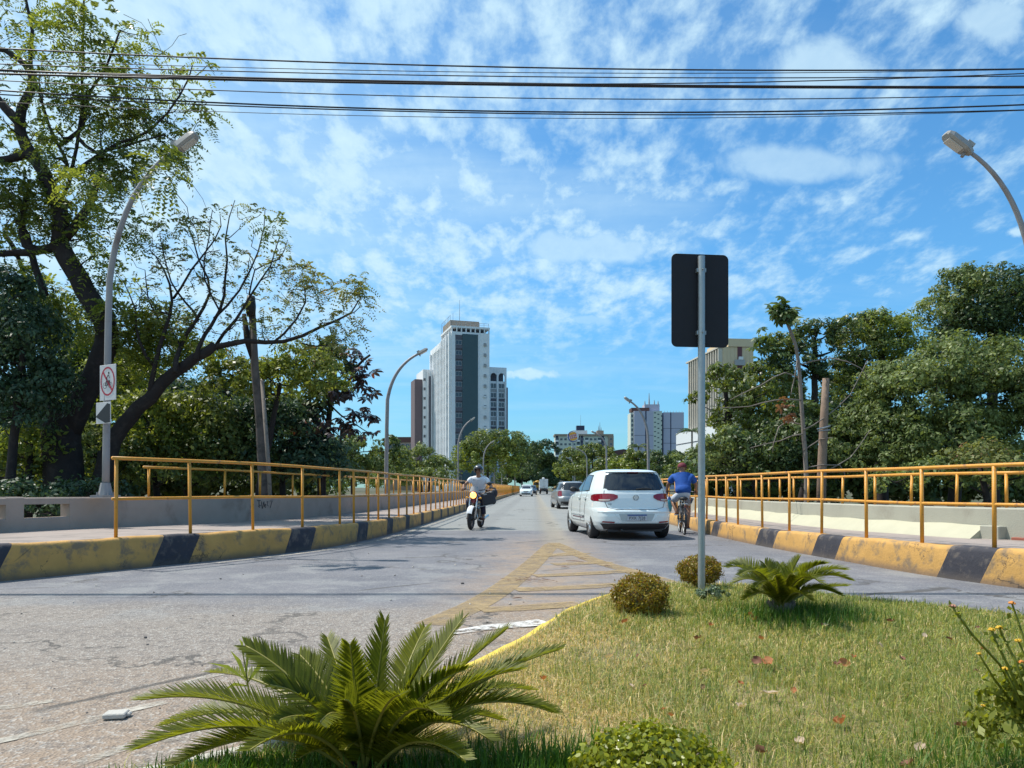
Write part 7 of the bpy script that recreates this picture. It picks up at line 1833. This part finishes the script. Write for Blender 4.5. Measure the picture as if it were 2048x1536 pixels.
# ------------------------------------------------------------------ lantana at the right edge
b = W(2030, 1430, 2.45); b.z = .11
ln_ = empty('flowering_shrub', b, label='straggly shrub with small yellow and orange flower heads at the right edge', cat='shrub')
M['petal_y'] = pm('petal_yellow', (.62, .36, .015), .6, 0, .15, 40); M['petal_o'] = pm('petal_orange', (.62, .22, .03), .6, 0, .15, 40); M['petal_p'] = pm('petal_faded', (.42, .20, .14), .7, 0, .2, 40)
M['leaf_lant'] = leafmat('leaf_lantana', (.15, .18, .02), (.28, .30, .04), .5)
stems = [[(2060, 1440), (2000, 1330), (1945, 1270), (1912, 1225), (1905, 1213)], [(2070, 1420), (2055, 1300), (2035, 1240), (2024, 1207)], [(2060, 1430), (2020, 1340), (1990, 1280), (1983, 1260)], [(2065, 1430), (2030, 1320), (2004, 1270), (1999, 1256)],
         [(2070, 1430), (2060, 1340), (2037, 1282)], [(2050, 1440), (1990, 1360), (1958, 1308)], [(2060, 1440), (2030, 1380), (2010, 1338)], [(2060, 1450), (2000, 1430), (1966, 1412)], [(2080, 1400), (2060, 1360), (2042, 1325)], [(2060, 1480), (2010, 1400), (1975, 1380)]]
heads = ['petal_p', 'petal_o', 'petal_y', 'petal_y', 'petal_y', 'petal_y', 'petal_y', 'petal_y', 'petal_o', None]
for st, hd_ in zip(stems, heads):
    pts = [W(a, c_, 2.45 + rng.normal() * .04) for a, c_ in st]; mb = MB(b); mb.tube(pts, [.004 * (1 - .6 * i / len(pts)) + .001 for i in range(len(pts))], 5); mb.build('stem', M['leaf_lant'], ln_, True)
    if hd_:
        c = pts[-1]; small = st[-1] in ((1958, 1308), (1966, 1412)); R = .007 if small else .0105
        mb = MB(b)
        for k in range(16):
            d_ = unit(rng.normal(size=3)); d_[2] = abs(d_[2]) * .7; mb.ball(c + Vector(d_) * R * .75, (R * .42, R * .42, R * .3), 6, 4)
        mb.build('flower_head', M[hd_], ln_, True)
    cs = []; ns = []
    for i in range(len(pts) - 1):
        for k in range(5):
            p_ = pts[i].lerp(pts[i + 1], rng.random()); cs.append(np.array(p_) + rng.normal(size=3) * .012); ns.append(rng.normal(size=3) + np.array([0, -.6, .8]))
    V, Q = leaf_quads(np.array(cs), np.array(ns), rng.uniform(.018, .036, len(cs)), rng.uniform(.011, .02, len(cs))); npmesh('leaves', V - np.array(b), Q, M['leaf_lant'], ln_)
VQ, _ = clump_leaves(np.array(W(2060, 1440, 2.5)), np.array([.16, .16, .16]), 1500, .032, nsub=40, sub=.35); npmesh('foliage', VQ[0] - np.array(b), VQ[1], M['leaf_lant'], ln_)

# ------------------------------------------------------------------ turf
def blades(n, xlo, xhi, ylo, yhi, pw, lmin, lmax, wmin, wmax, name, tall=False):
    k = int(n * 2.6); u = rng.random(k)
    y = ylo * (yhi / ylo) ** (u ** pw); x = xlo + (xhi - xlo) * rng.random(k)
    fx = np.abs(x) < (.74 * y + .35); x, y = x[fx], y[fx]; k_ = inside(x, y); x, y = x[k_][:n], y[k_][:n]; n = len(x)
    if not tall:      # thin and bare patches
        bare = .5 + .5 * np.sin(x * 2.9 + 1.7 * np.sin(y * 2.1 + .4)) * np.sin(y * 3.7 + 1.3 * np.sin(x * 1.9)); kk = rng.random(n) < .22 + 1.1 * bare; x, y = x[kk], y[kk]; n = len(x)
    z = hz(x, y); fld = np.sin(x * 1.3 + 1.1 * np.sin(y * 1.7)) * .5 + np.sin(y * 2.3 + x * .8) * .3 + np.sin(x * 5.1 + y * 3.3) * .2 + .15 * np.sin(x * 13 + 4 * np.sin(y * 9))
    gr = 1 / (1 + np.exp(-((x - .70 - (y - 3) * .12) * 2.6 + fld * 2.2)))            # straw at the left, greener to the right
    gr = np.maximum(gr, .9 * np.exp(-(((x - 2.3) / .9) ** 2 + ((y - 5.4) / .9) ** 2)))
    gr = np.maximum(gr, .9 * np.exp(-(((x - .15) / .55) ** 2 + ((y - 2.45) / .28) ** 2)))
    gr = np.where((x < -.35) & (y < 3), .85, gr)
    edge = .75 + .5 * rng.random(n)
    L = rng.uniform(lmin, lmax, n) * (.65 + .5 * gr) * edge * np.clip(.55 + .45 * (fld + 1) / 1.4, .4, 1.2); wd = rng.uniform(wmin, wmax, n) * (y / 3.2) ** .6
    a = rng.uniform(0, 6.283, n); lean = rng.uniform(.05, 1.5, n) ** 1.2; dx, dy = np.cos(a), np.sin(a)
    b2 = a + 1.57 + rng.normal(size=n) * .6; wx, wy = np.cos(b2) * wd / 2, np.sin(b2) * wd / 2
    h1, h2 = L * .55, L; P0 = np.stack([x, y, z - .005], 1); Wv = np.stack([wx, wy, np.zeros(n)], 1)
    P1 = P0 + np.stack([dx * lean * h1 * .5, dy * lean * h1 * .5, h1 * (1 - .15 * lean)], 1); P2 = P0 + np.stack([dx * lean * h2 * 1.1, dy * lean * h2 * 1.1, h2 * (1 - .5 * lean)], 1)
    V = np.stack([P0 - Wv, P0 + Wv, P1 + Wv * .8, P1 - Wv * .8, P2], 1).reshape(-1, 3)
    idx = np.arange(n)[:, None] * 5; T3 = np.concatenate([idx + np.array([0, 1, 2]), idx + np.array([0, 2, 3]), idx + np.array([3, 2, 4])])
    r1 = rng.random(n); dry = rng.random(n) > ((gr * .78 + .06) if not tall else (gr * .35 + .62))
    if tall: yg_ = 0
    green = np.stack([.16 + .10 * r1, .23 + .10 * r1, .06 + .03 * r1], 1); straw = np.stack([.56 + .26 * r1, .42 + .24 * r1, .20 + .16 * r1], 1)
    yg = np.stack([.33 + .08 * r1, .34 + .06 * r1, .08 + .02 * r1], 1)
    if tall: green = green * .8
    col = np.where(dry[:, None], straw, np.where((rng.random(n) > .6)[:, None], yg, green))
    o = npmesh(name, V, T3, M['grass'], None, False, np.repeat(np.concatenate([col, np.ones((n, 1))], 1), 5, 0)); tag(o, kind='stuff'); return o


blades(250000, -2.2, 6.2, 2.05, 7.9, 1.0, .022, .062, .0022, .0042, 'grass')
blades(22000, -1.8, 5.2, 2.05, 7.2, 1.1, .06, .125, .0024, .0040, 'tall_grass', True)
# a lusher tuft beside the palm
def tuft(cx, cy, rx, ry, n, l0, l1, name='grass_tuft'):
    x = cx + rng.normal(size=n) * rx; y = cy + rng.normal(size=n) * ry; k = inside(x, y); x, y = x[k], y[k]; n = len(x); z = hz(x, y); L = rng.uniform(l0, l1, n); a = rng.uniform(0, 6.28, n); le = rng.uniform(0, .6, n)
    Wv = np.stack([np.cos(a + 1.57), np.sin(a + 1.57), 0 * a], 1) * .0022; P0 = np.stack([x, y, z - .005], 1); d_ = np.stack([np.cos(a) * le, np.sin(a) * le, 1 - le * .3], 1)
    V = np.stack([P0 - Wv, P0 + Wv, P0 + d_ * (L * .6)[:, None] + Wv, P0 + d_ * (L * .6)[:, None] - Wv, P0 + d_ * L[:, None] * np.array([1.25, 1.25, .95])], 1).reshape(-1, 3)
    idx = np.arange(n)[:, None] * 5; T3 = np.concatenate([idx + np.array([0, 1, 2]), idx + np.array([0, 2, 3]), idx + np.array([3, 2, 4])]); r1 = rng.random(n)
    col = np.stack([.05 + .06 * r1, .13 + .08 * r1, .015 + .01 * r1, np.ones(n)], 1); tag(npmesh(name, V, T3, M['grass'], None, False, np.repeat(col, 5, 0)), kind='stuff')
tuft(.12, 2.42, .22, .14, 3000, .07, .17); tuft(-.75, 2.6, .30, .08, 2600, .03, .09); tuft(2.0, 5.35, .28, .22, 2500, .05, .14); tuft(1.9, 2.5, .35, .2, 3000, .05, .12)

# ------------------------------------------------------------------ dry leaves, twigs and stones
def curled_leaf(m_, L, seed):
    r_ = random.Random(seed); mb = MB()
    cu = r_.uniform(.5, 1.3)
    mb.grid(lambda u, v: (L * (u - .5), L * .42 * (v - .5) * 2 * math.sin(math.pi * (.06 + .88 * u)) ** .7, L * (cu * (v - .5) ** 2 * 1.1 + .25 * (u - .5) ** 2 + .03 * math.sin(u * 9 + seed))), 7, 4)
    mb.tube([(-L * .45, 0, 0), (-L * .72, .004, .01)], .0012, 4)
    o = mb.build('fallen_leaf', m_, None, True); me = o.data; bpy.data.objects.remove(o); return me
LM = [leafmat('dry_orange', (.38, .13, .05), (.45, .20, .10), .3, .7, .2), leafmat('dry_brown', (.16, .07, .05), (.24, .12, .08), .25, .7, .2), leafmat('dry_pale', (.48, .36, .26), (.58, .45, .36), .3, .7, .2)]
meshes = [[curled_leaf(m_, 1, s_ + 7 * i) for s_ in range(3)] for i, m_ in enumerate(LM)]
def place_leaf(px, py, kind, size, label, group='dry leaves fallen on the grass'):
    Y_ = (EYE - .15) * F / (py - HOR); q = W(px, py, Y_); z_ = float(hz(q.x, q.y)) + .02
    o = bpy.data.objects.new('fallen_leaf', meshes[kind][int(rng.integers(3))]); C.objects.link(o); s_ = size * .85 * Y_ / F; o.scale = (s_, s_, s_); o.location = (q.x, q.y, z_ + .016 + s_ * .08)
    o.rotation_euler = (rng.normal() * .5, rng.normal() * .4, rng.uniform(0, 6.28)); tag(o, label, 'leaf', group)
for px, py, k, s_, lab in [(1682, 1448, 0, 38, 'bright orange dry leaf, largest one lying in the right hand grass'), (1536, 1338, 0, 30, 'upright rusty leaf in the middle of the grass'), (1515, 1336, 1, 26, 'dark brown leaf touching the upright rusty leaf'), (1688, 1340, 0, 26, 'rusty curled leaf right of the middle of the lawn'),
                           (1675, 1342, 1, 20, 'small dark leaf just left of the rusty curled leaf'), (1500, 1245, 0, 20, 'reddish leaf in front of the smaller sago palm'), (1512, 1250, 0, 16, 'tiny red leaf right beside the reddish one in front of the smaller sago palm'), (1250, 1258, 0, 15, 'small orange leaf in the straw left of the round bush foot'),
                           (1087, 1363, 0, 20, 'small red leaf right of the near sago palm fronds'), (1218, 1318, 2, 22, 'pale crumpled leaf in the dry straw'), (1408, 1352, 2, 30, 'pale crumpled leaf lying mid lawn left of the rusty ones'), (1540, 1395, 2, 34, 'long whitish curled leaf on the lawn'),
                           (1482, 1420, 2, 30, 'pale leaf standing on edge below the mid lawn'), (1600, 1487, 2, 28, 'whitish leaf near the bottom, left of the brown pair'), (1925, 1455, 1, 40, 'dark leaf of the brown and pale pair at lower right'), (1960, 1460, 2, 38, 'pale leaf of the brown and pale pair at lower right'),
                           (1520, 1510, 1, 34, 'brown leaf at the bottom middle of the lawn'), (2020, 1450, 1, 34, 'dark brown leaf under the flowering shrub'), (1395, 1290, 1, 22, 'brown leaf on the straw below the round bush'), (1804, 1327, 1, 18, 'little dark leaf in the greener right lawn'),
                           (1780, 1260, 1, 22, 'small blackish leaf near the back edge of the lawn at right'), (1587, 1388, 0, 18, 'small rust leaf right of the long whitish one'), (1815, 1530, 1, 34, 'dark red brown leaf at the very bottom right of centre'), (1840, 1495, 2, 30, 'cream leaf low in the right lawn'), (1340, 1440, 0, 20, 'faint orange leaf above the bottom bush')]:
    place_leaf(px, py, k, s_, lab)
for _ in range(22):
    px, py = rng.uniform(1130, 2040), rng.uniform(1260, 1530)
    k = int(rng.integers(0, 3)); where = ('in the dry straw of the lawn' if px < 1400 else 'in the middle of the lawn' if px < 1750 else 'in the green grass at the right') + (', towards the back' if py < 1340 else ', near the bottom' if py > 1440 else '')
    place_leaf(px, py, k, rng.uniform(8, 15), f"little {('rusty', 'dark brown', 'pale')[k]} leaf {where}")
# dirt clods, bark chips and leaves on the road
st = MB(); st.ball((0, 0, 0), (1, .8, .5), 7, 5); o = st.build('stone', pm('stone_grey', (.16, .14, .13), .9, 0, .3, 4), None); sme = o.data; bpy.data.objects.remove(o)
st = MB(); st.ball((0, 0, 0), (1, .8, .5), 7, 5); o = st.build('stone', pm('stone_pale', (.42, .38, .34), .9, 0, .3, 4), None); sme2 = o.data; bpy.data.objects.remove(o)
def stone(px, py, wpx, lab, pale=False, group='small stones lying on the road'):
    Y_ = 1650 / (py - HOR); q = W(px, py, Y_); o = bpy.data.objects.new('stone', sme2 if pale else sme); C.objects.link(o); s_ = wpx * Y_ / F / 2; o.location = (q.x, q.y, s_ * .35); o.scale = (s_,) * 3; o.rotation_euler = (rng.normal() * .3, rng.normal() * .3, rng.uniform(0, 6)); tag(o, lab, 'stone', group)
stone(925, 1168, 9, 'dark stone alone on the left lane, left of the yellow hatching'); stone(291, 1276, 9, 'dark pebble on the rough asphalt far left'); stone(518, 1275, 8, 'dark purple pebble above the reed sprout')
stone(1020, 1209, 8, 'pale stone inside the lowest hatch stripe', True); stone(1060, 1267, 8, 'dark clod beside the yellow island kerb tip')
for _ in range(80):
    px, py = rng.uniform(0, 1150), rng.uniform(1100, 1500)
    if px > 640 and py > 1260: continue
    pale = rng.random() > .6; w_ = rng.uniform(2.5, 6)
    where = ('on the smooth lane below the left kerb' if px < 550 else 'near the left edge of the yellow hatching' if px < 950 else 'inside the yellow hatching') if py < 1230 else ('on the rough asphalt at the far left' if px < 220 else 'on the rough asphalt above the near sago palm' if py < 1340 else 'beside the worn white lines at lower left')
    stone(px, py, w_, f"{'pale' if pale else 'dark'} {'tiny' if w_ < 4 else 'small'} stone {where}", pale)
chip = pm('bark_chip', (.20, .12, .085), .9, 0, .3, 20)
for k, (px, py, w_, lab) in enumerate([(1150, 1125, 40, 'long dark bark strip in the hatched triangle'), (1165, 1119, 18, 'short bark chip just behind the long strip'), (1130, 1137, 18, 'reddish bark chip left of the triangle centre'), (1215, 1134, 18, 'red brown twig near the right side of the hatching'), (1035, 1200, 20, 'tan flat chip on the lowest hatch stripes'), (1060, 1162, 60, 'scatter of brown debris between two hatch stripes')]):
    Y_ = 1650 / (py - HOR); q = W(px, py, Y_); L = w_ * Y_ / F; mb = MB()
    for j in range(1 if w_ < 50 else 40):
        o_ = Vector((rng.normal() * L * .35, rng.normal() * .12, 0)) if w_ > 50 else Vector(); l2 = L if w_ < 50 else rng.uniform(.02, .07)
        a = rng.normal() * .4; mb.tube([Vector((-l2 / 2 * math.cos(a), -l2 / 2 * math.sin(a), .012)) + o_, Vector((0, .01, .016)) + o_, Vector((l2 / 2 * math.cos(a), l2 / 2 * math.sin(a), .010)) + o_], [.006, .014, .005] if w_ < 50 else [.003, .006, .003], 5, True, .5)
    o = mb.build('bark_chip', chip, None); o.location = q * 1.0; o.location.z = 0.008; tag(o, lab, 'debris', None, 'stuff' if w_ > 50 else None)
# concrete chunk
q = W(232, 1436, 3.58); mb = MB(); mb.bevbox((0, 0, .014), (.10, .08, .026), .005); mb.bevbox((.048, .015, .010), (.03, .045, .018), .005)
o = mb.build('concrete_chunk', pm('chunk', (.46, .44, .40), .85, 0, .15, 20, .5, 90), None); o.location = (q.x, q.y, .003); o.rotation_euler = (0, 0, .15); tag(o, 'pale broken slab of concrete lying on the white line at lower left', 'rubble')
